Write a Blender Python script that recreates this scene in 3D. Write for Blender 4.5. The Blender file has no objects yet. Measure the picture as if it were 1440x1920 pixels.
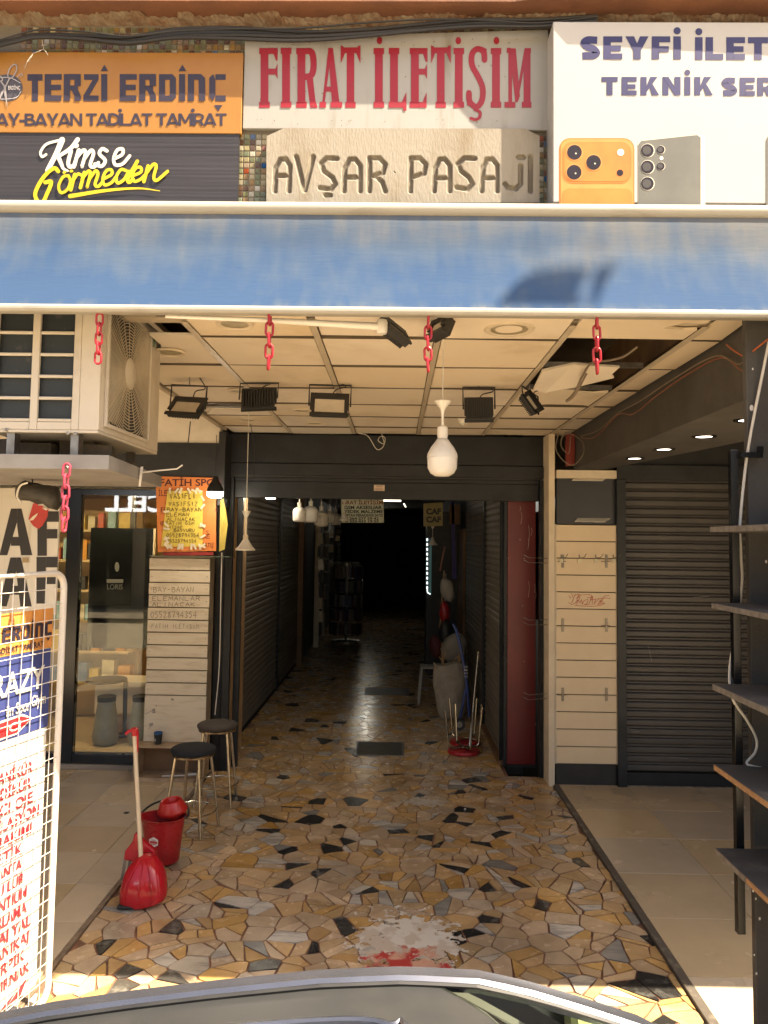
import bpy, bmesh, math, random
from mathutils import Vector, Matrix
R = math.radians
random.seed(11)
scene = bpy.context.scene
COL = scene.collection

# ------------------------------------------------------------------ camera, sky, sun, exposure
CAMPOS = Vector((0.0, 0.0, 2.19))
CAMROT = Matrix.Rotation(R(0.92), 3, 'Z') @ Matrix.Rotation(R(90 + 3.70), 3, 'X') @ Matrix.Rotation(R(0.8), 3, 'Z')
cam_d = bpy.data.cameras.new('camera')
cam = bpy.data.objects.new('camera', cam_d)
COL.objects.link(cam)
cam.matrix_world = Matrix.Translation(CAMPOS) @ CAMROT.to_4x4()
cam_d.sensor_fit = 'VERTICAL'
cam_d.sensor_height = 36.0
cam_d.lens = 1450.0 / 1920.0 * 36.0
cam_d.shift_y = -39.0 / 1920.0
cam_d.clip_start = 0.05
cam_d.clip_end = 400
scene.camera = cam

SUN_DIR = Vector((2.1, -1.0, 3.4)).normalized()      # from the scene towards the sun
world = bpy.data.worlds.new('World')
scene.world = world
world.use_nodes = True
wn = world.node_tree
wn.nodes.clear()
sky = wn.nodes.new('ShaderNodeTexSky')
sky.sky_type = 'NISHITA'
sky.sun_disc = False
sky.sun_elevation = math.asin(SUN_DIR.z)
sky.sun_rotation = math.atan2(SUN_DIR.x, SUN_DIR.y)
sky.dust_density = 5.0
sky.ozone_density = 0.6
bg = wn.nodes.new('ShaderNodeBackground')
bg.inputs['Strength'].default_value = 0.07
wo = wn.nodes.new('ShaderNodeOutputWorld')
wn.links.new(sky.outputs[0], bg.inputs[0])
wn.links.new(bg.outputs[0], wo.inputs[0])

sun_d = bpy.data.lights.new('sun', 'SUN')
sun_d.energy = 5.0
sun_d.angle = R(0.5)
sun_d.color = (1.0, 0.86, 0.66)
sun = bpy.data.objects.new('sun', sun_d)
COL.objects.link(sun)
sun.rotation_euler = SUN_DIR.to_track_quat('Z', 'Y').to_euler()
sun.location = (8, -6, 14)

vs = scene.view_settings
vs.view_transform = 'Standard'
vs.look = 'None'
vs.gamma = 1.0
vs.exposure = 2.0
vs.use_white_balance = True
vs.white_balance_temperature = 6700
vs.white_balance_tint = 10
scene.cycles.caustics_reflective = False
scene.cycles.caustics_refractive = False
scene.cycles.max_bounces = 12
scene.cycles.diffuse_bounces = 9
scene.cycles.use_denoising = True

# ------------------------------------------------------------------ measuring helpers
def W(u, v, d):
    """point of the place seen at pixel (u, v) of the 1440x1920 photograph, on the upright plane y = d"""
    r = CAMROT @ Vector(((u - 720) / 1450.0, -(v - 921) / 1450.0, -1.0))
    return CAMPOS + r * (d / r.y)
def FL(u, v, z=0.0):
    r = CAMROT @ Vector(((u - 720) / 1450.0, -(v - 921) / 1450.0, -1.0))
    return CAMPOS + r * ((z - CAMPOS.z) / r.z)
def XS(u, v, d): return W(u, v, d).x
def ZS(u, v, d): return W(u, v, d).z

# ------------------------------------------------------------------ materials
MATS = {}
def mat(name, col, rough=0.55, metal=0.0, col2=None, scale=6.0, amt=1.0, bump=0.0, bscale=40.0, stretch=(1, 1, 1),
        emit=0.0, spec=0.5, detail=5.0, coat=0.0, rvar=0.0, rnd=0.0, lo=0.28, hi=0.72, trans=0.0, dirt=0.0):
    if name in MATS: return MATS[name]
    m = bpy.data.materials.new(name); MATS[name] = m
    m.use_nodes = True
    nt = m.node_tree; N = nt.nodes; L = nt.links
    b = N['Principled BSDF']
    b.inputs['Base Color'].default_value = (*col, 1)
    b.inputs['Roughness'].default_value = rough
    b.inputs['Metallic'].default_value = metal
    b.inputs['Specular IOR Level'].default_value = spec
    if coat: b.inputs['Coat Weight'].default_value = coat; b.inputs['Coat Roughness'].default_value = 0.05
    if trans: b.inputs['Transmission Weight'].default_value = trans
    if emit:
        b.inputs['Emission Color'].default_value = (*col, 1); b.inputs['Emission Strength'].default_value = emit
    tc = N.new('ShaderNodeTexCoord'); mp = N.new('ShaderNodeMapping'); mp.inputs['Scale'].default_value = stretch
    L.new(tc.outputs['Object'], mp.inputs['Vector'])
    src = None
    if col2 is None: col2 = tuple(c * 0.78 for c in col)
    nz = N.new('ShaderNodeTexNoise'); nz.inputs['Scale'].default_value = scale; nz.inputs['Detail'].default_value = detail
    nz.inputs['Roughness'].default_value = 0.62
    L.new(mp.outputs[0], nz.inputs['Vector'])
    mr = N.new('ShaderNodeMapRange'); mr.inputs['From Min'].default_value = lo; mr.inputs['From Max'].default_value = hi
    mr.inputs['To Max'].default_value = amt; mr.interpolation_type = 'SMOOTHSTEP'
    L.new(nz.outputs['Fac'], mr.inputs['Value'])
    mx = N.new('ShaderNodeMix'); mx.data_type = 'RGBA'
    mx.inputs[6].default_value = (*col, 1); mx.inputs[7].default_value = (*col2, 1)
    L.new(mr.outputs[0], mx.inputs[0])
    out = mx.outputs[2]
    if rnd:
        oi = N.new('ShaderNodeObjectInfo'); ge = N.new('ShaderNodeNewGeometry')
        ad = N.new('ShaderNodeMath'); ad.operation = 'ADD'
        L.new(oi.outputs['Random'], ad.inputs[0]); L.new(ge.outputs['Random Per Island'], ad.inputs[1])
        fr = N.new('ShaderNodeMath'); fr.operation = 'FRACT'; L.new(ad.outputs[0], fr.inputs[0])
        hs = N.new('ShaderNodeHueSaturation')
        r2 = N.new('ShaderNodeMapRange'); r2.inputs['To Min'].default_value = 1 - rnd; r2.inputs['To Max'].default_value = 1 + rnd
        L.new(fr.outputs[0], r2.inputs['Value']); L.new(r2.outputs[0], hs.inputs['Value'])
        m7 = N.new('ShaderNodeMath'); m7.operation = 'MULTIPLY'; m7.inputs[1].default_value = 7.31; L.new(fr.outputs[0], m7.inputs[0])
        f7 = N.new('ShaderNodeMath'); f7.operation = 'FRACT'; L.new(m7.outputs[0], f7.inputs[0])
        r3 = N.new('ShaderNodeMapRange'); r3.inputs['To Min'].default_value = 0.75; r3.inputs['To Max'].default_value = 1.25
        L.new(f7.outputs[0], r3.inputs['Value']); L.new(r3.outputs[0], hs.inputs['Saturation'])
        L.new(out, hs.inputs['Color']); out = hs.outputs[0]
    if dirt:
        nd = N.new('ShaderNodeTexNoise'); nd.inputs['Scale'].default_value = 1.3; nd.inputs['Detail'].default_value = 7; nd.inputs['Roughness'].default_value = .65
        L.new(tc.outputs['Object'], nd.inputs['Vector'])
        rd_ = N.new('ShaderNodeMapRange'); rd_.inputs['From Min'].default_value = .36; rd_.inputs['From Max'].default_value = .66; rd_.inputs['To Min'].default_value = 1.05; rd_.inputs['To Max'].default_value = 1 - dirt
        L.new(nd.outputs['Fac'], rd_.inputs['Value'])
        hd_ = N.new('ShaderNodeHueSaturation'); L.new(rd_.outputs[0], hd_.inputs['Value']); L.new(out, hd_.inputs['Color']); out = hd_.outputs[0]
    L.new(out, b.inputs['Base Color'])
    if rvar:
        r4 = N.new('ShaderNodeMapRange'); r4.inputs['To Min'].default_value = max(0.02, rough - rvar); r4.inputs['To Max'].default_value = rough + rvar
        r4.inputs['From Min'].default_value = 0.3; r4.inputs['From Max'].default_value = 0.7
        n4 = N.new('ShaderNodeTexNoise'); n4.inputs['Scale'].default_value = scale * 2.3; n4.inputs['Detail'].default_value = 4
        L.new(mp.outputs[0], n4.inputs['Vector']); L.new(n4.outputs['Fac'], r4.inputs['Value']); L.new(r4.outputs[0], b.inputs['Roughness'])
    if bump:
        n2 = N.new('ShaderNodeTexNoise'); n2.inputs['Scale'].default_value = bscale; n2.inputs['Detail'].default_value = 4
        L.new(mp.outputs[0], n2.inputs['Vector'])
        bp = N.new('ShaderNodeBump'); bp.inputs['Strength'].default_value = bump; bp.inputs['Distance'].default_value = 0.01
        L.new(n2.outputs['Fac'], bp.inputs['Height']); L.new(bp.outputs[0], b.inputs['Normal'])
    return m

def glass_mat(name, tint=(0.9, 0.95, 0.92), ior=1.5, rough=0.0, mul=1.0):
    if name in MATS: return MATS[name]
    m = bpy.data.materials.new(name); MATS[name] = m
    m.use_nodes = True
    nt = m.node_tree; N = nt.nodes; L = nt.links; N.clear()
    o = N.new('ShaderNodeOutputMaterial'); mx = N.new('ShaderNodeMixShader'); t = N.new('ShaderNodeBsdfTransparent')
    g = N.new('ShaderNodeBsdfGlossy'); g.inputs['Roughness'].default_value = rough
    f = N.new('ShaderNodeFresnel'); f.inputs['IOR'].default_value = ior
    t.inputs[0].default_value = (*tint, 1)
    mm = N.new('ShaderNodeMath'); mm.operation = 'MULTIPLY'; mm.inputs[1].default_value = mul; mm.use_clamp = True
    L.new(f.outputs[0], mm.inputs[0]); L.new(mm.outputs[0], mx.inputs[0])
    L.new(t.outputs[0], mx.inputs[1]); L.new(g.outputs[0], mx.inputs[2]); L.new(mx.outputs[0], o.inputs[0])
    return m

def decal_mat(name, col, col2, scale, thr, rough=0.6):
    """worn paint: an irregular mask lets what is below show through"""
    m = bpy.data.materials.new(name); MATS[name] = m
    m.use_nodes = True
    nt = m.node_tree; N = nt.nodes; L = nt.links
    b = N['Principled BSDF']; b.inputs['Roughness'].default_value = rough
    tc = N.new('ShaderNodeTexCoord')
    n1 = N.new('ShaderNodeTexNoise'); n1.inputs['Scale'].default_value = scale; n1.inputs['Detail'].default_value = 8; n1.inputs['Roughness'].default_value = .7
    n2 = N.new('ShaderNodeTexNoise'); n2.inputs['Scale'].default_value = scale * .6; n2.inputs['Detail'].default_value = 3
    L.new(tc.outputs['Object'], n1.inputs['Vector']); L.new(tc.outputs['Object'], n2.inputs['Vector'])
    gr = N.new('ShaderNodeTexGradient'); gr.gradient_type = 'SPHERICAL'
    mp = N.new('ShaderNodeMapping'); mp.inputs['Location'].default_value = (-1, -1, 0); mp.inputs['Scale'].default_value = (2, 2, 0)
    L.new(tc.outputs['Generated'], mp.inputs['Vector']); L.new(mp.outputs[0], gr.inputs['Vector'])
    a = N.new('ShaderNodeMath'); a.operation = 'MULTIPLY_ADD'; a.inputs[1].default_value = 0.5
    L.new(gr.outputs['Fac'], a.inputs[0]); L.new(n1.outputs['Fac'], a.inputs[2])
    g = N.new('ShaderNodeMath'); g.operation = 'GREATER_THAN'; g.inputs[1].default_value = thr
    L.new(a.outputs[0], g.inputs[0]); L.new(g.outputs[0], b.inputs['Alpha'])
    cr = N.new('ShaderNodeValToRGB'); cr.color_ramp.elements[0].position = .47; cr.color_ramp.elements[1].position = .53
    cr.color_ramp.elements[0].color = (*col, 1); cr.color_ramp.elements[1].color = (*col2, 1)
    L.new(n2.outputs['Fac'], cr.inputs[0]); L.new(cr.outputs[0], b.inputs['Base Color'])
    return m

# ------------------------------------------------------------------ mesh helpers
ORG = {}
class MB:
    def __init__(s): s.v = []; s.f = []; s.m = []; s.mi = 0
    def add(s, vs, fs):
        o = len(s.v); s.v += [Vector(p) for p in vs]
        for f in fs: s.f.append([i + o for i in f]); s.m.append(s.mi)
        return s
    def box(s, x0, x1, y0, y1, z0, z1):
        return s.add([(x0, y0, z0), (x1, y0, z0), (x1, y1, z0), (x0, y1, z0), (x0, y0, z1), (x1, y0, z1), (x1, y1, z1), (x0, y1, z1)],
                     [(0, 3, 2, 1), (4, 5, 6, 7), (0, 1, 5, 4), (1, 2, 6, 5), (2, 3, 7, 6), (3, 0, 4, 7)])
    def obox(s, c, hx, hy, hz, rot=None):
        M = rot if rot is not None else Matrix.Identity(3)
        c = Vector(c)
        P = [c + M @ Vector((a * hx, b * hy, d * hz)) for d in (-1, 1) for a, b in ((-1, -1), (1, -1), (1, 1), (-1, 1))]
        return s.add(P, [(0, 3, 2, 1), (4, 5, 6, 7), (0, 1, 5, 4), (1, 2, 6, 5), (2, 3, 7, 6), (3, 0, 4, 7)])
    def prism(s, poly, ext):
        n = len(poly); e = Vector(ext); P = [Vector(p) for p in poly]
        return s.add(P + [p + e for p in P], [tuple(range(n))[::-1], tuple(range(n, 2 * n))] + [(i, (i + 1) % n, n + (i + 1) % n, n + i) for i in range(n)])
    def tube(s, pts, r, n=8, caps=True, closed=False):
        P = [Vector(p) for p in pts]; k = len(P)
        rs = r if isinstance(r, (list, tuple)) else [r] * k
        T = []
        for i in range(k):
            a = P[i - 1] if (i > 0 or closed) else P[i]; b = P[(i + 1) % k] if (i < k - 1 or closed) else P[i]
            t = (b - a); T.append(t.normalized() if t.length > 1e-9 else Vector((0, 0, 1)))
        nrm = T[0].orthogonal().normalized(); V = []
        for i in range(k):
            nrm = (nrm - T[i] * nrm.dot(T[i])); nrm = nrm.normalized() if nrm.length > 1e-6 else T[i].orthogonal().normalized()
            bn = T[i].cross(nrm)
            for j in range(n):
                a = 2 * math.pi * j / n
                V.append(P[i] + (nrm * math.cos(a) + bn * math.sin(a)) * rs[i])
        F = []
        for i in range(k if closed else k - 1):
            for j in range(n):
                a = i * n + j; b = i * n + (j + 1) % n; i2 = (i + 1) % k
                F.append((a, b, i2 * n + (j + 1) % n, i2 * n + j))
        if caps and not closed: F += [tuple(range(n))[::-1], tuple(range((k - 1) * n, k * n))]
        return s.add(V, F)
    def lathe(s, prof, c, n=24, rot=None, sx=1.0, sy=1.0, capb=True, capt=True):
        M = rot if rot is not None else Matrix.Identity(3); c = Vector(c); V = []; k = len(prof)
        for r, z in prof:
            for j in range(n):
                a = 2 * math.pi * j / n
                V.append(c + M @ Vector((r * sx * math.cos(a), r * sy * math.sin(a), z)))
        F = [(i * n + j, i * n + (j + 1) % n, (i + 1) * n + (j + 1) % n, (i + 1) * n + j) for i in range(k - 1) for j in range(n)]
        if capb: F.append(tuple(range(n))[::-1])
        if capt: F.append(tuple(range((k - 1) * n, k * n)))
        return s.add(V, F)
    def loft(s, rings, closed_ring=True, caps=True):
        n = len(rings[0]); V = [p for r in rings for p in r]; k = len(rings)
        F = [(i * n + j, i * n + (j + 1) % n, (i + 1) * n + (j + 1) % n, (i + 1) * n + j) for i in range(k - 1) for j in range(n if closed_ring else n - 1)]
        if caps and closed_ring: F += [tuple(range(n))[::-1], tuple(range((k - 1) * n, k * n))]
        return s.add(V, F)
    def build(s, name, mats, parent=None, smooth=False, bevel=0.0, angle=38, fixn=True):
        me = bpy.data.meshes.new(name)
        org = ORG.get(parent.name, Vector()) if parent else Vector()
        me.from_pydata([p - org for p in s.v], [], s.f)
        if not isinstance(mats, (list, tuple)): mats = [mats]
        for mm in mats: me.materials.append(mm)
        if len(mats) > 1: me.polygons.foreach_set('material_index', s.m)
        if fixn:
            bm = bmesh.new(); bm.from_mesh(me); bmesh.ops.recalc_face_normals(bm, faces=bm.faces); bm.to_mesh(me); bm.free()
        if smooth:
            me.polygons.foreach_set('use_smooth', [True] * len(me.polygons)); me.set_sharp_from_angle(angle=R(angle))
        me.update()
        o = bpy.data.objects.new(name, me); COL.objects.link(o)
        if parent: o.parent = parent
        ORG[o.name] = org
        if bevel:
            b = o.modifiers.new('bevel', 'BEVEL'); b.width = bevel; b.segments = 2; b.limit_method = 'ANGLE'; b.angle_limit = R(40)
        return o

def thing(name, label, cat, loc=(0, 0, 0), group=None):
    o = bpy.data.objects.new(name, None); COL.objects.link(o); o.location = loc; o.empty_display_size = .1
    ORG[o.name] = Vector(loc); o['label'] = label; o['category'] = cat
    if group: o['group'] = group
    return o
def tag(o, label, cat, group=None):
    o['label'] = label; o['category'] = cat
    if group: o['group'] = group
    return o
def struct(o): o['kind'] = 'structure'; return o
def stuff(o): o['kind'] = 'stuff'; return o
def dup(root, loc, rot=None, label=None, group=None):
    r = root.copy(); COL.objects.link(r); r.location = loc
    if rot is not None: r.rotation_euler = rot
    if label: r['label'] = label
    if group: r['group'] = group
    for ch in list(root.children):
        c = ch.copy(); COL.objects.link(c); c.parent = r
        for g in list(ch.children):
            d = g.copy(); COL.objects.link(d); d.parent = c
    return r

def smooth_path(pts, sub=5, closed=False):
    P = [Vector(p) for p in pts]; n = len(P); out = []
    for i in range(n - (0 if closed else 1)):
        p0 = P[(i - 1) % n] if (closed or i > 0) else P[i] * 2 - P[i + 1]
        p1 = P[i]; p2 = P[(i + 1) % n]
        p3 = P[(i + 2) % n] if (closed or i < n - 2) else p2 * 2 - p1
        for k in range(sub):
            t = k / sub
            out.append(0.5 * ((2 * p1) + (p2 - p0) * t + (2 * p0 - 5 * p1 + 4 * p2 - p3) * t * t + (3 * p1 - p0 - 3 * p2 + p3) * t ** 3))
    if not closed: out.append(P[-1])
    return out

# ------------------------------------------------------------------ flat print: 2D shapes laid on a panel
class Print:
    """2D polygons in some drawing coordinates; fn maps (x, y, lift) to the panel in the place"""
    def __init__(s, fn, lift=0.0012, step=0.00016): s.fn = fn; s.l = lift; s.st = step; s.mb = MB(); s.k = 0
    def _lift(s): s.k += 1; return s.l + s.st * (s.k % 12)
    def poly(s, pts):
        l = s._lift(); s.mb.add([s.fn(x, y, l) for x, y in pts], [tuple(range(len(pts)))]); return s
    def rect(s, x0, y0, x1, y1): return s.poly([(x0, y0), (x1, y0), (x1, y1), (x0, y1)])
    def disc(s, x, y, rx, ry=None, n=20):
        ry = rx if ry is None else ry
        return s.poly([(x + rx * math.cos(2 * math.pi * i / n), y + ry * math.sin(2 * math.pi * i / n)) for i in range(n)])
    def rrect(s, x0, y0, x1, y1, r, n=5):
        P = []
        for cx, cy, a0 in ((x1 - r, y1 - r, 0), (x0 + r, y1 - r, 90), (x0 + r, y0 + r, 180), (x1 - r, y0 + r, 270)):
            for k in range(n + 1): a = R(a0 + 90 * k / n); P.append((cx + r * math.cos(a), cy + r * math.sin(a)))
        return s.poly(P)
    def line(s, pts, w, sm=0, ends=True, closed=False):
        P = [Vector((p[0], p[1])) for p in pts]
        if sm: P = [Vector((p[0], p[1])) for p in smooth_path([(p[0], p[1], 0) for p in pts], sm, closed)]
        k = len(P); l = s._lift(); A = []; B = []
        ws = w if isinstance(w, (list, tuple)) else None
        for i in range(k):
            a = P[i - 1] if (i > 0 or closed) else None; b = P[(i + 1) % k] if (i < k - 1 or closed) else None
            d1 = (P[i] - a).normalized() if a is not None and (P[i] - a).length > 1e-9 else None
            d2 = (b - P[i]).normalized() if b is not None and (b - P[i]).length > 1e-9 else None
            if d1 is None: d1 = d2
            if d2 is None: d2 = d1
            t = d1 + d2; t = t.normalized() if t.length > 1e-6 else d1
            nn = Vector((-t.y, t.x)); c = max(0.5, nn.dot(Vector((-d1.y, d1.x))))
            ww = (ws[0] + (ws[1] - ws[0]) * i / (k - 1)) if ws else w
            h = ww / 2 / c
            A.append(P[i] + nn * h); B.append(P[i] - nn * h)
        V = [s.fn(p.x, p.y, l) for p in A] + [s.fn(p.x, p.y, l) for p in B]
        s.mb.add(V, [(i, (i + 1) % k, k + (i + 1) % k, k + i) for i in range(k if closed else k - 1)])
        if ends and not closed and sm:
            for q in (0, k - 1):
                r0 = (ws[0] if q == 0 else ws[1]) / 2 if ws else w / 2
                s.disc(P[q].x, P[q].y, r0 * .98, n=10)
        return s
    def text(s, body, x, y, h, w=None, bold=0.0, shear=0.0, flip=1, align='L', sp=1.0):
        """builtin face; (x, y) is the baseline start, h the cap height (drawing units; flip=-1 where y runs down)"""
        vs, fs, wid = glyphs(body, bold, shear, sp)
        k = h / 0.685; kx = (w / wid) if w else k
        if align == 'R': x = x - wid * kx
        if align == 'C': x = x - wid * kx / 2
        l = s._lift()
        s.mb.add([s.fn(x + p[0] * kx, y + flip * p[1] * k, l) for p in vs], fs); return s
    def hand(s, body, x, y, h, w, wd, flip=1, jit=0.06):
        n = len(body); adv = w / max(1, n)
        for i, ch in enumerate(body):
            for st in HAND.get(ch, []):
                j = [(x + (i + .08) * adv + (p[0] + random.uniform(-jit, jit) * .5) * adv * 1.25, y + flip * (p[1] + random.uniform(-jit, jit)) * h) for p in st]
                s.line(j, wd)
        return s
    def build(s, name, m, parent): return s.mb.build(name, m, parent, fixn=False)

_G = {}
def glyphs(body, bold, shear, sp):
    key = (body, bold, shear, sp)
    if key in _G: return _G[key]
    cu = bpy.data.curves.new('lettering', 'FONT'); cu.body = body; cu.offset = bold; cu.shear = shear; cu.space_character = sp; cu.resolution_u = 4
    cu.fill_mode = 'FRONT'
    o = bpy.data.objects.new('lettering', cu); COL.objects.link(o)
    dg = bpy.context.evaluated_depsgraph_get()
    me = bpy.data.meshes.new_from_object(o.evaluated_get(dg))
    vs = [(v.co.x, v.co.y) for v in me.vertices]; fs = [tuple(p.vertices) for p in me.polygons]
    x0 = min(p[0] for p in vs); wid = max(p[0] for p in vs) - x0
    vs = [(p[0] - x0, p[1]) for p in vs]
    bpy.data.objects.remove(o); bpy.data.curves.remove(cu); bpy.data.meshes.remove(me)
    _G[key] = (vs, fs, wid); return _G[key]

HAND = {
 'A': [[(0, 0), (.3, 1), (.6, 0)], [(.12, .38), (.5, .38)]],
 'B': [[(.02, 0), (0, 1), (.4, .98), (.5, .8), (.38, .56), (0, .52)], [(.38, .56), (.58, .3), (.42, .02), (.02, 0)]],
 'C': [[(.55, .85), (.3, 1), (.05, .72), (.05, .28), (.3, 0), (.55, .14)]],
 'D': [[(0, 0), (0, 1), (.4, .9), (.58, .5), (.4, .1), (0, 0)]],
 'E': [[(.55, 1), (.04, 1), (0, 0), (.55, 0)], [(.02, .52), (.45, .52)]],
 'F': [[(.55, 1), (.04, 1), (0, 0)], [(.02, .55), (.45, .55)]],
 'G': [[(.55, .85), (.3, 1), (.05, .72), (.05, .28), (.3, 0), (.55, .2), (.55, .48), (.32, .48)]],
 'H': [[(0, 0), (0, 1)], [(.55, 0), (.55, 1)], [(0, .5), (.55, .5)]],
 'I': [[(.28, 0), (.3, 1)]],
 'J': [[(.5, 1), (.5, .25), (.28, 0), (.05, .2)]],
 'K': [[(0, 0), (0, 1)], [(.55, 1), (.02, .48), (.58, 0)]],
 'L': [[(.02, 1), (0, 0), (.5, .02)]],
 'M': [[(0, 0), (.08, 1), (.3, .4), (.52, 1), (.62, 0)]],
 'N': [[(0, 0), (.04, 1), (.5, 0), (.55, 1)]],
 'O': [[(.3, 1), (.06, .75), (.06, .25), (.3, 0), (.54, .25), (.54, .75), (.3, 1)]],
 'P': [[(0, 0), (.02, 1), (.42, .95), (.52, .75), (.4, .5), (.02, .46)]],
 'R': [[(0, 0), (.02, 1), (.42, .95), (.5, .75), (.38, .52), (.02, .48)], [(.25, .5), (.56, 0)]],
 'S': [[(.52, .88), (.28, 1), (.06, .8), (.28, .54), (.52, .28), (.3, 0), (.04, .12)]],
 'T': [[(0, 1), (.6, 1)], [(.3, 1), (.28, 0)]],
 'U': [[(0, 1), (.03, .2), (.28, 0), (.53, .2), (.55, 1)]],
 'V': [[(0, 1), (.28, 0), (.56, 1)]],
 'W': [[(0, 1), (.15, 0), (.3, .6), (.45, 0), (.6, 1)]],
 'Y': [[(0, 1), (.28, .5)], [(.56, 1), (.2, 0)]],
 'Z': [[(.02, 1), (.55, 1), (0, 0), (.56, 0)], [(.1, .5), (.45, .5)]],
 '0': [[(.3, 1), (.06, .75), (.06, .25), (.3, 0), (.54, .25), (.54, .75), (.3, 1)]],
 '2': [[(.04, .8), (.3, 1), (.5, .75), (.02, 0), (.55, .03)]],
 '3': [[(.04, .92), (.34, 1), (.48, .78), (.22, .55), (.5, .3), (.3, 0), (.03, .1)]],
 '4': [[(.4, 0), (.42, 1), (0, .35), (.56, .35)]],
 '5': [[(.5, 1), (.08, 1), (.06, .6), (.36, .62), (.5, .32), (.3, 0), (.03, .08)]],
 '7': [[(.02, 1), (.54, 1), (.18, 0)], [(.14, .5), (.45, .5)]],
 '8': [[(.3, .54), (.08, .78), (.3, 1), (.5, .78), (.3, .54), (.05, .25), (.3, 0), (.54, .25), (.3, .54)]],
 '9': [[(.5, .7), (.28, .5), (.06, .75), (.28, 1), (.5, .75), (.4, 0)]],
 '-': [[(.08, .48), (.5, .5)]], '.': [[(.25, 0), (.3, .06)]],
 'İ': [[(.28, 0), (.3, .85)], [(.28, 1.05), (.33, 1.1)]],
 'Ş': [[(.52, .88), (.28, 1), (.06, .8), (.28, .54), (.52, .28), (.3, 0), (.04, .12)], [(.28, -.1), (.2, -.25)]],
}

# ------------------------------------------------------------------ palette
m_dark = mat('anthracite paint', (.027, .029, .031), .45, col2=(.019, .019, .02), spec=.22, scale=5, bump=.05, bscale=25)
m_dark2 = mat('anthracite metal', (.034, .036, .039), .38, .3, col2=(.022, .023, .024), spec=.25, scale=4)
m_black = mat('black paint', (.014, .014, .015), .5, col2=(.025, .024, .022), scale=10)
m_blackgloss = mat('black gloss', (.008, .008, .009), .18)
m_grey_plaster = mat('dark grey plaster', (.085, .078, .07), .85, col2=(.06, .055, .05), scale=3, bump=.3, bscale=30)
m_beige_board = mat('beige board', (.76, .62, .42), .5, col2=(.70, .55, .36), scale=4, amt=.6, bump=.04, bscale=60)
m_cream = mat('cream paint', (.74, .64, .48), .6, col2=(.55, .47, .35), scale=5, amt=.6, bump=.06, bscale=40)
m_ceil = mat('ceiling tile', (.80, .70, .55), .85, col2=(.66, .55, .40), scale=1.6, lo=.48, hi=.75, bump=.12, bscale=120, rnd=.05)
m_tbar = mat('cream ceiling bar', (.56, .48, .36), .45, col2=(.45, .38, .28), scale=7, lo=.5, hi=.75)
m_white = mat('white plastic', (.78, .75, .69), .35, col2=(.7, .66, .58), scale=5)
m_white_bulb = mat('opal bulb', (.82, .79, .74), .25)
m_whitewall = mat('white wall', (.80, .72, .60), .7, col2=(.6, .53, .43), scale=3, lo=.45, hi=.8, bump=.06)
m_chrome = mat('chrome tube', (.62, .55, .42), .22, 1.0, col2=(.5, .42, .3), scale=12)
m_steel = mat('dull steel', (.36, .34, .31), .4, .9, col2=(.22, .19, .16), scale=14)
m_red = mat('red plastic', (.36, .014, .018), .34, col2=(.25, .012, .014), scale=7, rvar=.12, lo=.45, hi=.75)
m_chain = mat('red plastic chain', (.36, .014, .026), .35)
m_chain_p = mat('faded pink chain', (.34, .045, .08), .4, col2=(.33, .03, .06), scale=20)
m_rawchip = mat('raw chipboard', (.42, .24, .11), .8, col2=(.26, .14, .06), scale=60)
m_wood = mat('tan wood', (.55, .37, .19), .6, col2=(.32, .19, .09), scale=5, stretch=(6, 6, .6), bump=.08)
m_brown = mat('brown board', (.22, .12, .055), .6, col2=(.16, .085, .04), scale=5)
m_cord_w = mat('white cord', (.68, .64, .57), .5)
m_cord_b = mat('black cord', (.02, .019, .018), .55)
# ================================================================== GROUND
def sheet(name, x0, x1, y0, y1, z, m):
    o = MB().add([(x0, y0, z), (x1, y0, z), (x1, y1, z), (x0, y1, z)], [(0, 1, 2, 3)]).build(name, m); return struct(o)
m_asph = mat('dusty pale paving', (.55, .465, .335), .85, col2=(.48, .40, .285), scale=3, bump=.4, bscale=90)
m_pave = mat('pale paving', (.55, .46, .33), .75, col2=(.32, .27, .2), scale=2, bump=.15, bscale=50)
sheet('road', -120, 120, -120, 2.06, -.15, m_asph)
struct(MB().box(-14, 14, 2.06, 2.2, -.30, -.012).build('kerb', mat('kerb stone', (.33, .30, .26), .8, bump=.2), bevel=.01))
sheet('pavement', -14, 14, 2.2, 2.9, -.016, m_pave)
sheet('far_pavement', -40, 40, -9, -6.4, -.02, m_pave)

# ------------------------------------------------------------------ crazy paving of broken marble
m_grout = mat('red brown grout', (.27, .125, .07), .7, col2=(.09, .042, .026), scale=9, bump=.2, bscale=120)
m_tan = mat('tan marble', (.59, .40, .21), .22, bump=.05, bscale=14, col2=(.46, .30, .155), scale=6, rnd=.15, dirt=.3, rvar=.09, detail=8, lo=.42, hi=.72)
m_sand = mat('sand marble', (.58, .44, .28), .22, bump=.05, bscale=14, col2=(.43, .30, .17), scale=6, rnd=.13, dirt=.3, rvar=.08, detail=8)
m_whitem = mat('white marble', (.58, .52, .43), .2, dirt=.25, col2=(.36, .33, .29), scale=4, rnd=.15, rvar=.06, stretch=(1, 4, 1), lo=.45, hi=.6)
m_greym = mat('grey marble', (.32, .30, .26), .2, dirt=.25, col2=(.2, .19, .175), scale=5, rnd=.2, rvar=.06, stretch=(1, 3, 1))
m_blackm = mat('black marble', (.040, .037, .034), .2, col2=(.15, .145, .13), scale=11, rvar=.06, lo=.50, hi=.70, detail=9, rnd=.5)
m_ochre = mat('ochre marble', (.48, .315, .165), .22, dirt=.25, col2=(.41, .26, .115), scale=6, rnd=.15, rvar=.06)
SM = [m_tan, m_sand, m_whitem, m_greym, m_blackm, m_ochre]
XL, XR = -1.705, 1.455
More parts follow.
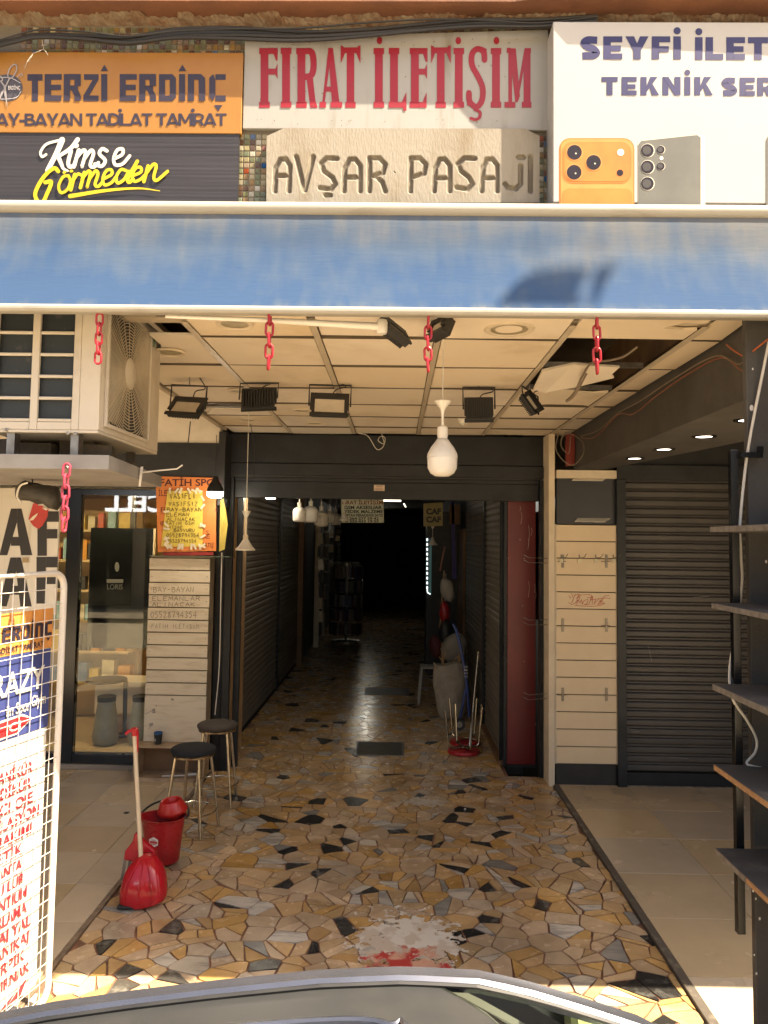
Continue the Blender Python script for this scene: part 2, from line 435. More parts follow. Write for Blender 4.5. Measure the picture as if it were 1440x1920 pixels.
def clip(poly, px, py, nx, ny):
    out = []; n = len(poly)
    for i in range(n):
        a = poly[i]; b = poly[(i + 1) % n]
        da = (a[0] - px) * nx + (a[1] - py) * ny; db = (b[0] - px) * nx + (b[1] - py) * ny
        if da <= 0: out.append(a)
        if da * db < 0: t = da / (da - db); out.append((a[0] + (b[0] - a[0]) * t, a[1] + (b[1] - a[1]) * t))
    return out
def area(p): return abs(sum(p[i][0] * p[(i + 1) % len(p)][1] - p[(i + 1) % len(p)][0] * p[i][1] for i in range(len(p)))) / 2
def inset(poly, d):
    n = len(poly); ar = sum(poly[i][0] * poly[(i + 1) % n][1] - poly[(i + 1) % n][0] * poly[i][1] for i in range(n))
    out = poly
    for i in range(n):
        a = poly[i]; b = poly[(i + 1) % n]; dx, dy = b[0] - a[0], b[1] - a[1]; l = math.hypot(dx, dy)
        if l < 1e-6: continue
        nx, ny = dy / l, -dx / l
        if ar < 0: nx, ny = -nx, -ny
        out = clip(out, a[0] - nx * d, a[1] - ny * d, nx, ny)
        if len(out) < 3: return []
    return out
def crazy(x0, x1, y0, y1, sp):
    nx = int((x1 - x0) / sp) + 1; ny = int((y1 - y0) / sp) + 1
    S = {(i, j): (x0 + (i + .5 + random.uniform(-.56, .56)) * sp, y0 + (j + .5 + random.uniform(-.56, .56)) * sp) for i in range(-2, nx + 2) for j in range(-2, ny + 2)}
    cells = []
    for i in range(nx):
        for j in range(ny):
            sx, sy = S[i, j]; P = [(x0, y0), (x1, y0), (x1, y1), (x0, y1)]
            P = [(max(x0, sx - 3 * sp), max(y0, sy - 3 * sp)), (min(x1, sx + 3 * sp), max(y0, sy - 3 * sp)), (min(x1, sx + 3 * sp), min(y1, sy + 3 * sp)), (max(x0, sx - 3 * sp), min(y1, sy + 3 * sp))]
            for a in range(-2, 3):
                for b in range(-2, 3):
                    q = S.get((i + a, j + b))
                    if (a or b) and q and P:
                        P = clip(P, (sx + q[0]) / 2, (sy + q[1]) / 2, q[0] - sx, q[1] - sy)
            if len(P) < 3: continue
            todo = [P]
            # shards: break the larger cells along random lines
            for _ in range(2):
                nxt = []
                for c in todo:
                    if area(c) > .62 * sp * sp and random.random() < .5:
                        cx = sum(p[0] for p in c) / len(c) + random.uniform(-.2, .2) * sp; cy = sum(p[1] for p in c) / len(c) + random.uniform(-.2, .2) * sp; an = random.uniform(0, math.pi)
                        n1, n2 = math.cos(an), math.sin(an)
                        nxt += [clip(c, cx, cy, n1, n2), clip(c, cx, cy, -n1, -n2)]
                    else: nxt.append(c)
                todo = [c for c in nxt if len(c) > 2]
            cells += todo
    return cells
stones = []
for P in crazy(XL, XR, 2.9, 7.45, .148) + crazy(-1.72, 1.06, 7.45, 26, .17):
    Q = inset(P, random.uniform(.0035, .0075))
    # knock the sharp tips off and keep outlines slightly uneven
    if len(Q) > 2 and area(Q) > .0007:
        cy = sum(p[1] for p in Q) / len(Q); cx = sum(p[0] for p in Q) / len(Q)
        Q = [(p[0] + random.uniform(-.003, .003), p[1] + random.uniform(-.003, .003)) for p in Q]
        if cy < 10:
            E_ = []
            for p, q in zip(Q, Q[1:] + Q[:1]):
                E_.append(p); l = math.hypot(q[0] - p[0], q[1] - p[1])
                if l > .045:
                    n_ = random.uniform(-.0045, .0030) if l < .12 else random.uniform(-.006, .003); f_ = random.uniform(.3, .7)
                    E_.append((p[0] + (q[0] - p[0]) * f_ - (q[1] - p[1]) / l * n_, p[1] + (q[1] - p[1]) * f_ + (q[0] - p[0]) / l * n_))
            Q = E_
        r = random.random(); pb = .07 if cy < 7 else .025
        mi = 4 if r < pb else 2 if r < pb + .07 else 3 if r < pb + .095 else 1 if r < pb + .25 else 5 if r < pb + .29 else 0
        if mi == 4 and area(Q) < .003: mi = 0
        stones.append((cx, cy, Q, mi))
base = MB().add([(XL, 2.9, -.006), (XR, 2.9, -.006), (XR, 7.45, -.006), (XL, 7.45, -.006)], [(0, 1, 2, 3)])
base.add([(-1.72, 7.45, -.006), (1.09, 7.45, -.006), (1.09, 27, -.006), (-1.72, 27, -.006)], [(0, 1, 2, 3)])
mosaic_floor = struct(base.build('mosaic_floor', m_grout))
def stone_mesh(mb, cx, cy, Q):
    tx, ty, z0 = random.uniform(-.009, .009), random.uniform(-.009, .009), random.uniform(-.0006, .0008)
    top = [(x, y, z0 + (x - cx) * tx + (y - cy) * ty) for x, y in Q]
    n = len(Q); V = top + [(x, y, -.008) for x, y in Q]
    mb.add(V, [tuple(range(n))] + [(i, n + i, n + (i + 1) % n, (i + 1) % n) for i in range(n)])
vis = sorted([s for s in stones if 3.62 < s[1] and abs(s[0]) < .5 * s[1] + .05], key=lambda s: -area(s[2]) / s[1] ** 3)[:298]
vid = set(id(s) for s in vis)
for cx, cy, Q, mi in vis:
    mb = MB(); stone_mesh(mb, cx, cy, Q); mb.build('stone', SM[mi], mosaic_floor)
rest = MB()
for s in stones:
    if id(s) not in vid: rest.mi = s[3]; stone_mesh(rest, s[0], s[1], s[2])
stuff(rest.build('stone', SM, mosaic_floor))

# ------------------------------------------------------------------ porcelain tile floors on both sides
m_tile = mat('porcelain tile', (.60, .485, .33), .24, col2=(.57, .455, .305), scale=.8, rnd=.07, dirt=.10, rvar=.07, detail=6)
m_tgrout = mat('tile grout', (.17, .14, .10), .8)
TZ = .012
def tiles(name, x0, xs, step, y1, y0, xend, sgn):
    b = MB().add([(min(x0, xend), y0, .004), (max(x0, xend), y0, .004), (max(x0, xend), y1, .004), (min(x0, xend), y1, .004)], [(0, 1, 2, 3)])
    fl = struct(b.build(name, m_tgrout))
    edges = [x0]; x = xs
    while (x - xend) * sgn < 0: edges.append(x); x += sgn * step
    edges.append(xend); ys = [y1]; y = y1 - (.483 if sgn < 0 else .09)
    while y > y0 + .1: ys.append(y); y -= step
    ys.append(y0)
    for a, b2 in zip(edges, edges[1:]):
        for c, d in zip(ys, ys[1:]):
            xa, xb = sorted((a, b2)); g = .0018
            h = random.uniform(-.0006, .0006)
            MB().box(xa + g, xb - g, d + g, c - g, .003, TZ + h).build('tile', m_tile, fl, bevel=.0012)
    return fl
tiles('right_tiled_floor', 1.505, 2.117, .615, 7.255, 2.9, 4.4, 1)
tiles('left_tiled_floor', -1.735, -1.98, .487, 7.42, 2.9, -4.6, -1)
m_strip = mat('dark edge strip', (.10, .085, .07), .6, col2=(.2, .17, .13), scale=14, bump=.2, lo=.5, hi=.7)
struct(MB().box(1.456, 1.504, 2.9, 7.3, -.01, .016).build('floor_edge_strip', m_strip, bevel=.004))
struct(MB().box(-1.734, -1.706, 2.9, 7.45, -.01, .010).build('floor_edge_strip', mat('worn edge strip', (.26, .19, .12), .6, col2=(.14, .1, .07), scale=16), bevel=.003))

# ================================================================== BUILDING
ab = thing('arcade_building', 'old arcade building with brown balcony slab above the shop signs', 'building', (0, 3.5, 0))
YW = 3.44
fw = MB().box(-1.15, 9, YW, YW + .16, 3.24, 10.5).box(-8, -1.1502, YW, YW + .16, 3.42, 10.5).build('facade_wall', mat('facade mortar', (.17, .15, .12), .85, bump=.2), ab)
# balcony slab; its outer edge runs slightly out of square
ZO = 4.59
m_slab = mat('brown slab paint', (.20, .085, .045), .75, col2=(.13, .055, .03), scale=4, bump=.2, bscale=30)
MB().prism([(-8, 3.302, ZO), (.50, 3.295, ZO), (.85, 3.225, ZO), (3, 3.19, ZO), (9, 3.18, ZO), (9, YW - .003, ZO), (-8, YW - .003, ZO)], (0, 0, .22)).build('balcony_slab', m_slab, ab)
# crumbling plaster bead where slab and wall meet
mb = MB(); n = 420; V = []; wob = [random.uniform(-1, 1) for _ in range(60)]
for i in range(n + 1):
    x = -2.2 + 4.6 * i / n
    for k, (dy, dz) in enumerate(((-.06, -.002), (-.04, -.008), (-.02, -.014), (0.004, -.02))):
        V.append((x, YW + dy * (1 + .35 * wob[int(i / 7.1)]) + random.uniform(-.006, .006) * (k < 3), ZO + dz + random.uniform(-.004, .002)))
mb.add(V, [(i * 4 + k, i * 4 + k + 1, i * 4 + k + 5, i * 4 + k + 4) for i in range(n) for k in range(3)])
mb.build('plaster_bead', mat('crumbling plaster', (.24, .19, .135), .9, col2=(.15, .075, .04), scale=16, bump=.5, bscale=60), ab)
# glass mosaic on the wall
MOS = [mat('mosaic ' + nm, c, .22, col2=tuple(q * .7 for q in c), scale=25, rnd=.22) for nm, c in
       (('cream', (.34, .30, .19)), ('olive', (.16, .16, .085)), ('sage', (.19, .21, .13)), ('tan', (.25, .17, .085)), ('brown', (.11, .062, .034)), ('white', (.42, .40, .34)), ('blue', (.035, .09, .22)), ('rust', (.22, .065, .03)))]
WTS = [26, 16, 16, 16, 10, 10, 3, 4]
mm_mesh = []
for m_ in MOS:
    me_ = bpy.data.meshes.new('mosaic_tile'); b_ = .0118
    me_.from_pydata([(-b_, 0, -b_), (b_, 0, -b_), (b_, 0, b_), (-b_, 0, b_), (-b_ * .82, -.003, -b_ * .82), (b_ * .82, -.003, -b_ * .82), (b_ * .82, -.003, b_ * .82), (-b_ * .82, -.003, b_ * .82)], [], [(4, 5, 6, 7), (0, 1, 5, 4), (1, 2, 6, 5), (2, 3, 7, 6), (3, 0, 4, 7)])
    me_.materials.append(m_); mm_mesh.append(me_)
PT = .0272; spots = []
for a, b, c, d in ((-.75, -.55, 3.70, 4.06), (.60, .72, 3.70, 4.06), (-1.78, .72, 4.40, ZO - .02)):
    for i in range(int((b - a) / PT)):
        for j in range(int((d - c) / PT + .5)): spots.append((a + (i + .5) * PT, c + (j + .5) * PT))
restm = MB()
for k, (x, z) in enumerate(spots):
    mi = random.choices(range(8), WTS)[0]
    if z > 4.3 and random.random() < .8: mi = random.choice((1, 1, 4, 4, 3))
    if k < 298:
        o = bpy.data.objects.new('mosaic_tile', mm_mesh[mi]); COL.objects.link(o); o.parent = fw
        o.location = Vector((x, YW - .0005, z)) - ORG[fw.name]; o.rotation_euler = (random.uniform(-.03, .03), random.uniform(-.02, .02), random.uniform(-.04, .04))
    else:
        restm.mi = mi; restm.add([Vector(v.co) + Vector((x, YW - .0005, z)) for v in mm_mesh[mi].vertices], [tuple(p.vertices) for p in mm_mesh[mi].polygons])
stuff(restm.build('mosaic_tile', MOS, fw))
# inner shell that keeps the daylight out of the arcade
m_shell = mat('bare concrete', (.23, .17, .11), .9, col2=(.13, .095, .06), scale=2, bump=.3)
MB().box(-8, 9, YW + .161, 30, 3.95, 4.1).build('upper_slab', m_shell, ab)
MB().box(-8, -7.9, YW + .161, 30, -.3, 3.949).build('end_wall', m_shell, ab)
MB().box(4.6, 4.75, 3.1, 30, -.3, 3.22).build('end_wall', m_shell, ab)
MB().box(-7.9, 4.6, 29.9, 30, -.3, 3.949).build('back_wall', m_shell, ab)
# ------------------------------------------------------------------ tiled ceiling
CZ = 3.22
TX = [-1.60, -1.02, -.41, .20, .825, 1.45, 1.64]
TY = [3.30, 3.855, 4.50, 5.155, 5.77, 6.35, 6.95, 7.40]
ceil = struct(MB().box(-8.14, 1.6, 3.61, 3.7, 3.24, 3.28).build('tile_ceiling', m_tbar))
for i in range(6):
    for j in range(7):
        x0, x1, y0, y1 = TX[i] + .021, TX[i + 1] - .021, TY[j] + .010, TY[j + 1] - .010
        if i == 0 and j == 0: continue
        if i == 4 and j in (1, 2): continue
        dz = random.uniform(-.004, .004); tx = random.uniform(-.006, .006); ty = random.uniform(-.006, .006)
        cx, cy = (x0 + x1) / 2, (y0 + y1) / 2
        def P(x, y): return (x, y, CZ + dz + (x - cx) * tx + (y - cy) * ty)
        poly = [P(x0, y0), P(x1, y0), P(x1, y1), P(x0, y1)]
        if i == 0 and j == 1: poly = [P(-1.27, y0), P(x1, y0), P(x1, y1), P(x0, y1), P(x0, 4.28), P(-1.27, 4.28)]
        if i == 4 and j == 3: poly = [P(x0, y0), P(x1 - .22, y0), P(x1 - .20, y0 + .07), P(x1 - .09, y0 + .1), P(x1, y0 + .05), P(x1, y1), P(x1 - .05, y1 - .03), P(x1 - .3, y1 - .05), P(x1 - .45, y1), P(x0, y1)]
        if i == 4 and j == 0: poly = [P(x0, y0), P(x1, y0), P(x1, y1 - .28), P(x1 - .10, y1 - .3), P(x1 - .17, y1 - .2), P(x1 - .06, y1 - .17), P(x1, y1 - .18), P(x1, y1), P(x0, y1)]
        if i == 5 and j == 0: poly = [P(x0, y0), P(x1 - .03, y0), P(x1 - .06, y0 + .12), P(x1 - .02, y0 + .2), P(x1, y1), P(x0, y1)]
        if i == 0 and j == 4: poly = [P(x0 + .1, y0 + .30), P(x0 + .3, y0 + .27), P(x1, y0 + .29), P(x1, y1), P(x0, y1)]
        MB().prism(poly, (0, 0, .014)).build('ceiling_tile', m_ceil, ceil)
# hanging broken panel
MB().prism([(.84, 4.46, CZ - .03), (1.02, 4.45, CZ + .01), (1.08, 4.44, CZ - .0), (1.28, 4.43, CZ - .01), (1.26, 4.52, CZ - .03), (1.29, 4.58, CZ - .04), (1.1, 4.78, CZ - .06), (.93, 4.86, CZ - .08), (.85, 4.80, CZ - .07)], (0, .004, .014)).build('broken_ceiling_tile', m_ceil, ceil)
for x in TX[1:5] + [TX[5]]:
    MB().box(x - .016, x + .0155, 3.61, 7.37, CZ - .007, CZ - .001).build('ceiling_bar', m_tbar, ceil)
m_joint = mat('dark joint', (.10, .075, .045), .7)  # dark strips drawn in as the shade of the open cross joints
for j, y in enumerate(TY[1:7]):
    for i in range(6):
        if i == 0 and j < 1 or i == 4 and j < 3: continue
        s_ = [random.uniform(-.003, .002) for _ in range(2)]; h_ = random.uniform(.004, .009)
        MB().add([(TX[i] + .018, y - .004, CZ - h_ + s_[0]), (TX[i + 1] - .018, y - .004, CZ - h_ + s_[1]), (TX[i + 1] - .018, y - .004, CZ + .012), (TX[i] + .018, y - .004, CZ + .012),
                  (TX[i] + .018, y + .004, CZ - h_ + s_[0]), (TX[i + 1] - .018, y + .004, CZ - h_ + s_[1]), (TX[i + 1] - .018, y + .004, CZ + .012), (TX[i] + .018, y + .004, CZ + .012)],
                 [(0, 1, 2, 3), (4, 7, 6, 5), (0, 4, 5, 1), (3, 2, 6, 7), (0, 3, 7, 4), (1, 5, 6, 2)]).build('gap_shade_strip', m_joint, ceil)
for y in (4.50, 5.155):
    MB().box(.84, 1.435, y - .012, y + .012, CZ + .004, CZ + .034).build('ceiling_bar', m_steel, ceil)
MB().box(-1.60, -1.035, 5.83, 5.87, CZ + .006, CZ + .04).build('ceiling_bar', m_steel, ceil)
MB().box(-1.60, -1.035, 5.96, 6.02, CZ + .002, CZ + .03).build('ceiling_bar', m_steel, ceil)
MB().box(-1.635, -1.601, 4.26, 7.19, CZ - .01, CZ + .03).build('ceiling_edge', m_tbar, ceil)
m_plenum = mat('plenum brown', (.17, .10, .045), .85, col2=(.06, .035, .02), scale=3)
MB().box(1.48, 1.63, 3.7, 7.14, CZ + .05, CZ + .35).build('plenum_beam', m_plenum, ceil)
# left part of the ceiling is higher: white wall above the shop window
MB().box(-5.5, -1.66, 7.19, 7.29, 3.085, 3.9).build('white_upper_wall', m_whitewall, ab)
MB().box(-5.5, -1.66, 7.17, 7.3, 2.66, 3.084).build('black_fascia', m_black, ab)
MB().box(-5.5, -1.63, 3.7, 7.18, 3.62, 3.66).build('white_upper_ceiling', m_whitewall, ab)
MB().box(-1.66, -1.60, 7.14, 7.4, 2.5, 3.19).build('corner_post', m_black, ab)

# ------------------------------------------------------------------ right shop: dark beam, wall over the shutter
beam = struct(MB().prism([(1.641, 3.32, 2.880), (2.60, 3.32, 2.880), (1.93, 7.17, 2.880), (1.641, 7.17, 2.880)], (0, 0, .42)).build('dark_beam', m_grey_plaster, bevel=.004))
MB().box(1.9, 4.6, 7.24, 7.36, 2.93, 3.5).build('shutter_wall', m_dark, ab)
MB().box(2.5, 4.6, 3.61, 7.23, 3.36, 3.42).build('right_shop_ceiling', m_dark, ab)
MB().box(2.04, 4.6, 7.17, 7.29, 2.79, 2.929).build('shutter_lintel', m_dark2, ab, bevel=.004)
for i, (u, v) in enumerate(((1320, 818), (1245, 842), (1190, 859), (1403, 787))):
    p = FL(u, v, 2.880)
    t = thing('downlight', ['middle lit round downlight in the dark beam', 'second smallest lit downlight in the dark beam', 'small lit downlight at the inner end of the dark beam', 'lit downlight in the dark beam half behind the grey pillar'][i], 'downlight', p, 'lit downlights under the dark beam')
    MB().lathe([(.052, -.006), (.075, -.006), (.078, 0.0), (.05, .0)], p, 28, capb=False, capt=False).build('rim', m_blackgloss, t, smooth=True)
    MB().lathe([(.0505, -.003), (.0505, .0)], p, 28).build('diffuser', mat('lit diffuser', (1, .9, .78), .4, emit=2.5), t)

# right shutter
def slat_profile(n=5): return [(0, 0), (.004, .012), (.019, .022), (.0225, .045), (.019, .066), (.004, .076), (0, .0795)]
shut = thing('roller_shutter', 'closed dark grey roller shutter of wide ribbed slats on the right', 'shutter', (3.1, 7.23, 0))
m_slat = mat('dark shutter slat', (.082, .073, .063), .42, .2, col2=(.050, .045, .04), scale=1.6, stretch=(.8, 4, 1.6), detail=8, dirt=.25)
sx0, sx1 = XS(1171, 1200, 7.22), 4.3
prof = [(0, .0), (.018, .010), (.021, .018), (.021, .052), (.018, .060), (0.001, .068), (0, .0805)]
V = [(x, -dy, z) for x in (sx0, sx1) for dy, z in prof]; n = len(prof)
sm = bpy.data.meshes.new('slat'); sm.from_pydata([Vector(v) - Vector((3.1, 0, 0)) for v in V], [], [(i, n + i, n + i + 1, i + 1) for i in range(n - 1)]); sm.materials.append(m_slat)
for k in range(33):
    o = bpy.data.objects.new('slat', sm); COL.objects.link(o); o.parent = shut; o.location = (0, random.uniform(-.0015, .0015), .13 + k * .0805 + random.uniform(-.001, .001)); o.rotation_euler = (random.uniform(-.03, .03), random.uniform(-.0008, .0008), random.uniform(-.001, .001))
MB().box(sx0, sx1, 7.195, 7.225, .012, .128).build('bottom_bar', m_dark2, shut, bevel=.004)
MB().box(sx0 - .085, sx0 - .004, 7.14, 7.26, 0.013, 2.789).build('guide_rail', m_dark2, shut, bevel=.004)
MB().box(sx0, sx1, 7.19, 7.24, 2.782, 2.789).build('top_seal', m_black, shut)
MB().box(sx0, 4.4, 7.17, 7.23, .0045, .016).build('threshold', mat('worn threshold', (.4, .34, .26), .8, col2=(.15, .12, .09), scale=18), shut)

pr = Print(lambda x, y, l: W(x, y, 7.195) - Vector((0, l, 0)))
for q in (((1176, 1366), (1190, 1369), (1199, 1372)), ((1182, 1371), (1194, 1373)), ((1215, 1210), (1222, 1240)), ((1300, 1120), (1330, 1118)), ((1255, 1420), (1290, 1422))): pr.line(q, .7)
pr.build('scratch', mat('pale scratch', (.3, .27, .23), .6), shut)
# white slat board on the right
D = 7.17
bx0, bx1 = XS(1041, 1200, D), XS(1158, 1200, D); bz1, bz0 = ZS(1100, 984, D), ZS(1100, 1433, D)
sb = thing('slatwall_board', 'beige slatwall board with metal hooks beside the dark shutter', 'slatwall', ((bx0 + bx1) / 2, D, 0))
MB().box(bx0 + .004, bx1 - .004, D + .016, D + .10, bz0, bz1).build('backing', mat('slat groove', (.16, .12, .075), .8), sb)
ph = (bz1 - bz0) / 14
for k in range(14):
    MB().box(bx0 + .012, bx1 - .012, D - .001 * random.random(), D + .015, bz0 + k * ph + .005, bz0 + (k + 1) * ph - .004).build('slat', m_beige_board, sb, bevel=.002)
for x in (bx0, bx1 - .011): MB().box(x, x + .011, D - .004, D + .101, bz0, bz1 + .004).build('edge_trim', m_cream, sb)
MB().box(bx0 + .01, bx1 - .005, D + .02, D + .10, .013, bz0 - .001).build('plinth', m_black, sb)
MB().box(bx0 + .02, bx1, D + .03, D + .10, bz1 + .006, 2.795).build('upper_panel', mat('blue black board', (.02, .022, .026), .4), sb)
MB().box(bx0 + .01, bx1 - .005, D - .02, D + .10, 2.796, 2.872).build('top_beam', m_cream, sb, bevel=.003)
MB().box(bx0 - .058, bx0 - .004, D - .0, D + .36, .0, 3.21).build('return_panel', m_cream, sb)
for (ku, kv) in ((1100, 900), (1105, 977)):
    p = W(ku, kv, D)
    MB().prism([(p.x - .14, D - .02, p.z - .01), (p.x + .14, D - .02, p.z - .01), (p.x + .2, D + .028, p.z + .025), (p.x - .1, D + .028, p.z + .025)], (0, .0, .004)).build('paper_scrap', m_white, sb)
m_hook = mat('hook steel', (.22, .19, .15), .4, .8)
for rowv in (1052, 1172, 1302):
    for u in (1055, 1137):
        p = W(u, rowv, D - .004); mb = MB(); mb.box(p.x - .011, p.x + .011, D - .008, D - .001, p.z - .06, p.z + .06)
        for q in range(5): mb.box(p.x - .005, p.x + .005, D - .0095, D - .0082, p.z - .05 + q * .024, p.z - .042 + q * .024)
        mb.build('bracket', [m_hook], sb)
        mb = MB().tube([(p.x - .05, D - .012, p.z - .005), (p.x + .03, D - .012, p.z - .004)], .003, 6); mb.build('hook', m_hook, sb)
for u in (1052, 1086, 1117, 1150):
    p = W(u, 1046, D - .004)
    MB().tube([(p.x, D - .005, p.z), (p.x + .02, D - .10, p.z + .005), (p.x + .035, D - .13, p.z + .04)], .003, 6).tube([(p.x, D - .006, p.z + .03), (p.x, D - .006, p.z - .01)], .004, 6).build('hook', m_hook, sb)
    MB().box(p.x - .017, p.x + .017, D - .018, D - .014, p.z - .045, p.z - .008).build('price_tag', mat('yellowed tag', (.75, .68, .45), .4), sb)
for v in (1050, 1165, 1303):
    for dv in (-3, 6):
        p = W(1032, v + dv, D + .1)
        MB().tube([(p.x - .004, p.y, p.z), (p.x - .22, p.y - .12, p.z + .005), (p.x - .27, p.y - .14, p.z + .03)], .003, 6).build('side_hook', m_steel, sb)
# marker scribble on the fifth slat
def spx(d): return lambda x, y, l: W(x, y, d) - Vector((0, l, 0))
pr = Print(spx(D - .003))
cx_ = lambda x, y: (1000 + x * .3645, 800 + y * .3645)
for st in ([(182, 868), (192, 882)], [(196, 858), (203, 876)], [(215, 862), (200, 900), (196, 906)], [(214, 868), (235, 862), (222, 885), (240, 868), (232, 896)], [(240, 866), (268, 864), (296, 866), (297, 876), (275, 880)],
           [(182, 905), (196, 914), (215, 908), (228, 890), (222, 915)], [(228, 890), (240, 905), (248, 890), (252, 914)], [(252, 914), (262, 895), (280, 890), (276, 908), (262, 915), (285, 914)],
           [(285, 914), (305, 872), (292, 890), (322, 886)], [(305, 872), (302, 916)], [(322, 886), (312, 912), (335, 888)], [(330, 886), (362, 882), (338, 900), (356, 896), (330, 914), (365, 906)], [(212, 920), (290, 924), (340, 920), (368, 910)], [(360, 872), (388, 868)], [(358, 880), (396, 884)]):
    pr.line([cx_(*p) for p in st], .85, sm=4)
pr.build('marker_scribble', mat('red marker', (.55, .10, .05), .6), sb)

# ------------------------------------------------------------------ passage portal: dark metal shutter frame
DP = 7.44
pf = thing('shutter_frame', 'anthracite metal shutter box and frame round the passage entrance', 'shutter frame', (0, DP, 0))
fx0, fx1 = XS(413, 840, DP), 1.512
zt, zm, zb, zr = ZS(720, 812, DP), ZS(720, 871, DP), ZS(720, 896, DP), ZS(720, 936, DP)
MB().box(fx0, fx1, DP, DP + .45, zm + .002, 3.212).build('upper_fascia', m_dark, pf, bevel=.003)
MB().box(fx0, fx1, DP - .022, DP + .45, zb + .012, zm - .002).build('shutter_box', m_dark2, pf, bevel=.006)
MB().box(fx0 + .1, fx1 - .06, DP + .02, DP + .12, zb - .004, zb + .0115).build('shadow_gap', m_black, pf)
lx = XS(432, 1200, DP); rx = XS(1011, 1200, DP)
MB().box(lx, rx, DP + .03, DP + .10, zr, zb - .045).build('bottom_bar', m_dark2, pf, bevel=.004)
MB().box(lx, rx, DP + .022, DP + .11, zb - .044, zb - .006).build('bottom_bar_lip', m_dark2, pf, bevel=.004)
for z in (zr + .02, zr + .075): MB().box(lx + .01, rx - .01, DP + .026, DP + .0298, z, z + .006).build('rib', m_dark2, pf)
p = W(711, 915, DP)
st_ = MB().box(p.x - .052, p.x + .052, DP + .0275, DP + .0295, p.z - .032, p.z + .032).build('sticker', mat('cream sticker', (.62, .5, .38), .5), pf)
pr = Print(lambda x, y, l: Vector((p.x + x, DP + .0274 - l, p.z + y)), lift=.0005)
for q, (yy, w_) in enumerate(((.017, .07), (.002, .055), (-.006, .08), (-.014, .075), (-.022, .06))): pr.rect(-w_ / 2, yy, w_ / 2, yy + (.008 if q == 0 else .003))
pr.build('print', mat('brown ink', (.25, .1, .07), .6), st_)
for a, b, y0, m_ in ((386, 399, .10, m_black), (400, 416, .02, m_black), (417, 431, 0.0, m_dark2), (433, 444, .14, m_dark2)):
    MB().box(XS(a, 1200, DP), XS(b, 1200, DP), DP + y0, DP + y0 + .06, .002, zb - .01 if a > 400 else 2.5).build('jamb', m_, pf, bevel=.004)
MB().box(rx + .002, bx0 - .060, DP - .03, DP + .06, .002, zb - .008).build('jamb', m_dark2, pf, bevel=.004)
# red door leaf set back on the right
rd = thing('red_door', 'dark red steel door leaf with scratches beside the right jamb', 'door', (1.2, 7.74, 0))
x0, x1 = XS(951, 1200, 7.74), rx + .02
MB().box(x0, x1, 7.74, 7.78, .03, 2.62).build('leaf', mat('dark red paint', (.19, .018, .016), .36, col2=(.13, .015, .014), scale=3, stretch=(1, 1, .5), bump=.05, bscale=8), rd, bevel=.003)
MB().box(x0 - .035, x0 - .003, 7.73, 7.8, .01, 2.62).build('edge_post', m_dark2, rd, bevel=.003)
for v in (1200, 1228): p = W(948, v, 7.73); MB().box(p.x - .012, p.x + .004, 7.724, 7.729, p.z - .04, p.z + .04).build('lock_slot', m_blackgloss, rd)
MB().box(x0, x1, 7.725, 7.78, .004, .028).build('bottom_rail', m_black, rd)
pr = Print(spx(7.739))
for u, v, l in ((977, 960, 22), (991, 985, 40), (990, 1010, 20), (996, 990, 14), (991, 1090, 30), (1004, 1110, 12), (975, 950, 8), (1002, 1095, 16)):
    pr.line([(u, v), (u + 1.5, v + l * .4), (u - .5, v + l)], .7, sm=3)
for u, v in ((953, 1047), (983, 1047), (951, 1239), (983, 1240), (1004, 1358), (975, 1012), (980, 1136)): pr.disc(u, v, .9)
pr.build('scratches', mat('scratched paint', (.5, .38, .32), .6), rd)

# ------------------------------------------------------------------ passage
PX0, PX1 = -1.72, 1.09
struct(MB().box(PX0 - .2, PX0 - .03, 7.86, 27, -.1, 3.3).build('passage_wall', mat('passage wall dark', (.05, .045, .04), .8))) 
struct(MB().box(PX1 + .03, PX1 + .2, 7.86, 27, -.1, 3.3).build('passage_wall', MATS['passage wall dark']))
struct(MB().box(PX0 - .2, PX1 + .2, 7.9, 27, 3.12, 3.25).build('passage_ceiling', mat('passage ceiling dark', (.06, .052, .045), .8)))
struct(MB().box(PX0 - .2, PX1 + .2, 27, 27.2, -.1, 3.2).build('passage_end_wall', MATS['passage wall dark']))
MB().box(-7, PX0 - .2, 7.86, 7.92, -.1, 0).build('passage_sill', m_shell, ab)
wp = MB().box(XS(441, 1200, 8.24), XS(457, 1200, 8.24), 7.9, 8.26, .0, 3.1).build('tan_post', m_wood, bevel=.004)
tag(wp, 'tan wooden board lining the left edge of the passage', 'post')
def corrugated(name, x, sgn, y0, y1, z0, z1, pitch, m, label, cat='shutter', seam=()):
    t = thing(name, label, cat, (x, (y0 + y1) / 2, 0))
    mb = MB(); z = z0; a = 0.012
    Z = []; k = 0
    while z < z1: Z += [(z, 0), (z + pitch * .25, a), (z + pitch * .75, a), (z + pitch * .97, 0)]; z += pitch
    V = [(x + sgn * d, y, zz) for y in (y0, y1) for zz, d in Z]; n = len(Z)
    mb.add(V, [(i, n + i, n + i + 1, i + 1) for i in range(n - 1)])
    stuff(mb.build('slat', m, t, fixn=False))
    MB().box(min(x, x + sgn * .035), max(x, x + sgn * .035), y0 - .05, y0 - .002, .002, z1).build('guide_rail', m_dark2, t)
    return t
m_pslat = mat('brown grey shutter', (.21, .18, .14), .5, .1, col2=(.16, .135, .105), scale=2)
m_pslat2 = mat('cream grey shutter', (.19, .165, .13), .5, .1, col2=(.15, .125, .095), scale=2)
corrugated('passage_shutter', PX0 - .0, 1, 8.32, 11.3, .05, 3.1, .075, m_pslat, 'dark ribbed shutter just past the tan board on the left')
corrugated('passage_shutter', PX0 - .0, 1, 11.4, 13.6, .05, 3.1, .075, m_pslat, 'second dark ribbed shutter deeper along the left passage wall')
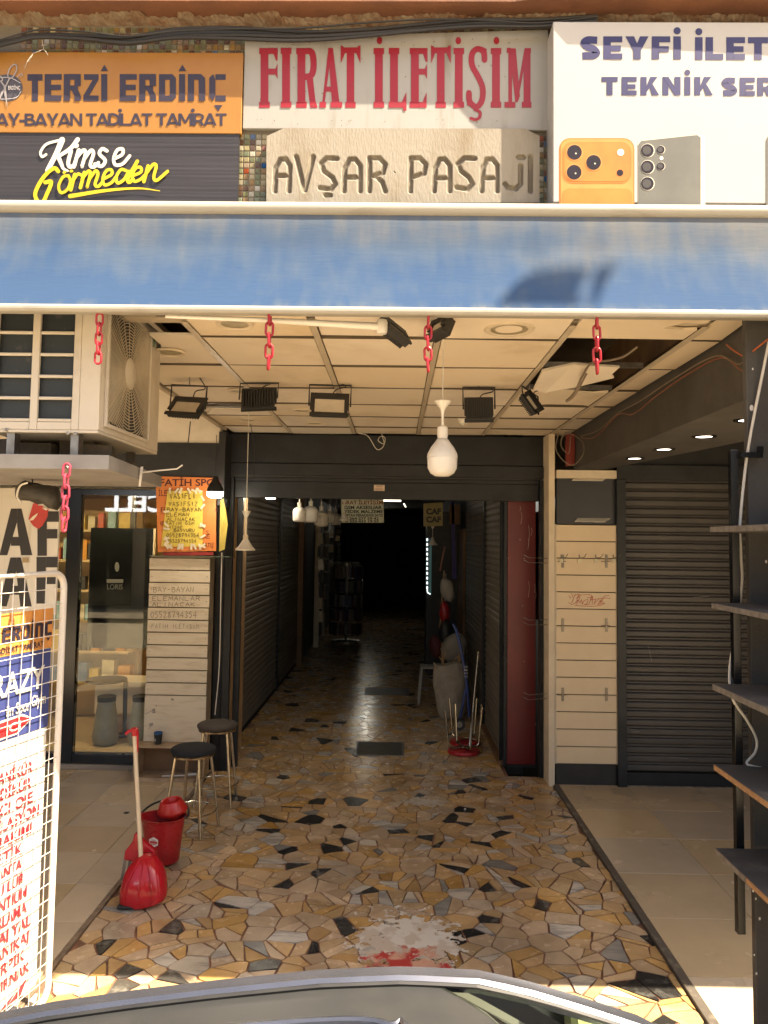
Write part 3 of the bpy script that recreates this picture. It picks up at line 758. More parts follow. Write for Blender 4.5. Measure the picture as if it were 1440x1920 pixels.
corrugated('passage_shutter', PX1, -1, 7.9, 9.3, .05, 3.1, .07, m_pslat2, 'ribbed greyish shutter just behind the red door leaf')
corrugated('passage_shutter', PX1, -1, 9.42, 11.9, .05, 3.1, .07, m_pslat2, 'ribbed greyish shutter farther along the right passage wall')
MB().box(PX1 - .05, PX1 + .02, 7.81, 11.9, .0, .04).build('passage_skirting', m_brown).__setitem__('kind', 'structure')
tag(MB().box(PX0, PX0 + .09, 13.7, 14.0, 0, 3.1).build('brown_post', m_brown), 'narrow brown wooden post deep along the left passage wall', 'post')
tag(MB().box(PX1 - .05, PX1 + .0, 12.0, 13.2, 0, 2.4).build('brown_door', m_brown, bevel=.01), 'brown wooden door on the right passage wall behind the shutters', 'door')
for u, d, w, lab in ((593, 15.6, .10, 'pale upright rail standing near the left passage wall'), (606, 17.5, .06, 'thin upright rail deepest along the left passage wall')):
    x = XS(u, 1150, d); tag(MB().box(x - w / 2, x + w / 2, d, d + .08, .05, 2.7).build('upright_rail', m_cream), lab, 'rail')
for k, (a, b) in enumerate(((8.26, 8.52),)):
    t = thing('manhole_cover', 'dull grey square manhole cover set in the passage floor', 'manhole cover', FL(714, 1405))
    MB().box(-.395, .115, 8.06, 8.60, -.005, .0050).build('frame', m_steel, t); MB().box(-.375, .095, 8.08, 8.58, .0051, .0065).build('plate', mat('manhole steel', (.10, .085, .065), .5, .5, col2=(.07, .06, .05), scale=9), t)
c = FL(722, 1296); tag(MB().box(c.x - .3, c.x + .35, c.y - .3, c.y + .25, .0015, .0062).build('manhole_cover', MATS['manhole steel']), 'farther narrow manhole cover in the dark passage floor', 'manhole cover')
# ================================================================== SIGNS ON THE FACADE
def panel(mb_or_none, u0, v0, u1, v1, d, back, name, m, parent, bevel=.002, ext=(0, 0, 0, 0)):
    x0, x1 = XS(u0, (v0 + v1) / 2, d) - ext[0], XS(u1, (v0 + v1) / 2, d) + ext[1]
    z0, z1 = ZS((u0 + u1) / 2, v1, d) - ext[2], ZS((u0 + u1) / 2, v0, d) + ext[3]
    return MB().box(x0, x1, d, back, z0, z1).build(name, m, parent, bevel=bevel), (x0, x1, z0, z1)
def crop(ox, oy, k, d):
    """drawing coordinates of an enlarged view -> plane y = d"""
    return lambda x, y, l: W(ox + x / k, oy + y / k, d) - Vector((0, l, 0))

def bold_word(word, x, y, h, k, fit=None, each=None):
    # geometric heavy capitals; k = stroke, y = baseline (drawing y runs down)
    WID = dict(S=.86, E=.82, F=.80, L=.78, T=.88, Y=1.0, V=1.05, K=.98, N=.98, R=.90, A=1.06, B=.86, D=.92, M=1.14)
    gap = h * .13
    if fit:
        tot = sum((k if q == 'İ' else h * .45 if q in ' ' else h * .5 if q == '-' else h * WID[q]) for q in word); gap = (fit - tot) / (len(word) - 1)
    global pr
    for ch in word:
        T, Bm = y - h, y
        if each: pr = Print(each[0])
        if ch == 'S':
            w = h * .86; r = k / 2; pr.line([(x + w - r * .8, T + h * .17), (x + w * .66, T + r), (x + w * .36, T + r), (x + r, T + h * .29), (x + w * .36, T + h * .45), (x + w * .66, T + h * .55), (x + w - r, Bm - h * .28), (x + w * .62, Bm - r), (x + w * .32, Bm - r), (x + r * .6, Bm - h * .15)], k * .98, sm=6, ends=False)
        elif ch == 'E':
            w = h * .82; pr.rect(x, T, x + k, Bm); pr.rect(x + k, T, x + w, T + k * .80); pr.rect(x + k, T + h * .40, x + w * .92, T + h * .40 + k * .76); pr.rect(x + k, Bm - k * .80, x + w, Bm)
        elif ch == 'F':
            w = h * .80; pr.rect(x, T, x + k, Bm); pr.rect(x + k, T, x + w, T + k * .80); pr.rect(x + k, T + h * .43, x + w * .92, T + h * .43 + k * .8)
        elif ch == 'L':
            w = h * .78; pr.rect(x, T, x + k, Bm); pr.rect(x + k, Bm - k * .82, x + w, Bm)
        elif ch == 'T':
            w = h * .88; pr.rect(x, T, x + w, T + k * .82); pr.rect(x + w / 2 - k / 2, T + k * .82, x + w / 2 + k / 2, Bm)
        elif ch == 'İ':
            w = k; pr.rect(x, T, x + k, Bm); pr.disc(x + k / 2, T - h * .24, h * .155)
        elif ch == 'Y':
            w = h * 1.0; m_ = x + w / 2; pr.poly([(x, T), (x + k * 1.15, T), (m_ + k * .35, T + h * .58), (m_ - k * .5, T + h * .63)]); pr.poly([(x + w, T), (x + w - k * 1.15, T), (m_ - k * .35, T + h * .58), (m_ + k * .5, T + h * .63)]); pr.rect(m_ - k / 2, T + h * .55, m_ + k / 2, Bm)
        elif ch == 'V':
            w = h * 1.05; m_ = x + w / 2; pr.poly([(x, T), (x + k * 1.1, T), (m_ + k * .5, Bm), (m_ - k * .5, Bm)]); pr.poly([(x + w, T), (x + w - k * 1.1, T), (m_ - k * .5, Bm), (m_ + k * .5, Bm)])
        elif ch == 'K':
            w = h * .98; pr.rect(x, T, x + k, Bm); pr.poly([(x + w * .94, T), (x + w * .94 - k * 1.2, T), (x + k, T + h * .50), (x + k, T + h * .82)]); pr.poly([(x + w * .45, T + h * .40), (x + w * .62, T + h * .32), (x + w + k * .1, Bm), (x + w - k * 1.1, Bm)])
        elif ch == 'N':
            w = h * .98; pr.rect(x, T, x + k, Bm); pr.rect(x + w - k, T, x + w, Bm); pr.poly([(x + k * .1, T), (x + k, T), (x + w - k * .1, Bm), (x + w - k, Bm)])
        elif ch == 'R':
            w = h * .90; pr.rect(x, T, x + k, Bm); pr.line([(x + k, T + k * .4), (x + w * .55, T + k * .4), (x + w * .83, T + h * .2), (x + w * .83, T + h * .42), (x + w * .55, T + h * .62), (x + k, T + h * .62)], k * .8, sm=5, ends=False); pr.poly([(x + w * .40, T + h * .60), (x + w * .70, T + h * .55), (x + w, Bm), (x + w - k * 1.15, Bm)])
        elif ch == 'A':
            w = h * 1.06; m_ = x + w / 2; q = k * 1.05; pr.poly([(x, Bm), (x + q, Bm), (m_ + q * .1, T + k), (m_ + q * .5, T), (m_ - q * .5, T)]); pr.poly([(x + w, Bm), (x + w - q, Bm), (m_ - q * .1, T + k), (m_ - q * .5, T), (m_ + q * .5, T)]); pr.rect(x + w * .24, Bm - h * .32, x + w * .76, Bm - h * .32 + k * .85)
        elif ch in 'BD':
            w = h * (.86 if ch == 'B' else .92); r = k * .46; pr.rect(x, T, x + k, Bm)
            if ch == 'D': pr.line([(x + k, T + r), (x + w * .5, T + r), (x + w - r, T + h * .3), (x + w - r, Bm - h * .3), (x + w * .5, Bm - r), (x + k, Bm - r)], k * .92, sm=5, ends=False)
            else:
                mid = T + h * .48; pr.line([(x + k, T + r), (x + w * .55, T + r), (x + w * .86 - r, T + h * .17), (x + w * .86 - r, T + h * .33), (x + w * .55, mid), (x + k, mid)], k * .88, sm=5, ends=False); pr.line([(x + k, mid + .01), (x + w * .6, mid + .01), (x + w - r, mid + h * .17), (x + w - r, Bm - h * .17), (x + w * .6, Bm - r), (x + k, Bm - r)], k * .88, sm=5, ends=False)
        elif ch == 'M':
            w = h * 1.14; m_ = x + w / 2; pr.rect(x, T, x + k, Bm); pr.rect(x + w - k, T, x + w, Bm); pr.poly([(x + k * .2, T), (x + k * 1.2, T), (m_ + k * .45, Bm - h * .22), (m_ - k * .45, Bm - h * .22)]); pr.poly([(x + w - k * .2, T), (x + w - k * 1.2, T), (m_ - k * .45, Bm - h * .22), (m_ + k * .45, Bm - h * .22)])
        elif ch == '-': w = h * .5; pr.rect(x, Bm - h * .5, x + w, Bm - h * .5 + k)
        elif ch == ' ': w = h * .45
        if each: pr.build('letter', each[1], each[2])
        x += w + gap
    return x
# --- orange tailor sign
D = 3.405
t = thing('tailor_sign', 'orange tailor shop sign with dark block letters above the black banner', 'sign', (-1.1, D, 3.9))
o_, _ = panel(None, -40, 98, 454, 249, D, YW - .004, 'sign_board', mat('orange vinyl', (.30, .152, .034), .38, col2=(0.2709, 0.1204, 0.0267), scale=2), t, ext=(.5, 0, 0, 0))
m_ink = mat('dark purple ink', (.035, .028, .045), .4)
pr = Print(crop(0, 0, 3, D))
def letters_block(pr, f=lambda x, y: (x, y)):
    def r(a, b, c, d): pr.poly([f(a, b), f(c, b), f(c, d), f(a, d)])
    def q(*p): pr.poly([f(*k) for k in p])
    r(155, 418, 240, 455); r(180, 455, 214, 570)
    r(252, 418, 288, 570); r(288, 418, 348, 450); r(288, 478, 344, 508); r(288, 538, 346, 570)
    r(360, 418, 395, 570); r(395, 418, 455, 450); r(420, 450, 455, 486); r(395, 482, 440, 510); q((405, 510), (440, 510), (455, 540), (455, 570), (420, 570), (420, 540))
    r(473, 418, 555, 450); r(470, 538, 555, 570); q((522, 450), (555, 450), (503, 538), (470, 538))
    r(570, 418, 604, 570); q((588, 365), (566, 402), (609, 402))
    r(674, 418, 708, 570); r(708, 418, 770, 450); r(708, 478, 764, 508); r(708, 538, 768, 570)
    r(784, 418, 818, 570); r(818, 418, 878, 450); r(843, 450, 878, 486); r(818, 482, 862, 510); q((828, 510), (862, 510), (878, 540), (878, 570), (844, 570), (844, 540))
    r(895, 418, 929, 570); r(929, 418, 970, 450); r(929, 538, 970, 570); q((956, 450), (970, 418), (990, 440), (990, 550), (970, 570), (956, 538))
    r(1008, 418, 1042, 570); q((1027, 365), (1004, 402), (1049, 402))
    r(1058, 418, 1092, 570); r(1092, 418, 1130, 450); q((1118, 450), (1130, 418), (1155, 440), (1155, 570), (1120, 570))
    q((1178, 440), (1200, 418), (1212, 450), (1212, 538), (1200, 570), (1178, 550)); r(1212, 418, 1270, 450); r(1212, 538, 1270, 570); q((1204, 592), (1251, 592), (1228, 628))
letters_block(pr)
bold_word('BAY-BAYAN TADİLAT TAMİRAT', -78, 708, 69, 15, 1353)
pr.build('lettering', m_ink, o_)
pr = Print(crop(0, 0, 3, D), lift=.001); pr.disc(40, 495, 88, 76, 32); pr.build('badge', mat('grey badge', (.07, .065, .08), .4), o_)
pr = Print(crop(0, 0, 3, D), lift=.0032); pr.text('ERDİNÇ', 48, 506, 20, w=68, bold=.02, flip=-1)
pr.line([(-40, 452), (0, 440), (60, 440), (118, 470)], 2.5, sm=5); pr.line([(-30, 556), (30, 560), (95, 550), (122, 515)], 2.5, sm=5); pr.build('badge_lettering', mat('badge white', (.62, .6, .6), .4), o_)
pr = Print(crop(0, 0, 3, D), lift=.0046)
ring = lambda cx, cy, a, b, an: [(cx + a * math.cos(q) * math.cos(an) - b * math.sin(q) * math.sin(an), cy + a * math.cos(q) * math.sin(an) + b * math.sin(q) * math.cos(an)) for q in [2 * math.pi * i / 22 for i in range(22)]]
pr.line(ring(72, 405, 42, 20, R(115)), 7, closed=True); pr.line([(56, 445), (30, 500), (20, 520)], 8); pr.poly([(36, 485), (22, 480), (28, 540), (46, 614)]); pr.poly([(30, 500), (10, 520), (-12, 590), (20, 530)])
pr.line(ring(-20, 440, 40, 18, R(20)), 7, closed=True); pr.line([(10, 465), (34, 495)], 8)
pr.line([(100, 440), (122, 418), (130, 426), (120, 436)], 4, sm=4)
pr.build('scissors_print', mat('printed silver', (.30, .28, .29), .35), o_)

# --- black banner
D = 3.41
t = thing('black_banner', 'black banner with white and yellow script lettering under the orange sign', 'banner', (-1.1, D, 3.7))
x0, x1, z0, z1 = XS(-40, 310, D) - .5, XS(447, 310, D), ZS(200, 370, D) - .03, ZS(200, 249.6, D)
mb = MB(); nx, nz = 8, 60; V = []
for j in range(nz + 1):
    for i in range(nx + 1):
        V.append((x0 + (x1 - x0) * i / nx, D - .0008 * math.sin(j * 1.9 + math.sin(j * .7) + i * .3) * (1.0 if j % 3 else .3), z0 + (z1 - z0) * j / nz))
mb.add(V, [(j * (nx + 1) + i, j * (nx + 1) + i + 1, (j + 1) * (nx + 1) + i + 1, (j + 1) * (nx + 1) + i) for j in range(nz) for i in range(nx)])
bb = mb.build('banner_sheet', mat('black vinyl', (.035, .032, .036), .42, col2=(.025, .023, .026), scale=3, stretch=(.5, 1, 12), bump=.15, bscale=6), t, smooth=True)
MB().box(x0, x1, D + .006, YW - .003, z0, z1).build('banner_board', m_black, t)
pr = Print(crop(0, 0, 3, D), lift=.0045)
for st, w in (([(262, 872), (240, 884), (231, 858), (262, 815), (320, 796), (348, 792)], 15), ([(352, 790), (322, 862), (270, 962)], (34, 26)), ([(440, 788), (400, 838), (330, 884)], (26, 20)), ([(328, 878), (348, 925), (360, 952), (384, 964)], (26, 12)),
              ([(402, 852), (386, 918), (398, 942), (424, 928)], 22), ([(430, 826), (436, 822)], 22), ([(446, 848), (418, 942)], 22), ([(430, 895), (470, 850), (484, 866), (464, 940)], 20), ([(474, 900), (512, 850), (528, 866), (510, 930), (530, 942), (556, 918)], 20),
              ([(604, 852), (578, 840), (562, 868), (594, 905), (574, 938), (536, 926)], 20), ([(642, 898), (690, 872), (692, 842), (662, 848), (642, 895), (652, 930), (692, 925), (732, 880)], 19)):
    pr.line(st, w, sm=6)
pr.build('white_script', mat('white vinyl', (.62, .59, .53), .4), bb)
pr = Print(crop(0, 0, 3, D), lift=.0068)
for st, w in (([(332, 968), (308, 950), (262, 985), (218, 1050), (202, 1106), (236, 1150), (270, 1090), (292, 1028), (258, 1030)], 22), ([(388, 992), (358, 1000), (334, 1050), (348, 1088), (384, 1068), (400, 1022), (388, 992)], 17), ([(364, 975), (369, 972)], 16), ([(403, 968), (408, 966)], 16),
              ([(424, 985), (402, 1072)], 20), ([(412, 1025), (440, 984), (462, 990)], 17), ([(478, 975), (456, 1060)], 20), ([(466, 1012), (500, 968), (512, 984), (494, 1056)], 18), ([(506, 1012), (540, 966), (554, 984), (538, 1040), (556, 1052), (578, 1030)], 18),
              ([(586, 1010), (630, 986), (630, 960), (602, 965), (582, 1008), (592, 1044), (630, 1032), (655, 1000)], 17), ([(716, 966), (684, 958), (658, 1000), (666, 1034), (700, 1015), (728, 968)], 17), ([(776, 912), (724, 1005), (730, 1030), (752, 1012)], 20),
              ([(750, 992), (795, 972), (794, 946), (766, 950), (746, 994), (760, 1024), (796, 1010), (824, 980)], 17), ([(836, 938), (812, 1026)], 20), ([(826, 980), (864, 930), (882, 940), (868, 1000), (886, 1018), (946, 968)], 18),
              ([(398, 1108), (600, 1076), (780, 1064), (902, 1078)], (24, 4))):
    pr.line(st, w, sm=6)
pr.build('yellow_script', mat('yellow vinyl', (.60, .46, .02), .4), bb)

# --- red serif sign
D = 3.415
t = thing('phone_shop_sign', 'weathered white sign with tall red serif letters above the stone plaque', 'sign', (-.0, D, 4.2))
m_old = mat('weathered white sheet', (0.2838, 0.2795, 0.2666), .5, col2=(0.1892, 0.172, 0.1419), scale=3.5, stretch=(2.2, 1, .35), lo=.52, hi=.78, bump=.05)
x0a, x1a = XS(457, 150, D), XS(1028, 150, D); zb_ = ZS(740, 242.5, D)
sbd = MB().prism([(x0a, D, zb_), (x1a, D, zb_), (x1a, D, ZS(1028, 55, D)), (x0a, D, ZS(457, 71, D))], (0, YW - .004 - D, 0)).build('sign_board', m_old, t, bevel=.003)
pr = Print(crop(440, 0, 2.3226, D))
def stem(x, w=17, s=23, top=210, foot=True):
    pr.rect(x - w, top + 26, x + w, 446); pr.rect(x - s, top, x + s, top + 27)
    if foot: pr.rect(x - s, 444, x + s, 470)
stem(130); pr.rect(150, 210, 188, 236); pr.poly([(170, 236), (187, 230), (187, 265), (180, 265)]); pr.rect(146, 300, 178, 326); pr.poly([(178, 300), (187, 278), (187, 346), (178, 326)])
stem(224); stem(291)
pr.line([(306, 223), (335, 228), (344, 275), (336, 325), (304, 337)], 27, sm=5, ends=False); pr.poly([(312, 335), (340, 332), (352, 440), (362, 470), (330, 470), (326, 440)])
pr.poly([(382, 446), (392, 446), (420, 235), (408, 212)]); pr.poly([(406, 210), (428, 210), (456, 446), (424, 446)]); pr.rect(392, 378, 430, 400); pr.rect(370, 445, 398, 470); pr.rect(418, 445, 468, 470)
def tee(o):
    pr.rect(465 + o, 208, 545 + o, 233); pr.poly([(462 + o, 198), (474 + o, 204), (480 + o, 234), (462 + o, 278)]); pr.poly([(536 + o, 204), (548 + o, 198), (548 + o, 278), (530 + o, 234)]); pr.rect(488 + o, 233, 521 + o, 446); pr.rect(482 + o, 445, 527 + o, 470)
tee(0); stem(628); pr.disc(631, 178, 12, 16); stem(694); pr.rect(712, 446, 748, 470); pr.poly([(728, 446), (748, 402), (748, 484), (735, 484)])
stem(785); pr.rect(804, 210, 840, 236); pr.poly([(820, 236), (840, 232), (840, 270), (832, 270)]); pr.rect(801, 300, 828, 326); pr.poly([(828, 300), (838, 278), (838, 346), (828, 326)]); pr.rect(804, 446, 836, 470); pr.poly([(818, 446), (836, 402), (836, 448)])
tee(393); stem(976); pr.disc(974, 178, 12, 16)
pr.line([(1088, 262), (1084, 228), (1058, 214), (1034, 236), (1034, 285), (1060, 335), (1080, 385), (1076, 440), (1052, 466), (1024, 444), (1020, 405)], 25, sm=5); pr.poly([(1078, 205), (1098, 215), (1090, 275)]); pr.poly([(1012, 405), (1022, 398), (1034, 465), (1012, 460)])
pr.line([(1046, 478), (1068, 490), (1066, 512), (1048, 522), (1028, 516)], 13, sm=5)
stem(1138); pr.disc(1140, 178, 12, 16)
pr.rect(1192, 230, 1208, 446); pr.poly([(1196, 212), (1224, 212), (1242, 420), (1232, 446), (1222, 446)]); pr.poly([(1232, 446), (1222, 446), (1262, 212), (1276, 212)]); pr.rect(1258, 230, 1288, 446); pr.rect(1175, 445, 1222, 470); pr.rect(1250, 445, 1292, 470); pr.rect(1185, 210, 1202, 232); pr.rect(1264, 210, 1290, 232)
pr.build('lettering', mat('faded red vinyl', (.26, .009, .02), .4, col2=(.23, .014, .024), scale=4), sbd)
# grime specks and a scratch
pr = Print(crop(440, 0, 2.3226, D), lift=.003)
for _ in range(60):
    x = random.uniform(60, 1340); y = random.choice((random.uniform(165, 200), random.uniform(520, 555), random.uniform(170, 550))); pr.disc(x, y, random.uniform(1, 3), random.uniform(1, 4), n=7)
pr.build('grime_speck', mat('grime', (.16, .13, .10), .9), sbd)

# --- carved stone plaque: the letters are cut into the face
D = 3.388
t = thing('stone_plaque', 'pale stone plaque with carved dark letters above the awning', 'plaque', (0, D, 3.85))
STR = [[(175, 832), (178, 730), (198, 694), (222, 692), (240, 720), (236, 832)], [(180, 765), (238, 765)], [(268, 682), (303, 828)], [(342, 682), (305, 828)],
       [(445, 690), (400, 688), (376, 712), (388, 745), (425, 772), (438, 800), (420, 824), (372, 818)], [(396, 850), (416, 850)],
       [(475, 832), (480, 730), (500, 694), (524, 692), (546, 720), (546, 832)], [(482, 772), (545, 772)], [(586, 832), (588, 688), (630, 688), (655, 715), (645, 752), (602, 766)], [(612, 766), (642, 792), (655, 832)],
       [(694, 748), (699, 752)], [(765, 832), (768, 688), (806, 688), (832, 715), (824, 755), (778, 770)], [(868, 832), (874, 730), (892, 694), (914, 692), (936, 720), (936, 832)], [(873, 775), (935, 775)],
       [(1045, 690), (1000, 688), (972, 715), (986, 745), (1020, 772), (1035, 800), (1015, 824), (967, 816)], [(1075, 832), (1081, 730), (1098, 694), (1122, 692), (1143, 720), (1143, 832)], [(1080, 775), (1143, 775)],
       [(1246, 722), (1245, 800), (1225, 822), (1190, 816), (1178, 800)], [(1236, 684), (1258, 684)], [(1288, 682), (1288, 832)]]
SEG = [(a, b, 4 if len(s_) == 2 and abs(s_[0][0] - s_[1][0]) < 6 and abs(s_[0][1] - s_[1][1]) < 6 else 13.5) for s_ in STR for a, b in zip(s_, s_[1:])]
cp = crop(440, 0, 2.3226, D)
NX, NY = 470, 84
gx = [138 + (1328 - 138) * i / NX for i in range(NX + 1)]; gy = [655 + (860 - 655) * j / NY for j in range(NY + 1)]
import numpy as np
GX, GY = np.meshgrid(np.array(gx), np.array(gy)); dep = np.zeros_like(GX)
for a, b, hw in SEG:
    ax, ay = a; bx, by = b; L2 = (bx - ax) ** 2 + (by - ay) ** 2
    tt = np.clip(((GX - ax) * (bx - ax) + (GY - ay) * (by - ay)) / max(L2, 1e-9), 0, 1)
    ds = np.hypot(GX - ax - tt * (bx - ax), GY - ay - tt * (by - ay))
    dep = np.maximum(dep, np.clip(hw - ds, 0, 10) / 10)
V = [cp(gx[i], gy[j], -.012 * dep[j, i]) for j in range(NY + 1) for i in range(NX + 1)]
mb = MB()
for j in range(NY):
    for i in range(NX):
        q = (dep[j, i] + dep[j + 1, i] + dep[j, i + 1] + dep[j + 1, i + 1]) / 4
        mb.f.append([j * (NX + 1) + i, j * (NX + 1) + i + 1, (j + 1) * (NX + 1) + i + 1, (j + 1) * (NX + 1) + i]); mb.m.append(1 if q > .22 else 0)
mb.v = V
m_stone = mat('pale limestone', (.245, .222, .182), .8, col2=(0.1892, 0.1548, 0.1075), scale=3.5, stretch=(1.6, 1, .5), lo=.45, hi=.75, bump=.25, bscale=70)
m_patina = mat('dark carving patina', (.11, .092, .07), .8, col2=(.19, .165, .12), scale=22, stretch=(1, 1, .3), lo=.45, hi=.7, bump=.3)
mb.build('carved_face', [m_stone, m_patina], t, fixn=False)
mb = MB()
top = [(138, 655), (140, 592), (215, 558), (1265, 560), (1328, 592), (1328, 655)]; mb.prism([cp(x, y, 0) for x, y in top], (0, YW - .002 - D, 0))
mb.prism([cp(x, y, 0) for x, y in ((138, 860), (1328, 860), (1328, 882), (138, 882))], (0, YW - .002 - D, 0))
mb.prism([cp(x, y, -.014) for x, y in ((138.3, 655), (1327.7, 655), (1327.7, 860), (138.3, 860))], (0, .035, 0))
for x in (138, 1328): mb.add([cp(x, 655, 0), cp(x, 860, 0), cp(x, 860, -.05), cp(x, 655, -.05)], [(0, 1, 2, 3)])
mb.build('slab', m_stone, t, fixn=True)

# --- big white phone sign on the right
D = 3.285
t = thing('phone_repair_sign', 'large clean white sign with blue lettering and phone pictures on the right', 'sign', (1.3, D, 4.1))
xs0, xs1, zs0, zs1 = XS(1037, 200, D), 3.0, ZS(1100, 371, D) - .02, ZS(1240, 41, D)
ws = MB().box(xs0, xs1, D, YW - .002, zs0, zs1).build('sign_board', mat('white lightbox film', (0.387, 0.3784, 0.3655), .35, col2=(0.3698, 0.3612, 0.3483), scale=2), t, bevel=.004)
pr = Print(crop(1000, 0, 3.2727, D))
E3 = (crop(1000, 0, 3.2727, D), mat('blue vinyl', (.013, .011, .085), .4), ws)
bold_word('SEYFİ', 288, 366, 142, 46, 617, E3); bold_word('İLETİ', 992, 369, 140, 46, None, E3)
bold_word('TEKNİK', 418, 586, 113, 37, 680, E3); bold_word('SERVİS', 1154, 590, 113, 37, None, E3)
def phone(x0, y0, x1, cols, body): pass
C3 = crop(1000, 0, 3.2727, D)
m_or = mat('orange print', (.5, .16, .022), .35, col2=(.44, .13, .02), scale=3); m_or2 = mat('orange print light', (.56, .24, .06), .35); m_lens = mat('lens print', (.025, .018, .02), .15); m_gy = mat('grey print', (.14, .14, .12), .35, col2=(.10, .10, .09), scale=3); m_gy2 = mat('pale rim print', (.62, .58, .48), .4)
a = Print(C3, lift=.0008).rrect(158, 848, 620, 1330, 66).build('phone_print', m_or, ws)
Print(C3, lift=.0022).rrect(166, 856, 612, 1330, 60).build('phone_back', m_or2, ws)
Print(C3, lift=.0030).rrect(176, 874, 600, 1128, 62).build('camera_plate_edge', m_or, ws)
Print(C3, lift=.0038).rrect(188, 880, 590, 1116, 54).build('camera_plate', mat('orange print mid', (.52, .18, .03), .35), ws)
Print(C3, lift=.0030).rrect(176, 1158, 606, 1330, 40).build('phone_window', MATS['orange print mid'], ws)
for x, y in ((251, 938), (368, 1000), (249, 1060)):
    Print(C3, lift=.0046).disc(x, y, 52, n=28).build('lens_rim', m_or2, ws); Print(C3, lift=.0054).disc(x, y, 45, n=28).build('lens', m_lens, ws); Print(C3, lift=.0062).disc(x + 8, y + 8, 5).build('lens_glint', m_gy2, ws)
Print(C3, lift=.0046).disc(534, 938, 21).build('flash', m_white, ws); Print(C3, lift=.0046).disc(530, 1063, 20).build('sensor', m_lens, ws)
pr = Print(C3, lift=.0008); pr.poly([(640, 1330), (640, 885), (655, 862), (1005, 826), (1040, 828), (1054, 850), (1054, 1330)]); pr.build('phone_print', m_gy2, ws)
pr = Print(C3, lift=.0022); pr.poly([(644, 1330), (644, 888), (660, 866), (1005, 830), (1026, 846), (1026, 1330)]); pr.build('phone_back', m_gy, ws)
for x, y, r in ((700, 926, 43), (700, 1027, 43), (700, 1129, 43), (782, 921, 26), (782, 1022, 26)):
    Print(C3, lift=.0030).disc(x, y, r, n=26).build('lens_rim', m_gy2, ws); Print(C3, lift=.0038).disc(x - 2, y, r * .92, n=26).build('lens', m_lens, ws); Print(C3, lift=.0046).disc(x - 6, y, r * .62, n=26).build('lens_core', mat('lens inner', (.07, .065, .06), .2), ws)
Print(C3, lift=.0030).disc(785, 973, 11).build('flash', m_white, ws)
Print(C3, lift=.0022).rrect(1428, 820, 1900, 1330, 50).build('phone_print', m_gy, ws)

# ================================================================== AWNING
DA, DT = 3.10, 3.24
t = thing('awning', 'long faded blue awning with cream top and bottom bars under the signs', 'awning', (0, 3.1, 3.3))
AX0, AX1 = -3.2, 5.2
zt0 = ZS(740, 404, DT); zb0 = ZS(740, 582, DA)
mb = MB(); nx, nz = 220, 14; V = []
for j in range(nz + 1):
    f = j / nz
    for i in range(nx + 1):
        x = AX0 + (AX1 - AX0) * i / nx
        sag = .006 * math.sin(x * 1.7 + 1) + .004 * math.sin(x * 4.1)
        yy = DT + (DA - DT) * f + .022 * math.sin(f * math.pi) + .0016 * math.sin(x * 11 + f * 3) * math.sin(f * math.pi) + .0012 * math.sin(x * 29 + 8 * f) * math.sin(f * math.pi)
        V.append((x, yy, zt0 + (zb0 - zt0) * f))
mb.add(V, [(j * (nx + 1) + i, j * (nx + 1) + i + 1, (j + 1) * (nx + 1) + i + 1, (j + 1) * (nx + 1) + i) for j in range(nz) for i in range(nx)])
# faded blue cloth: bleached towards the upper edge, rain streaks, blotches
m = bpy.data.materials.new('faded blue canvas'); m.use_nodes = True; nt = m.node_tree; N = nt.nodes; L = nt.links; b = N['Principled BSDF']; b.inputs['Roughness'].default_value = .9; b.inputs['Specular IOR Level'].default_value = .12
tc = N.new('ShaderNodeTexCoord'); sep = N.new('ShaderNodeSeparateXYZ'); L.new(tc.outputs['Object'], sep.inputs[0])
mrz = N.new('ShaderNodeMapRange'); mrz.inputs['From Min'].default_value = zb0 - 3.3; mrz.inputs['From Max'].default_value = zt0 - 3.3; L.new(sep.outputs['Z'], mrz.inputs['Value'])
def noise(sc, stretch, detail=5):
    mp = N.new('ShaderNodeMapping'); mp.inputs['Scale'].default_value = stretch; L.new(tc.outputs['Object'], mp.inputs[0])
    nz_ = N.new('ShaderNodeTexNoise'); nz_.inputs['Scale'].default_value = sc; nz_.inputs['Detail'].default_value = detail; L.new(mp.outputs[0], nz_.inputs['Vector']); return nz_.outputs['Fac']
def mth(op, a, b_=None, c_=None):
    q = N.new('ShaderNodeMath'); q.operation = op
    for i, s_ in enumerate((a, b_, c_)):
        if s_ is None: continue
        if isinstance(s_, (int, float)): q.inputs[i].default_value = s_
        else: L.new(s_, q.inputs[i])
    return q.outputs[0]
big = noise(2.2, (1, 1, 2.2)); streak = noise(16, (1, 1, .10), 6); fine = noise(40, (.3, 1, 2), 4)
fz = mth('POWER', mrz.outputs[0], 1.5)
ff = mth('ADD', mth('MULTIPLY', fz, .85), mth('ADD', mth('MULTIPLY_ADD', big, 1.0, -.47), mth('ADD', mth('MULTIPLY_ADD', streak, .75, -.38), mth('MULTIPLY_ADD', fine, .12, -.06))))
edge = mth('MULTIPLY', mth('SUBTRACT', 1.0, mth('SMOOTH_MIN', mth('MULTIPLY', mrz.outputs[0], 9), 1.0, .2)), mth('MULTIPLY_ADD', streak, 2.4, -.85))
ff = mth('ADD', ff, edge); xr = mth('MULTIPLY_ADD', sep.outputs['X'], .06, -.06); ff = mth('ADD', ff, xr)
cr = N.new('ShaderNodeValToRGB'); L.new(ff, cr.inputs[0]); e = cr.color_ramp.elements
e[0].position = .05; e[0].color = (.034, .068, .142, 1); e[1].position = .95; e[1].color = (.118, .126, .136, 1)
q = e.new(.45); q.color = (.058, .088, .142, 1)
L.new(cr.outputs[0], b.inputs['Base Color'])
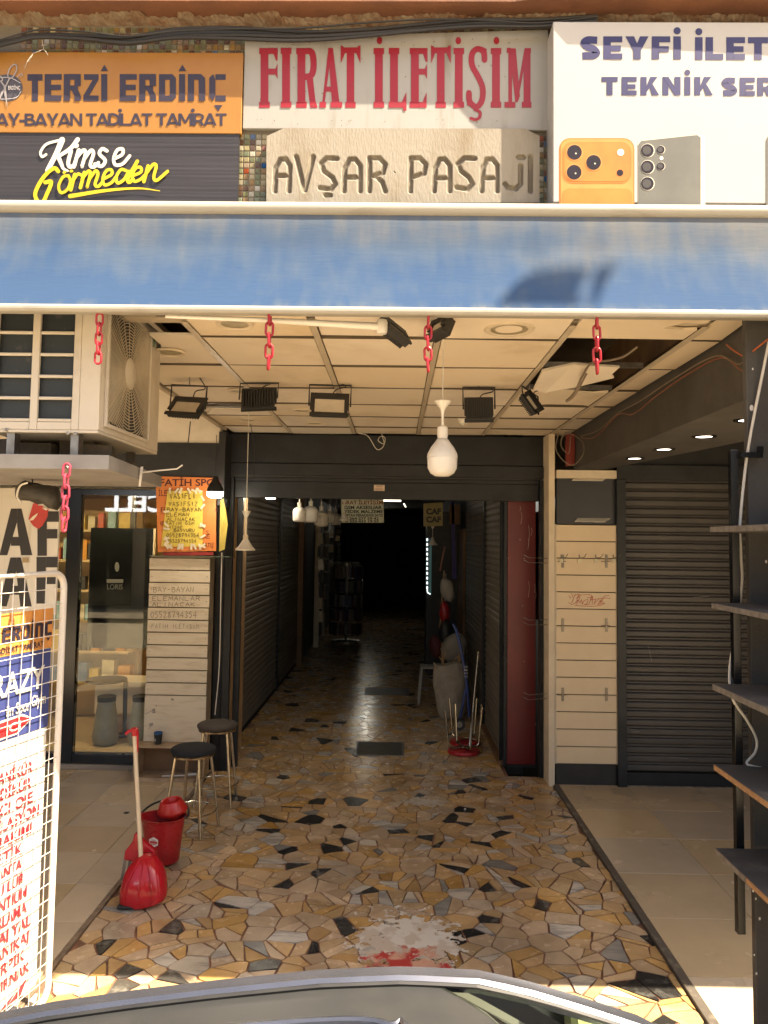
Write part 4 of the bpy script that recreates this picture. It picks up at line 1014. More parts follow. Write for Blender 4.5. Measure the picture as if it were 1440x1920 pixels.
bp = N.new('ShaderNodeBump'); bp.inputs['Strength'].default_value = .2; bp.inputs['Distance'].default_value = .004; L.new(fine, bp.inputs['Height']); L.new(bp.outputs[0], b.inputs['Normal'])
mb.build('valance', m, t, smooth=True, fixn=False)
m_bar = mat('cream aluminium', (0.3268, 0.3096, 0.2666), .45, col2=(0.2322, 0.2107, 0.172), scale=7, stretch=(.5, 1, 2), lo=.5, hi=.8)
zc0, zc1 = ZS(740, 401, DT - .02), ZS(740, 374, DT - .02)
rr = (zc1 - zc0) / 2
mb = MB(); mb.loft([[(x, DT + .02 + rr * 1.2 * math.cos(a), zc0 + rr + rr * math.sin(a)) for a in [2 * math.pi * k / 20 for k in range(20)]] for x in (AX0, AX1)])
mb.build('top_bar', m_bar, t, smooth=True)
z1_, z0_ = ZS(740, 577, DA), ZS(740, 591, DA)
mb = MB(); pr_ = [(DA - .012, z0_ + .004), (DA - .016, z0_ + .012), (DA - .016, z1_ - .010), (DA - .010, z1_), (DA + .02, z1_), (DA + .03, z0_), (DA - .006, z0_)]
mb.loft([[(x, y, z) for y, z in pr_] for x in (AX0, AX1)]); mb.build('bottom_bar', m_bar, t)
MB().prism([(AX0, DT + .03, zc1 - .004), (AX1, DT + .03, zc1 - .004), (AX1, YW - .006, zc1 + .004), (AX0, YW - .006, zc1 + .004)], (0, 0, .008)).build('roof_cloth', m, t)
# folding arm seen under the bottom bar
p0, p1 = W(490, 600, 3.16), W(722, 613, 3.24)
MB().tube([p0 + Vector((-.4, 0, .012)), p0, p1], [.008, .011, .017], 10).build('arm', m_white, t, smooth=True)
MB().lathe([(.02, -.03), (.024, -.02), (.024, .02), (.02, .03)], W(716, 613, 3.24), 16).build('arm_joint', m_white, t, smooth=True)

# ------------------------------------------------------------------ red plastic chains
def link_mesh(nm, L_, w_, r_, m_):
    mb = MB(); P = []
    h = L_ / 2 - w_ / 2
    for k in range(9): a = math.pi * k / 8; P.append((w_ / 2 * math.cos(a), 0, h + w_ / 2 * math.sin(a)))
    for k in range(9): a = math.pi + math.pi * k / 8; P.append((w_ / 2 * math.cos(a), 0, -h + w_ / 2 * math.sin(a)))
    mb.tube(P, r_, 8, closed=True)
    o = mb.build(nm, m_, None, smooth=True); me = o.data; bpy.data.objects.remove(o); return me
def chain(u, v0, v1, d, mm, label, n, first=0, tilt=0.0):
    p = W(u, v0, d); q = W(u, v1, d); Ltot = p.z - q.z; pit = Ltot / n
    t = thing('plastic_chain', label, 'chain', p, 'plastic chains hanging by the awning')
    me = link_mesh('link', pit * 1.28, pit * .62, pit * .115, mm)
    for k in range(n):
        o = bpy.data.objects.new('link', me); COL.objects.link(o); o.parent = t
        o.location = (tilt * k * pit, 0, -(k + .5) * pit); o.rotation_euler = (random.uniform(-.08, .08), random.uniform(-.05, .05), R(8 if (k + first) % 2 == 0 else 84) + random.uniform(-.15, .15))
    return t
chain(187, 590, 680, 3.12, m_chain, 'red plastic chain hanging in front of the air conditioner', 5, 0)
chain(506, 586, 690, 3.12, m_chain, 'red plastic chain hanging from the awning left of the middle', 5, 1)
chain(803, 594, 694, 3.12, m_chain, 'red plastic chain hanging in front of the tall pendant cord', 5, 1)
chain(1119, 592, 698, 3.12, m_chain, 'red plastic chain hanging in front of the ceiling hole', 5, 1)
chain(125, 872, 994, 3.255, m_chain_p, 'faded pink plastic chain bolted to the grey slab', 6, 0)

# ================================================================== LEFT SIDE: slab and air conditioner
sl = thing('grey_slab', 'grey canopy slab carrying the air conditioner on the left', 'canopy', (-1.7, 3.5, 2.5))
zlo, zhi = ZS(100, 879, 3.28), ZS(100, 852, 3.28)
xa = XS(204, 866, 3.28)
MB().prism([(-3.4, 3.28, zlo), (xa, 3.28, zlo), (-1.34, 4.38, zlo), (-3.4, 4.38, zlo)], (0, 0, zhi - zlo)).build('slab', mat('grey blue board', (.30, .285, .27), .6, col2=(.23, .215, .2), scale=4, bump=.05), sl, bevel=.002)
MB().box(-3.4, -3.34, 3.30, 4.35, 0, zlo - .002).build('support_wall', m_black, sl)
p = W(125, 877, 3.276)
MB().lathe([(.011, -.004), (.011, .003), (.006, .008)], p, 14, rot=Matrix.Rotation(R(90), 3, 'X')).build('bolt', m_steel, sl, smooth=True)
# hook for goods stuck to the slab edge
hk = thing('display_hook', 'long white display hook fixed to the slab edge', 'hook', W(262, 890, 3.8))
a = W(266, 875, 3.81); b_ = W(262, 912, 3.81)
MB().prism([a + Vector((-.006, 0, 0)), a + Vector((.006, 0, 0)), b_ + Vector((.004, 0, 0)), b_ + Vector((-.006, 0, 0))], (0, .004, 0)).build('plate', m_white, hk)
MB().tube([W(264, 886, 3.8), W(300, 882, 3.75), W(332, 879, 3.71), W(342, 872, 3.7)], .0035, 6).build('prong', m_white, hk)

AX, AY0, AY1 = -1.315, 3.36, 4.21
ax0 = -1.80; az0, az1 = ZS(90, 806, AY0), 3.30
ac = thing('air_conditioner', 'cream outdoor air conditioner with round fan grille on the grey slab', 'air conditioner', (-1.55, 3.8, az0))
m_ac = mat('aged cream enamel', (.58, .52, .43), .42, col2=(.44, .38, .29), scale=3.5, lo=.48, hi=.78, bump=.03)
m_fin = mat('dark fins', (.02, .026, .03), .55, col2=(.05, .05, .05), scale=20, lo=.58, hi=.7)
yaw_ac = R(4.0)
# body: shell with the two open faces (coil side towards the street, fan side towards the passage)
MB().box(ax0, AX - .02, AY0 + .03, AY1, az0 + .002, az1 - .002).build('core', m_fin, ac)
mb = MB(); mb.box(ax0 - .01, AX, AY0, AY1 + .002, az1 - .0018, az1 + .02); mb.box(ax0 - .01, AX - .002, AY0 + .003, AY1, az0 - .012, az0 + .0018); mb.box(ax0 - .009, AX - .02, AY1 + .0022, AY1 + .012, az0, az1 - .002)
mb.build('casing', m_ac, ac, bevel=.006)
# coil side: guard of square openings
xg0, xg1 = ax0 + .004, XS(143, 700, AY0)
mb = MB(); rows = 6; cw = (xg1 - xg0) / 2
hgt = (az1 - az0 - .06) / rows * .83
for c in range(3): x = xg0 + c * cw; mb.box(x - .017, x + .017, AY0 + .004, AY0 + .022, az0 + .0025, az1 - .0025)
for r_ in range(rows + 2):
    z = az0 + .045 + r_ * (.0905 * (AY0 / 3.1))
    if z < az1 - .01: mb.box(xg0 + .0175, xg0 + cw - .0175, AY0 + .006, AY0 + .02, z - .007, z + .007); mb.box(xg0 + cw + .0175, xg1 - .0175, AY0 + .006, AY0 + .02, z - .007, z + .007)
mb.box(xg0 + .0175, xg0 + cw - .0175, AY0 + .005, AY0 + .0215, az0 + .0025, az0 + .037); mb.box(xg0 + cw + .0175, xg1 - .0175, AY0 + .005, AY0 + .0215, az0 + .0025, az0 + .037)
mb.build('coil_guard', m_ac, ac, bevel=.004)
MB().box(xg1 + .0175, AX - .001, AY0 + .002, AY0 + .03, az0 + .0022, az1 - .0022).build('corner_panel', m_ac, ac, bevel=.004)
for u, v in ((12, 806), (127, 812), (141, 813)):
    q = W(u, v, AY0); MB().lathe([(.008, 0), (.008, .004), (.004, .006)], (q.x, AY0 + .003, q.z), 10, rot=Matrix.Rotation(R(90), 3, 'X')).build('screw', m_steel, ac)
# fan side
cy_, cz_ = XS(0, 0, 1) * 0 + (AY0 + .43), (az0 + az1) / 2 + .01
mb = MB()
fy0, fy1, fz0, fz1 = AY0 + .07, AY1 - .20, az0 + .04, az1 - .03
for y0, y1, z0, z1 in ((AY0 + .0305, fy0, az0 + .0022, az1 - .0022), (fy1, AY1 - .001, az0 + .0022, az1 - .0022), (fy0 + .0002, fy1 - .0002, az0 + .0022, fz0), (fy0 + .0002, fy1 - .0002, fz1, az1 - .0022)):
    mb.box(AX - .018, AX - .0015, y0, y1, z0, z1)
mb.build('front_panel', m_ac, ac, bevel=.003)
mb = MB(); w_ = .014
for y0, y1, z0, z1 in ((fy0 - w_, fy0 + .004, fz0 - w_, fz1 + w_), (fy1 - .004, fy1 + w_, fz0 - w_, fz1 + w_), (fy0 + .0045, fy1 - .0045, fz0 - w_, fz0 + .004), (fy0 + .0045, fy1 - .0045, fz1 - .004, fz1 + w_)):
    mb.box(AX - .001, AX + .014, y0, y1, z0, z1)
mb.build('grille_frame', m_ac, ac, bevel=.003)
cyf, czf = (fy0 + fy1) / 2, (fz0 + fz1) / 2 + .005
mb = MB(); m_wire = mat('cream grille wire', (.55, .47, .35), .4)
for k in range(22):
    r_ = .075 + k * .0152; run = []
    runs = []
    for s_ in range(97):
        a = 2 * math.pi * s_ / 96; y = cyf + r_ * math.cos(a); z = czf + r_ * math.sin(a)
        if fy0 + .003 < y < fy1 - .003 and fz0 + .003 < z < fz1 - .003: run.append((AX + .006, y, z))
        else:
            if len(run) > 2: runs.append(run)
            run = []
    if len(run) > 2: runs.append(run)
    for rn in runs: mb.tube(rn, .0028, 4, caps=False)
for k in range(20):
    a = 2 * math.pi * k / 20 + .08; P = []
    for q in range(14):
        rr_ = .07 + q * .025; y = cyf + rr_ * math.cos(a); z = czf + rr_ * math.sin(a)
        if fy0 < y < fy1 and fz0 < z < fz1: P.append((AX + .001, y, z))
    if len(P) > 1: mb.tube(P, .003, 4, caps=False)
stuff(mb.build('grille_wire', m_wire, ac))
MB().lathe([(.002, .018), (.06, .016), (.076, .008), (.078, 0)], (AX, cyf, czf), 32, rot=Matrix.Rotation(R(90), 3, 'Y'), capb=False).build('hub_cap', m_ac, ac, smooth=True)
m_blade = mat('dark fan blade', (.03, .03, .03), .5)
for k in range(4):
    a = k * math.pi / 2 + .5; mb = MB(); c_, s_ = math.cos(a), math.sin(a); P = []
    for r_, da in ((.06, -.3), (.26, -.5), (.28, .15), (.06, .25)):
        P.append((AX - .015 - .01 * (da > 0), cyf + r_ * math.cos(a + da), czf + r_ * math.sin(a + da)))
    mb.prism(P, (-.003, 0, 0)); mb.build('fan_blade', m_blade, ac)
for y in (AY0 + .02, AY1 - .13):
    for x in (ax0 + .07, AX - .13): MB().box(x, x + .035, y, y + .05, zhi + .001, az0 - .0125).build('foot', m_steel, ac)
MB().prism([(AX + .0005, AY1 - .14, az1 - .085), (AX + .0005, AY1 - .11, az1 - .085), (AX + .0005, AY1 - .11, az1 - .04), (AX + .0005, AY1 - .14, az1 - .035)], (.001, 0, 0)).build('sticker', mat('green sticker', (.2, .35, .22), .5), ac)
rg = MB()
for q in range(9): rg.obox((-2.3 + q * .10, 3.85 + .03 * math.sin(q * 2), zhi + .05 + .012 * math.sin(q * 3)), .075, .25, .045, Matrix.Rotation(random.uniform(-.4, .4), 3, 'Z'))
tag(rg.build('dirty_boards', mat('dirty boards', (.12, .09, .06), .9, col2=(.06, .05, .04), scale=10, bump=.4)), 'dirty dark packing strips lying under the air conditioner', 'boards')
# dark spotlight-like bundle under the slab
bn = thing('rolled_cloth', 'dark crumpled cloth roll tucked under the grey slab', 'cloth', W(75, 930, 3.9))
d_ = 3.9
ringz = []
for k, (u, v, r_) in enumerate(((36, 922, .045), (44, 920, .052), (56, 922, .046), (70, 925, .056), (82, 927, .05), (95, 932, .062), (106, 935, .058), (112, 936, .03))):
    c = W(u, v, d_); ringz.append([c + Vector((random.uniform(-.006, .006), math.cos(a) * r_, math.sin(a) * r_ * random.uniform(.85, 1.1))) for a in [2 * math.pi * q / 14 for q in range(14)]])
MB().loft(ringz).build('roll', mat('dark nylon', (.06, .05, .04), .6, col2=(.03, .026, .02), scale=8, bump=.3), bn, smooth=True, angle=60)
MB().tube(smooth_path([W(40, 943, d_ - .06), W(32, 930, d_ - .06), W(38, 911, d_ - .06), W(52, 905, d_ - .06)], 5), .005, 6).build('strap', m_white, bn, smooth=True)
MB().tube([W(60, 895, d_), W(62, 918, d_)], .004, 6).build('tie', m_cord_b, bn)

# CAF sign panel hung at the back of the slab
D = 4.45
cs = thing('lettered_panel', 'white panel with huge black capital letters and red lips behind the rack', 'sign', (-2.2, D, 2.1))
xr_ = XS(108, 1030, D)
pb = MB().box(-3.3, xr_, D, D + .02, ZS(50, 1152, D), 2.468).build('board', mat('white board', (.66, .62, .55), .5, col2=(.55, .5, .42), scale=4, stretch=(5, 1, .5), lo=.5), cs)
pr = Print(crop(0, 840, 4.8, D))
def A_(pr, ox, oy, h=420):
    pr.poly([(ox, oy + h), (ox + 105, oy), (ox + 200, oy), (ox + 295, oy + h), (ox + 195, oy + h), (ox + 175, oy + h - 90), (ox + 95, oy + h - 90), (ox + 72, oy + h)][:2] + [(ox + 160, oy), (ox + 160, oy + 120), (ox + 72, oy + h)])
    pr.poly([(ox + 160.5, oy), (ox + 200, oy), (ox + 297, oy + h), (ox + 195, oy + h), (ox + 160.5, oy + 160)])
    pr.rect(ox + 105, oy + 255, ox + 205, oy + 335)
def F_(pr, ox, oy, h=400):
    pr.rect(ox, oy, ox + 85, oy + h); pr.rect(ox + 85.5, oy, ox + 192, oy + 95); pr.rect(ox + 85.5, oy + 160, ox + 180, oy + 245)
A_(pr, -5, 545); F_(pr, 338, 570); A_(pr, -10, 985, 440); F_(pr, 330, 980, 420)
pr.line([(-60, 600), (-200, 545), (-300, 700), (-260, 930), (-120, 980), (-50, 920)], 95, sm=5, ends=False)
pr.build('lettering', mat('black vinyl letters', (.025, .02, .018), .5), pb)
pr = Print(crop(0, 840, 4.8, D), lift=.0035)
pr.poly([(258, 640), (300, 500), (330, 490), (350, 520), (385, 520), (395, 550), (440, 545), (430, 620), (385, 700), (345, 730), (300, 700)])
pr.build('lips', mat('red lips', (.55, .05, .04), .45), pb)
pr = Print(crop(0, 840, 4.8, D), lift=.0058); pr.poly([(262, 655), (300, 615), (345, 585), (335, 610), (300, 650)]); pr.poly([(380, 540), (420, 545), (442, 555), (415, 562)]); pr.build('teeth', m_whitewall, pb)
pr = Print(crop(0, 840, 4.8, D), lift=.0058); pr.rect(205, 985, 262, 1030); pr.build('tape', mat('brown tape', (.42, .3, .15), .4), pb)
for x in (-3.1, -2.0): MB().box(x, x + .02, D + .021, D + .03, zlo - .2, zlo - .001).build('hanger', m_steel, cs)
# ================================================================== LEFT SHOP FRONT
DG = 7.42
sw = thing('shop_window', 'large black framed shop window with a dark screen behind it', 'shop window', (-2.9, DG, 0))
gx0, gx1 = XS(128, 1200, DG), -1.93
zbot, ztop = ZS(200, 1431, DG), 2.655
xw = [XS(114, 1430, DG) , XS(140, 1430, DG)]
MB().box(xw[0] - .02, xw[1] - .02, DG - .03, DG + .05, zbot, ztop).build('frame_post', m_blackgloss, sw, bevel=.004)
MB().box(xw[1] - .018, gx1, DG - .03, DG + .05, zbot, zbot + .085).build('frame_rail', m_blackgloss, sw, bevel=.004)
MB().box(-4.6, xw[0] - .022, DG - .03, DG + .05, zbot, zbot + .085).build('frame_rail', m_blackgloss, sw, bevel=.004)
MB().box(-4.6, gx1, DG - .025, DG + .05, ztop - .06, ztop - .001).build('frame_head', m_blackgloss, sw)
m_glass = glass_mat('shop glass', (.93, .94, .90), 1.5, 0, 1.0)
MB().box(xw[1] - .0178, gx1, DG, DG + .008, zbot + .086, ztop - .061).build('pane', m_glass, sw)
MB().box(-4.6, xw[0] - .0222, DG, DG + .008, zbot + .086, ztop - .061).build('pane', m_glass, sw)
MB().box(-4.6, gx1, DG - .06, DG + .08, .013, zbot - .001).build('marble_base', mat('grey beige marble', (.36, .31, .25), .35, col2=(.24, .2, .16), scale=3, stretch=(.4, 1, 3)), sw, bevel=.003)
# shop interior
m_int = mat('warm shop wall', (.62, .47, .28), .6, col2=(.52, .38, .2), scale=1.5)
m_intfl = mat('shop marble floor', (.52, .43, .31), .3, col2=(.36, .28, .19), scale=1.8, lo=.45, hi=.7)
struct(MB().box(-4.7, -1.94, DG + .09, 10.2, .10, .14).build('shop_floor', m_intfl))
MB().box(-4.7, -1.94, 10.2, 10.25, .1, 2.9).build('shop_back_wall', m_int, ab)
MB().box(-4.75, -4.7, DG + .09, 10.2, .1, 2.9).build('shop_side_wall', m_int, ab)
MB().box(-1.935, -1.925, DG + .06, 10.2, .1, 2.9).build('shop_side_wall', m_int, ab)
MB().box(-4.7, -1.94, DG + .06, 10.2, 2.7, 2.75).build('shop_ceiling', mat('shop ceiling', (.5, .42, .3), .7), ab)
lp = thing('strip_lamp', 'lit warm strip lamp on the shop ceiling behind the window', 'lamp', (-3.3, 8.6, 2.68))
MB().box(-4.4, -2.0, 7.62, 7.74, 2.66, 2.698).build('housing', m_white, lp); MB().box(-4.38, -2.02, 7.63, 7.73, 2.652, 2.6595).build('diffuser', mat('warm lamp', (1, .72, .36), .4, emit=16), lp)
# display shelves with boxed goods at the left
shf = thing('display_shelves', 'lit wall shelves with boxed goods behind the shop window', 'shelves', (-3.4, 9.0, 0))
MB().box(-4.2, -2.98, 9.05, 9.1, .14, 2.5).build('back_panel', m_int, shf)
for k in range(6): MB().box(-4.2, -2.98, 8.72, 9.049, .55 + k * .34, .575 + k * .34).build('shelf', mat('lit oak shelf', (.62, .48, .28), .5), shf)
CN = ['orange', 'cream', 'blue', 'ochre', 'red', 'black', 'pale blue']; NTH = 'first second third fourth fifth sixth seventh eighth ninth tenth eleventh twelfth'.split()
cols = [(.62, .3, .05), (.6, .55, .4), (.1, .2, .4), (.65, .5, .15), (.5, .1, .06), (.05, .05, .05), (.3, .5, .6)]
for k in range(6):
    x = -4.15; nth = 0
    while x < -3.08:
        w = random.uniform(.06, .14); h = random.uniform(.12, .24); mi = random.randrange(7)
        nth += 1
        tag(MB().box(x, x + w, 8.74, 8.74 + w, .576 + k * .34, .576 + k * .34 + h).build('boxed_goods', mat('carton %d' % mi, cols[mi], .4)), '%s carton on the %s lit shop shelf, %s from its left end' % (CN[mi], NTH[k], NTH[nth - 1] if nth <= 12 else 'last'), 'box', 'cartons on the shop shelves')
        x += w + random.uniform(.01, .05)
# big dark screen on a stand
D = 7.79
sc_ = thing('display_screen', 'large black display screen hanging behind the shop glass', 'screen', (-2.5, D, 1.3))
x0, x1, z0, z1 = XS(166, 1100, D), XS(284, 1100, D), ZS(220, 1216, D), ZS(220, 990, D)
MB().box(x0, x1, D, D + .05, z0, z1).build('cabinet', m_blackgloss, sc_, bevel=.004)
MB().box(x0 + .012, x1 - .018, D - .003, D - .0005, z0 + .012, z1 - .012).build('glass_front', mat('screen glass', (.012, .014, .016), .06), sc_)
MB().box(x1 + .0015, x1 + .012, D + .002, D + .05, z0, z1).build('side_trim', m_white, sc_)
MB().box((x0 + x1) / 2 + .06, (x0 + x1) / 2 + .11, D + .06, D + .1, z1 - .2, 2.69).build('hanger', m_black, sc_)
q = W(215, 1095, D)
pr = Print(spx(D - .004)); pr.text('LORIS', 201, 1105, 9.5, w=29, flip=-1); pr.rect(200, 1086, 231, 1093); pr.disc(219.5, 1063, 4.2, 9); pr.build('screen_print', mat('dim white print', (.30, .30, .30), .4), sc_)
tb = thing('side_table', 'round black topped table behind the shop glass', 'table', W(205, 1400, 8.07))
c = W(200, 1274, 8.02); MB().lathe([(.02, -.018), (.20, -.018), (.205, 0), (.2, .008)], c, 32).build('top', m_black, tb, smooth=True)
MB().tube([c + Vector((0.16, .1, -.02)), (c.x + .17, c.y + .1, .16)], .022, 10).lathe([(.09, 0), (.09, .02)], (c.x + .17, c.y + .1, .141), 18).build('leg', m_dark2, tb, smooth=True)
ct = thing('counter', 'white counter behind the shop window', 'counter', (-2.95, 8.4, .14))
MB().box(-3.25, -2.3, 8.3, 8.7, .62, .66).build('top', m_white, ct, bevel=.004); MB().box(-3.2, -2.6, 8.34, 8.68, .3, .619).build('front', m_whitewall, ct, bevel=.02); MB().tube([(-2.4, 8.4, .62), (-2.4, 8.4, .38), (-2.3, 8.4, .36)], .012, 8).tube([(-2.4, 8.4, .46), (-2.3, 8.4, .6)], .01, 8).build('bracket', m_black, ct)
m_vase = mat('grey stone vase', (.36, .36, .33), .5, col2=(.25, .25, .23), scale=6)
for u, vb, lab, dd in ((197, 1398, 'grey tapered vase with dark collar in the shop window', 7.79), (263, 1396, 'second grey vase half hidden behind the white slatted cabinet', 7.83)):
    p = W(u, vb, dd); p.z = .141; vt = thing('floor_vase', lab, 'vase', p, 'vases in the shop window')
    MB().lathe([(.09, 0), (.12, .03), (.128, .08), (.115, .2), (.092, .36), (.085, .42)], p, 28).build('body', m_vase, vt, smooth=True)
    MB().lathe([(.09, .421), (.092, .47), (.08, .475)], p, 28).build('collar', m_black, vt, smooth=True)

# ------------------------------------------------------------------ white slatted cabinet
D = 7.17
cb = thing('slatted_cabinet', 'white slatted cabinet with handwriting and open base cubby', 'cabinet', (-2.0, D, 0))
cx0, cx1 = XS(275, 1230, D), XS(389, 1230, D)
zt_, zs_, zl_ = ZS(330, 1046, D), ZS(330, 1304, D), ZS(330, 1394, D)
MB().box(cx0 + .006, cx1 - .002, D + .016, D + .19, zl_ + .012, zt_ + .012).build('carcass', mat('worn cabinet side', (.36, .29, .2), .7, col2=(.22, .17, .11), scale=6, bump=.2), cb)
MB().box(cx0 + .002, cx1 + .0, D + .012, D + .0158, zl_ + .02, zt_).build('backing', MATS['slat groove'], cb)
m_wslat = mat('worn white plank', (.66, .58, .45), .6, col2=(.52, .43, .31), scale=6, stretch=(.6, 1, 4), lo=.45, hi=.75, bump=.15, bscale=30)
ph = (zt_ - zs_) / 11
planks = []
for k in range(11):
    z = zt_ - (k + 1) * ph
    j = [random.uniform(-.003, .003) for _ in range(3)]
    planks.append(MB().obox(((cx0 + cx1) / 2 + j[2], D + .004 + j[0], z + ph / 2), (cx1 - cx0) / 2, .0075, ph / 2 - .0055, Matrix.Rotation(j[1], 3, 'Y')).build('plank', m_wslat, cb, bevel=.0025))
MB().box(cx0 - .004, cx1, D - .004, D + .0115, zl_ + .014, zs_ - .004).build('plank', m_wslat, cb, bevel=.003)
m_pencil = mat('pencil', (.17, .12, .075), .7)
def sl_print(k): return planks[k]
f7 = spx(D - .0045)
for k, txt, u, v, h, w in ((2, 'BAY-BAYAN', 287, 1110, 9.5, 78), (3, 'ELEMANLAR', 285, 1126, 8, 92), (3, 'ALINACAK', 284, 1137, 7.5, 84), (4, '05528794354', 282, 1158, 11, 88), (5, 'FATİH İLETİŞİM', 284, 1178, 8, 90)):
    pr = Print(f7, lift=.001); pr.hand(txt, u, v, h, w, .85 if k < 5 else .6, flip=-1); pr.build('handwriting', m_pencil, planks[k])
pr = Print(f7, lift=.001)
for k in range(11):
    for u in (286 - k * .9, 389 - k * .6): pr.disc(u, 1058 + k * 23.4, 1.0, n=8)
pr.build('screw', m_steel, cb)
pr = Print(spx(D - .005), lift=.001)
for pts, w in (([(272, 1339), (288, 1331)], 1), ([(285, 1333), (289, 1330), (290, 1335), (286, 1336)], 3), ([(279, 1367), (287, 1358)], 1), ([(280, 1360), (287, 1357)], 5), ([(292, 1322), (294, 1325)], 1.5), ([(321, 1311), (326, 1312)], 4)): pr.line(pts, w)
pr.build('mark', m_steel, cb)
# base cubby
y0 = D - .14
m_cub = mat('worn cubby board', (.50, .38, .25), .65, col2=(.30, .2, .12), scale=6, bump=.15)
MB().box(cx0 - .045, cx1 + .0, y0, D + .19, zl_ - .01, zl_ + .011).build('ledge', m_cub, cb, bevel=.003)
MB().box(cx0 - .045, cx0 - .028, y0 + .002, D + .19, .014, zl_ - .0105).build('side', m_cub, cb); MB().box(cx1 - .02, cx1 - .003, y0 + .002, D + .19, .014, zl_ - .0105).build('side', m_cub, cb)
MB().box(cx0 - .0275, cx1 - .0205, y0 + .003, D + .19, .014, .045).build('bottom', m_cub, cb); MB().box(cx0 - .0275, cx1 - .0205, D + .10, D + .12, .0455, zl_ - .011).build('back', m_brown, cb)
p = W(296, 1397, D - .07); p.z = zl_ + .0115
cu_ = thing('paper_cup', 'black paper cup with blue rim on the white cabinet ledge', 'cup', p)
MB().lathe([(.030, 0), (.038, .088), (.036, .088), (.030, .02)], p, 24, capt=False).build('wall', m_black, cu_, smooth=True); MB().lathe([(.0385, .0885), (.0392, .105), (.035, .106), (.034, .0885)], p, 24, capb=False, capt=False).build('rim', mat('blue rim', (.04, .12, .28), .4), cu_, smooth=True)
pr = Print(lambda x, y, l: p + Vector((x, -.0355 - l, y)), lift=.001); pr.line([(-.012, .055), (-.02, .048), (-.01, .042), (-.02, .035), (-.012, .03)], .003, sm=3); pr.build('mark', m_white, cu_)
tag(MB().tube([(cx0 + .2, D - .08, .05), (cx0 + .42, D - .05, .052)], .006, 8).tube([(cx0 + .42, D - .05, .056), (cx0 + .5, D - .03, .058)], .012, 8).build('paint_brush', m_white), 'small white brush lying in the cabinet cubby', 'brush')
# glass shelf, orange poster and taped notes
gs = MB().box(cx0 + .01, XS(432, 1042, D - .02), D - .06, D + .19, zt_ + .014, zt_ + .022).build('glass_shelf', mat('green shelf glass', (.10, .13, .10), .08)); tag(gs, 'thin glass shelf on top of the white slatted cabinet', 'shelf')
D2 = 7.14
ps = thing('orange_poster', 'orange shop poster above the cabinet under a yellow note', 'poster', W(348, 1035, D2))
pp = MB().prism([W(292, 893, D2), W(405, 896, D2), W(405, 1033, D2), W(296, 1035, D2)], (0, .012, 0)).build('sheet', mat('orange poster', (.62, .20, .05), .5, col2=(.55, .16, .03), scale=4), ps)
MB().prism([W(306, 1036, D2), W(400, 1035, D2), W(400, 1041, D2), W(306, 1042, D2)], (0, .03, 0)).build('red_edge', mat('dark red edge', (.3, .02, .02), .5), ps)
fp = spx(D2)
pr = Print(fp); pr.text('FATİH SPOR', 300, 911, 12.5, w=118, bold=.02, flip=-1); pr.text('İLETİŞİM', 297, 930, 11, w=50, bold=.0, flip=-1); pr.hand('A', 402, 960, 10, 9, 1, flip=-1); pr.hand('S', 386, 1003, 8, 8, 1, flip=-1); pr.hand('ME', 378, 1009, 7, 18, 1, flip=-1); pr.text('SATIŞ', 379, 1026, 8, w=22, shear=.3, flip=-1); pr.hand('FF', 302, 960, 8, 10, 1.2, flip=-1); pr.hand('NV', 301, 985, 8, 10, 1.2, flip=-1)
pr.build('lettering', mat('dark poster ink', (.07, .012, .012), .5), pp)
yn = thing('yellow_note', 'yellow handwritten notice taped on the orange poster', 'notice', W(345, 975, D2 - .004))
mb = MB(); V = []
for j in range(9):
    for i in range(7):
        q = W(314 + 66 * i / 6 - (1.5 * j if i == 0 else 0), 920 + 105 * j / 8, D2 - .006 - .004 * math.sin(i * 1.3 + j * .9)); V.append(q)
mb.add(V, [(j * 7 + i, j * 7 + i + 1, (j + 1) * 7 + i + 1, (j + 1) * 7 + i) for j in range(8) for i in range(6)])
ns = mb.build('sheet', mat('yellow paper', (.66, .50, .08), .6), yn, smooth=True, fixn=False)
pr = Print(spx(D2 - .0105), lift=.0012)
for txt, u, v, h, w, wd in (('VASIFLI', 318, 935, 10, 50, 1.2), ('VASIFSIZ', 316, 949, 8, 56, .9), ('BAY-BAYAN', 313, 959, 7, 66, 1.1), ('ELEMAN', 312, 968, 6.5, 44, .9), ('ALINACAK', 313, 977, 6.5, 54, .9), ('FATİH GSM', 311, 984, 6, 54, .8), ('VATSAP', 311, 991, 5, 32, .7), ('BASVURU', 326, 997, 5.5, 40, .9), ('05528794354', 312, 1007, 7, 62, .9), ('05528794354', 313, 1017, 6, 56, .8)):
    pr.hand(txt, u, v, h, w, wd, flip=-1)
pr.build('handwriting', mat('marker ink', (.10, .075, .02), .6), ns)
for k in range(34):
    s_ = k % 4; f_ = random.random()
    u, v = ((314 + 66 * f_, 920) if s_ == 0 else (314 + 66 * f_ - 3, 1025) if s_ == 1 else (380, 920 + 105 * f_) if s_ == 2 else (312, 955 + 70 * f_))
    c = W(u, v, D2 - .013 - .0004 * k); an = random.uniform(-1.2, 1.2) + (0 if s_ > 1 else 1.57)
    MB().obox(c, .028, .0003, .009, Matrix.Rotation(an, 3, 'Y')).build('tape', mat('white tape', (.70, .62, .45), .5), yn)
yp = MB().prism([W(413, 938, 7.12), W(419, 935, 7.12), W(424, 960, 7.1), W(427, 984, 7.07), W(421, 1030, 7.12), W(411, 1034, 7.14)], (0, .002, 0)).build('yellow_paper', mat('dim yellow paper', (.5, .38, .09), .6, col2=(.4, .3, .06), scale=8)); tag(yp, 'creased yellow paper hanging beside the orange poster', 'paper')
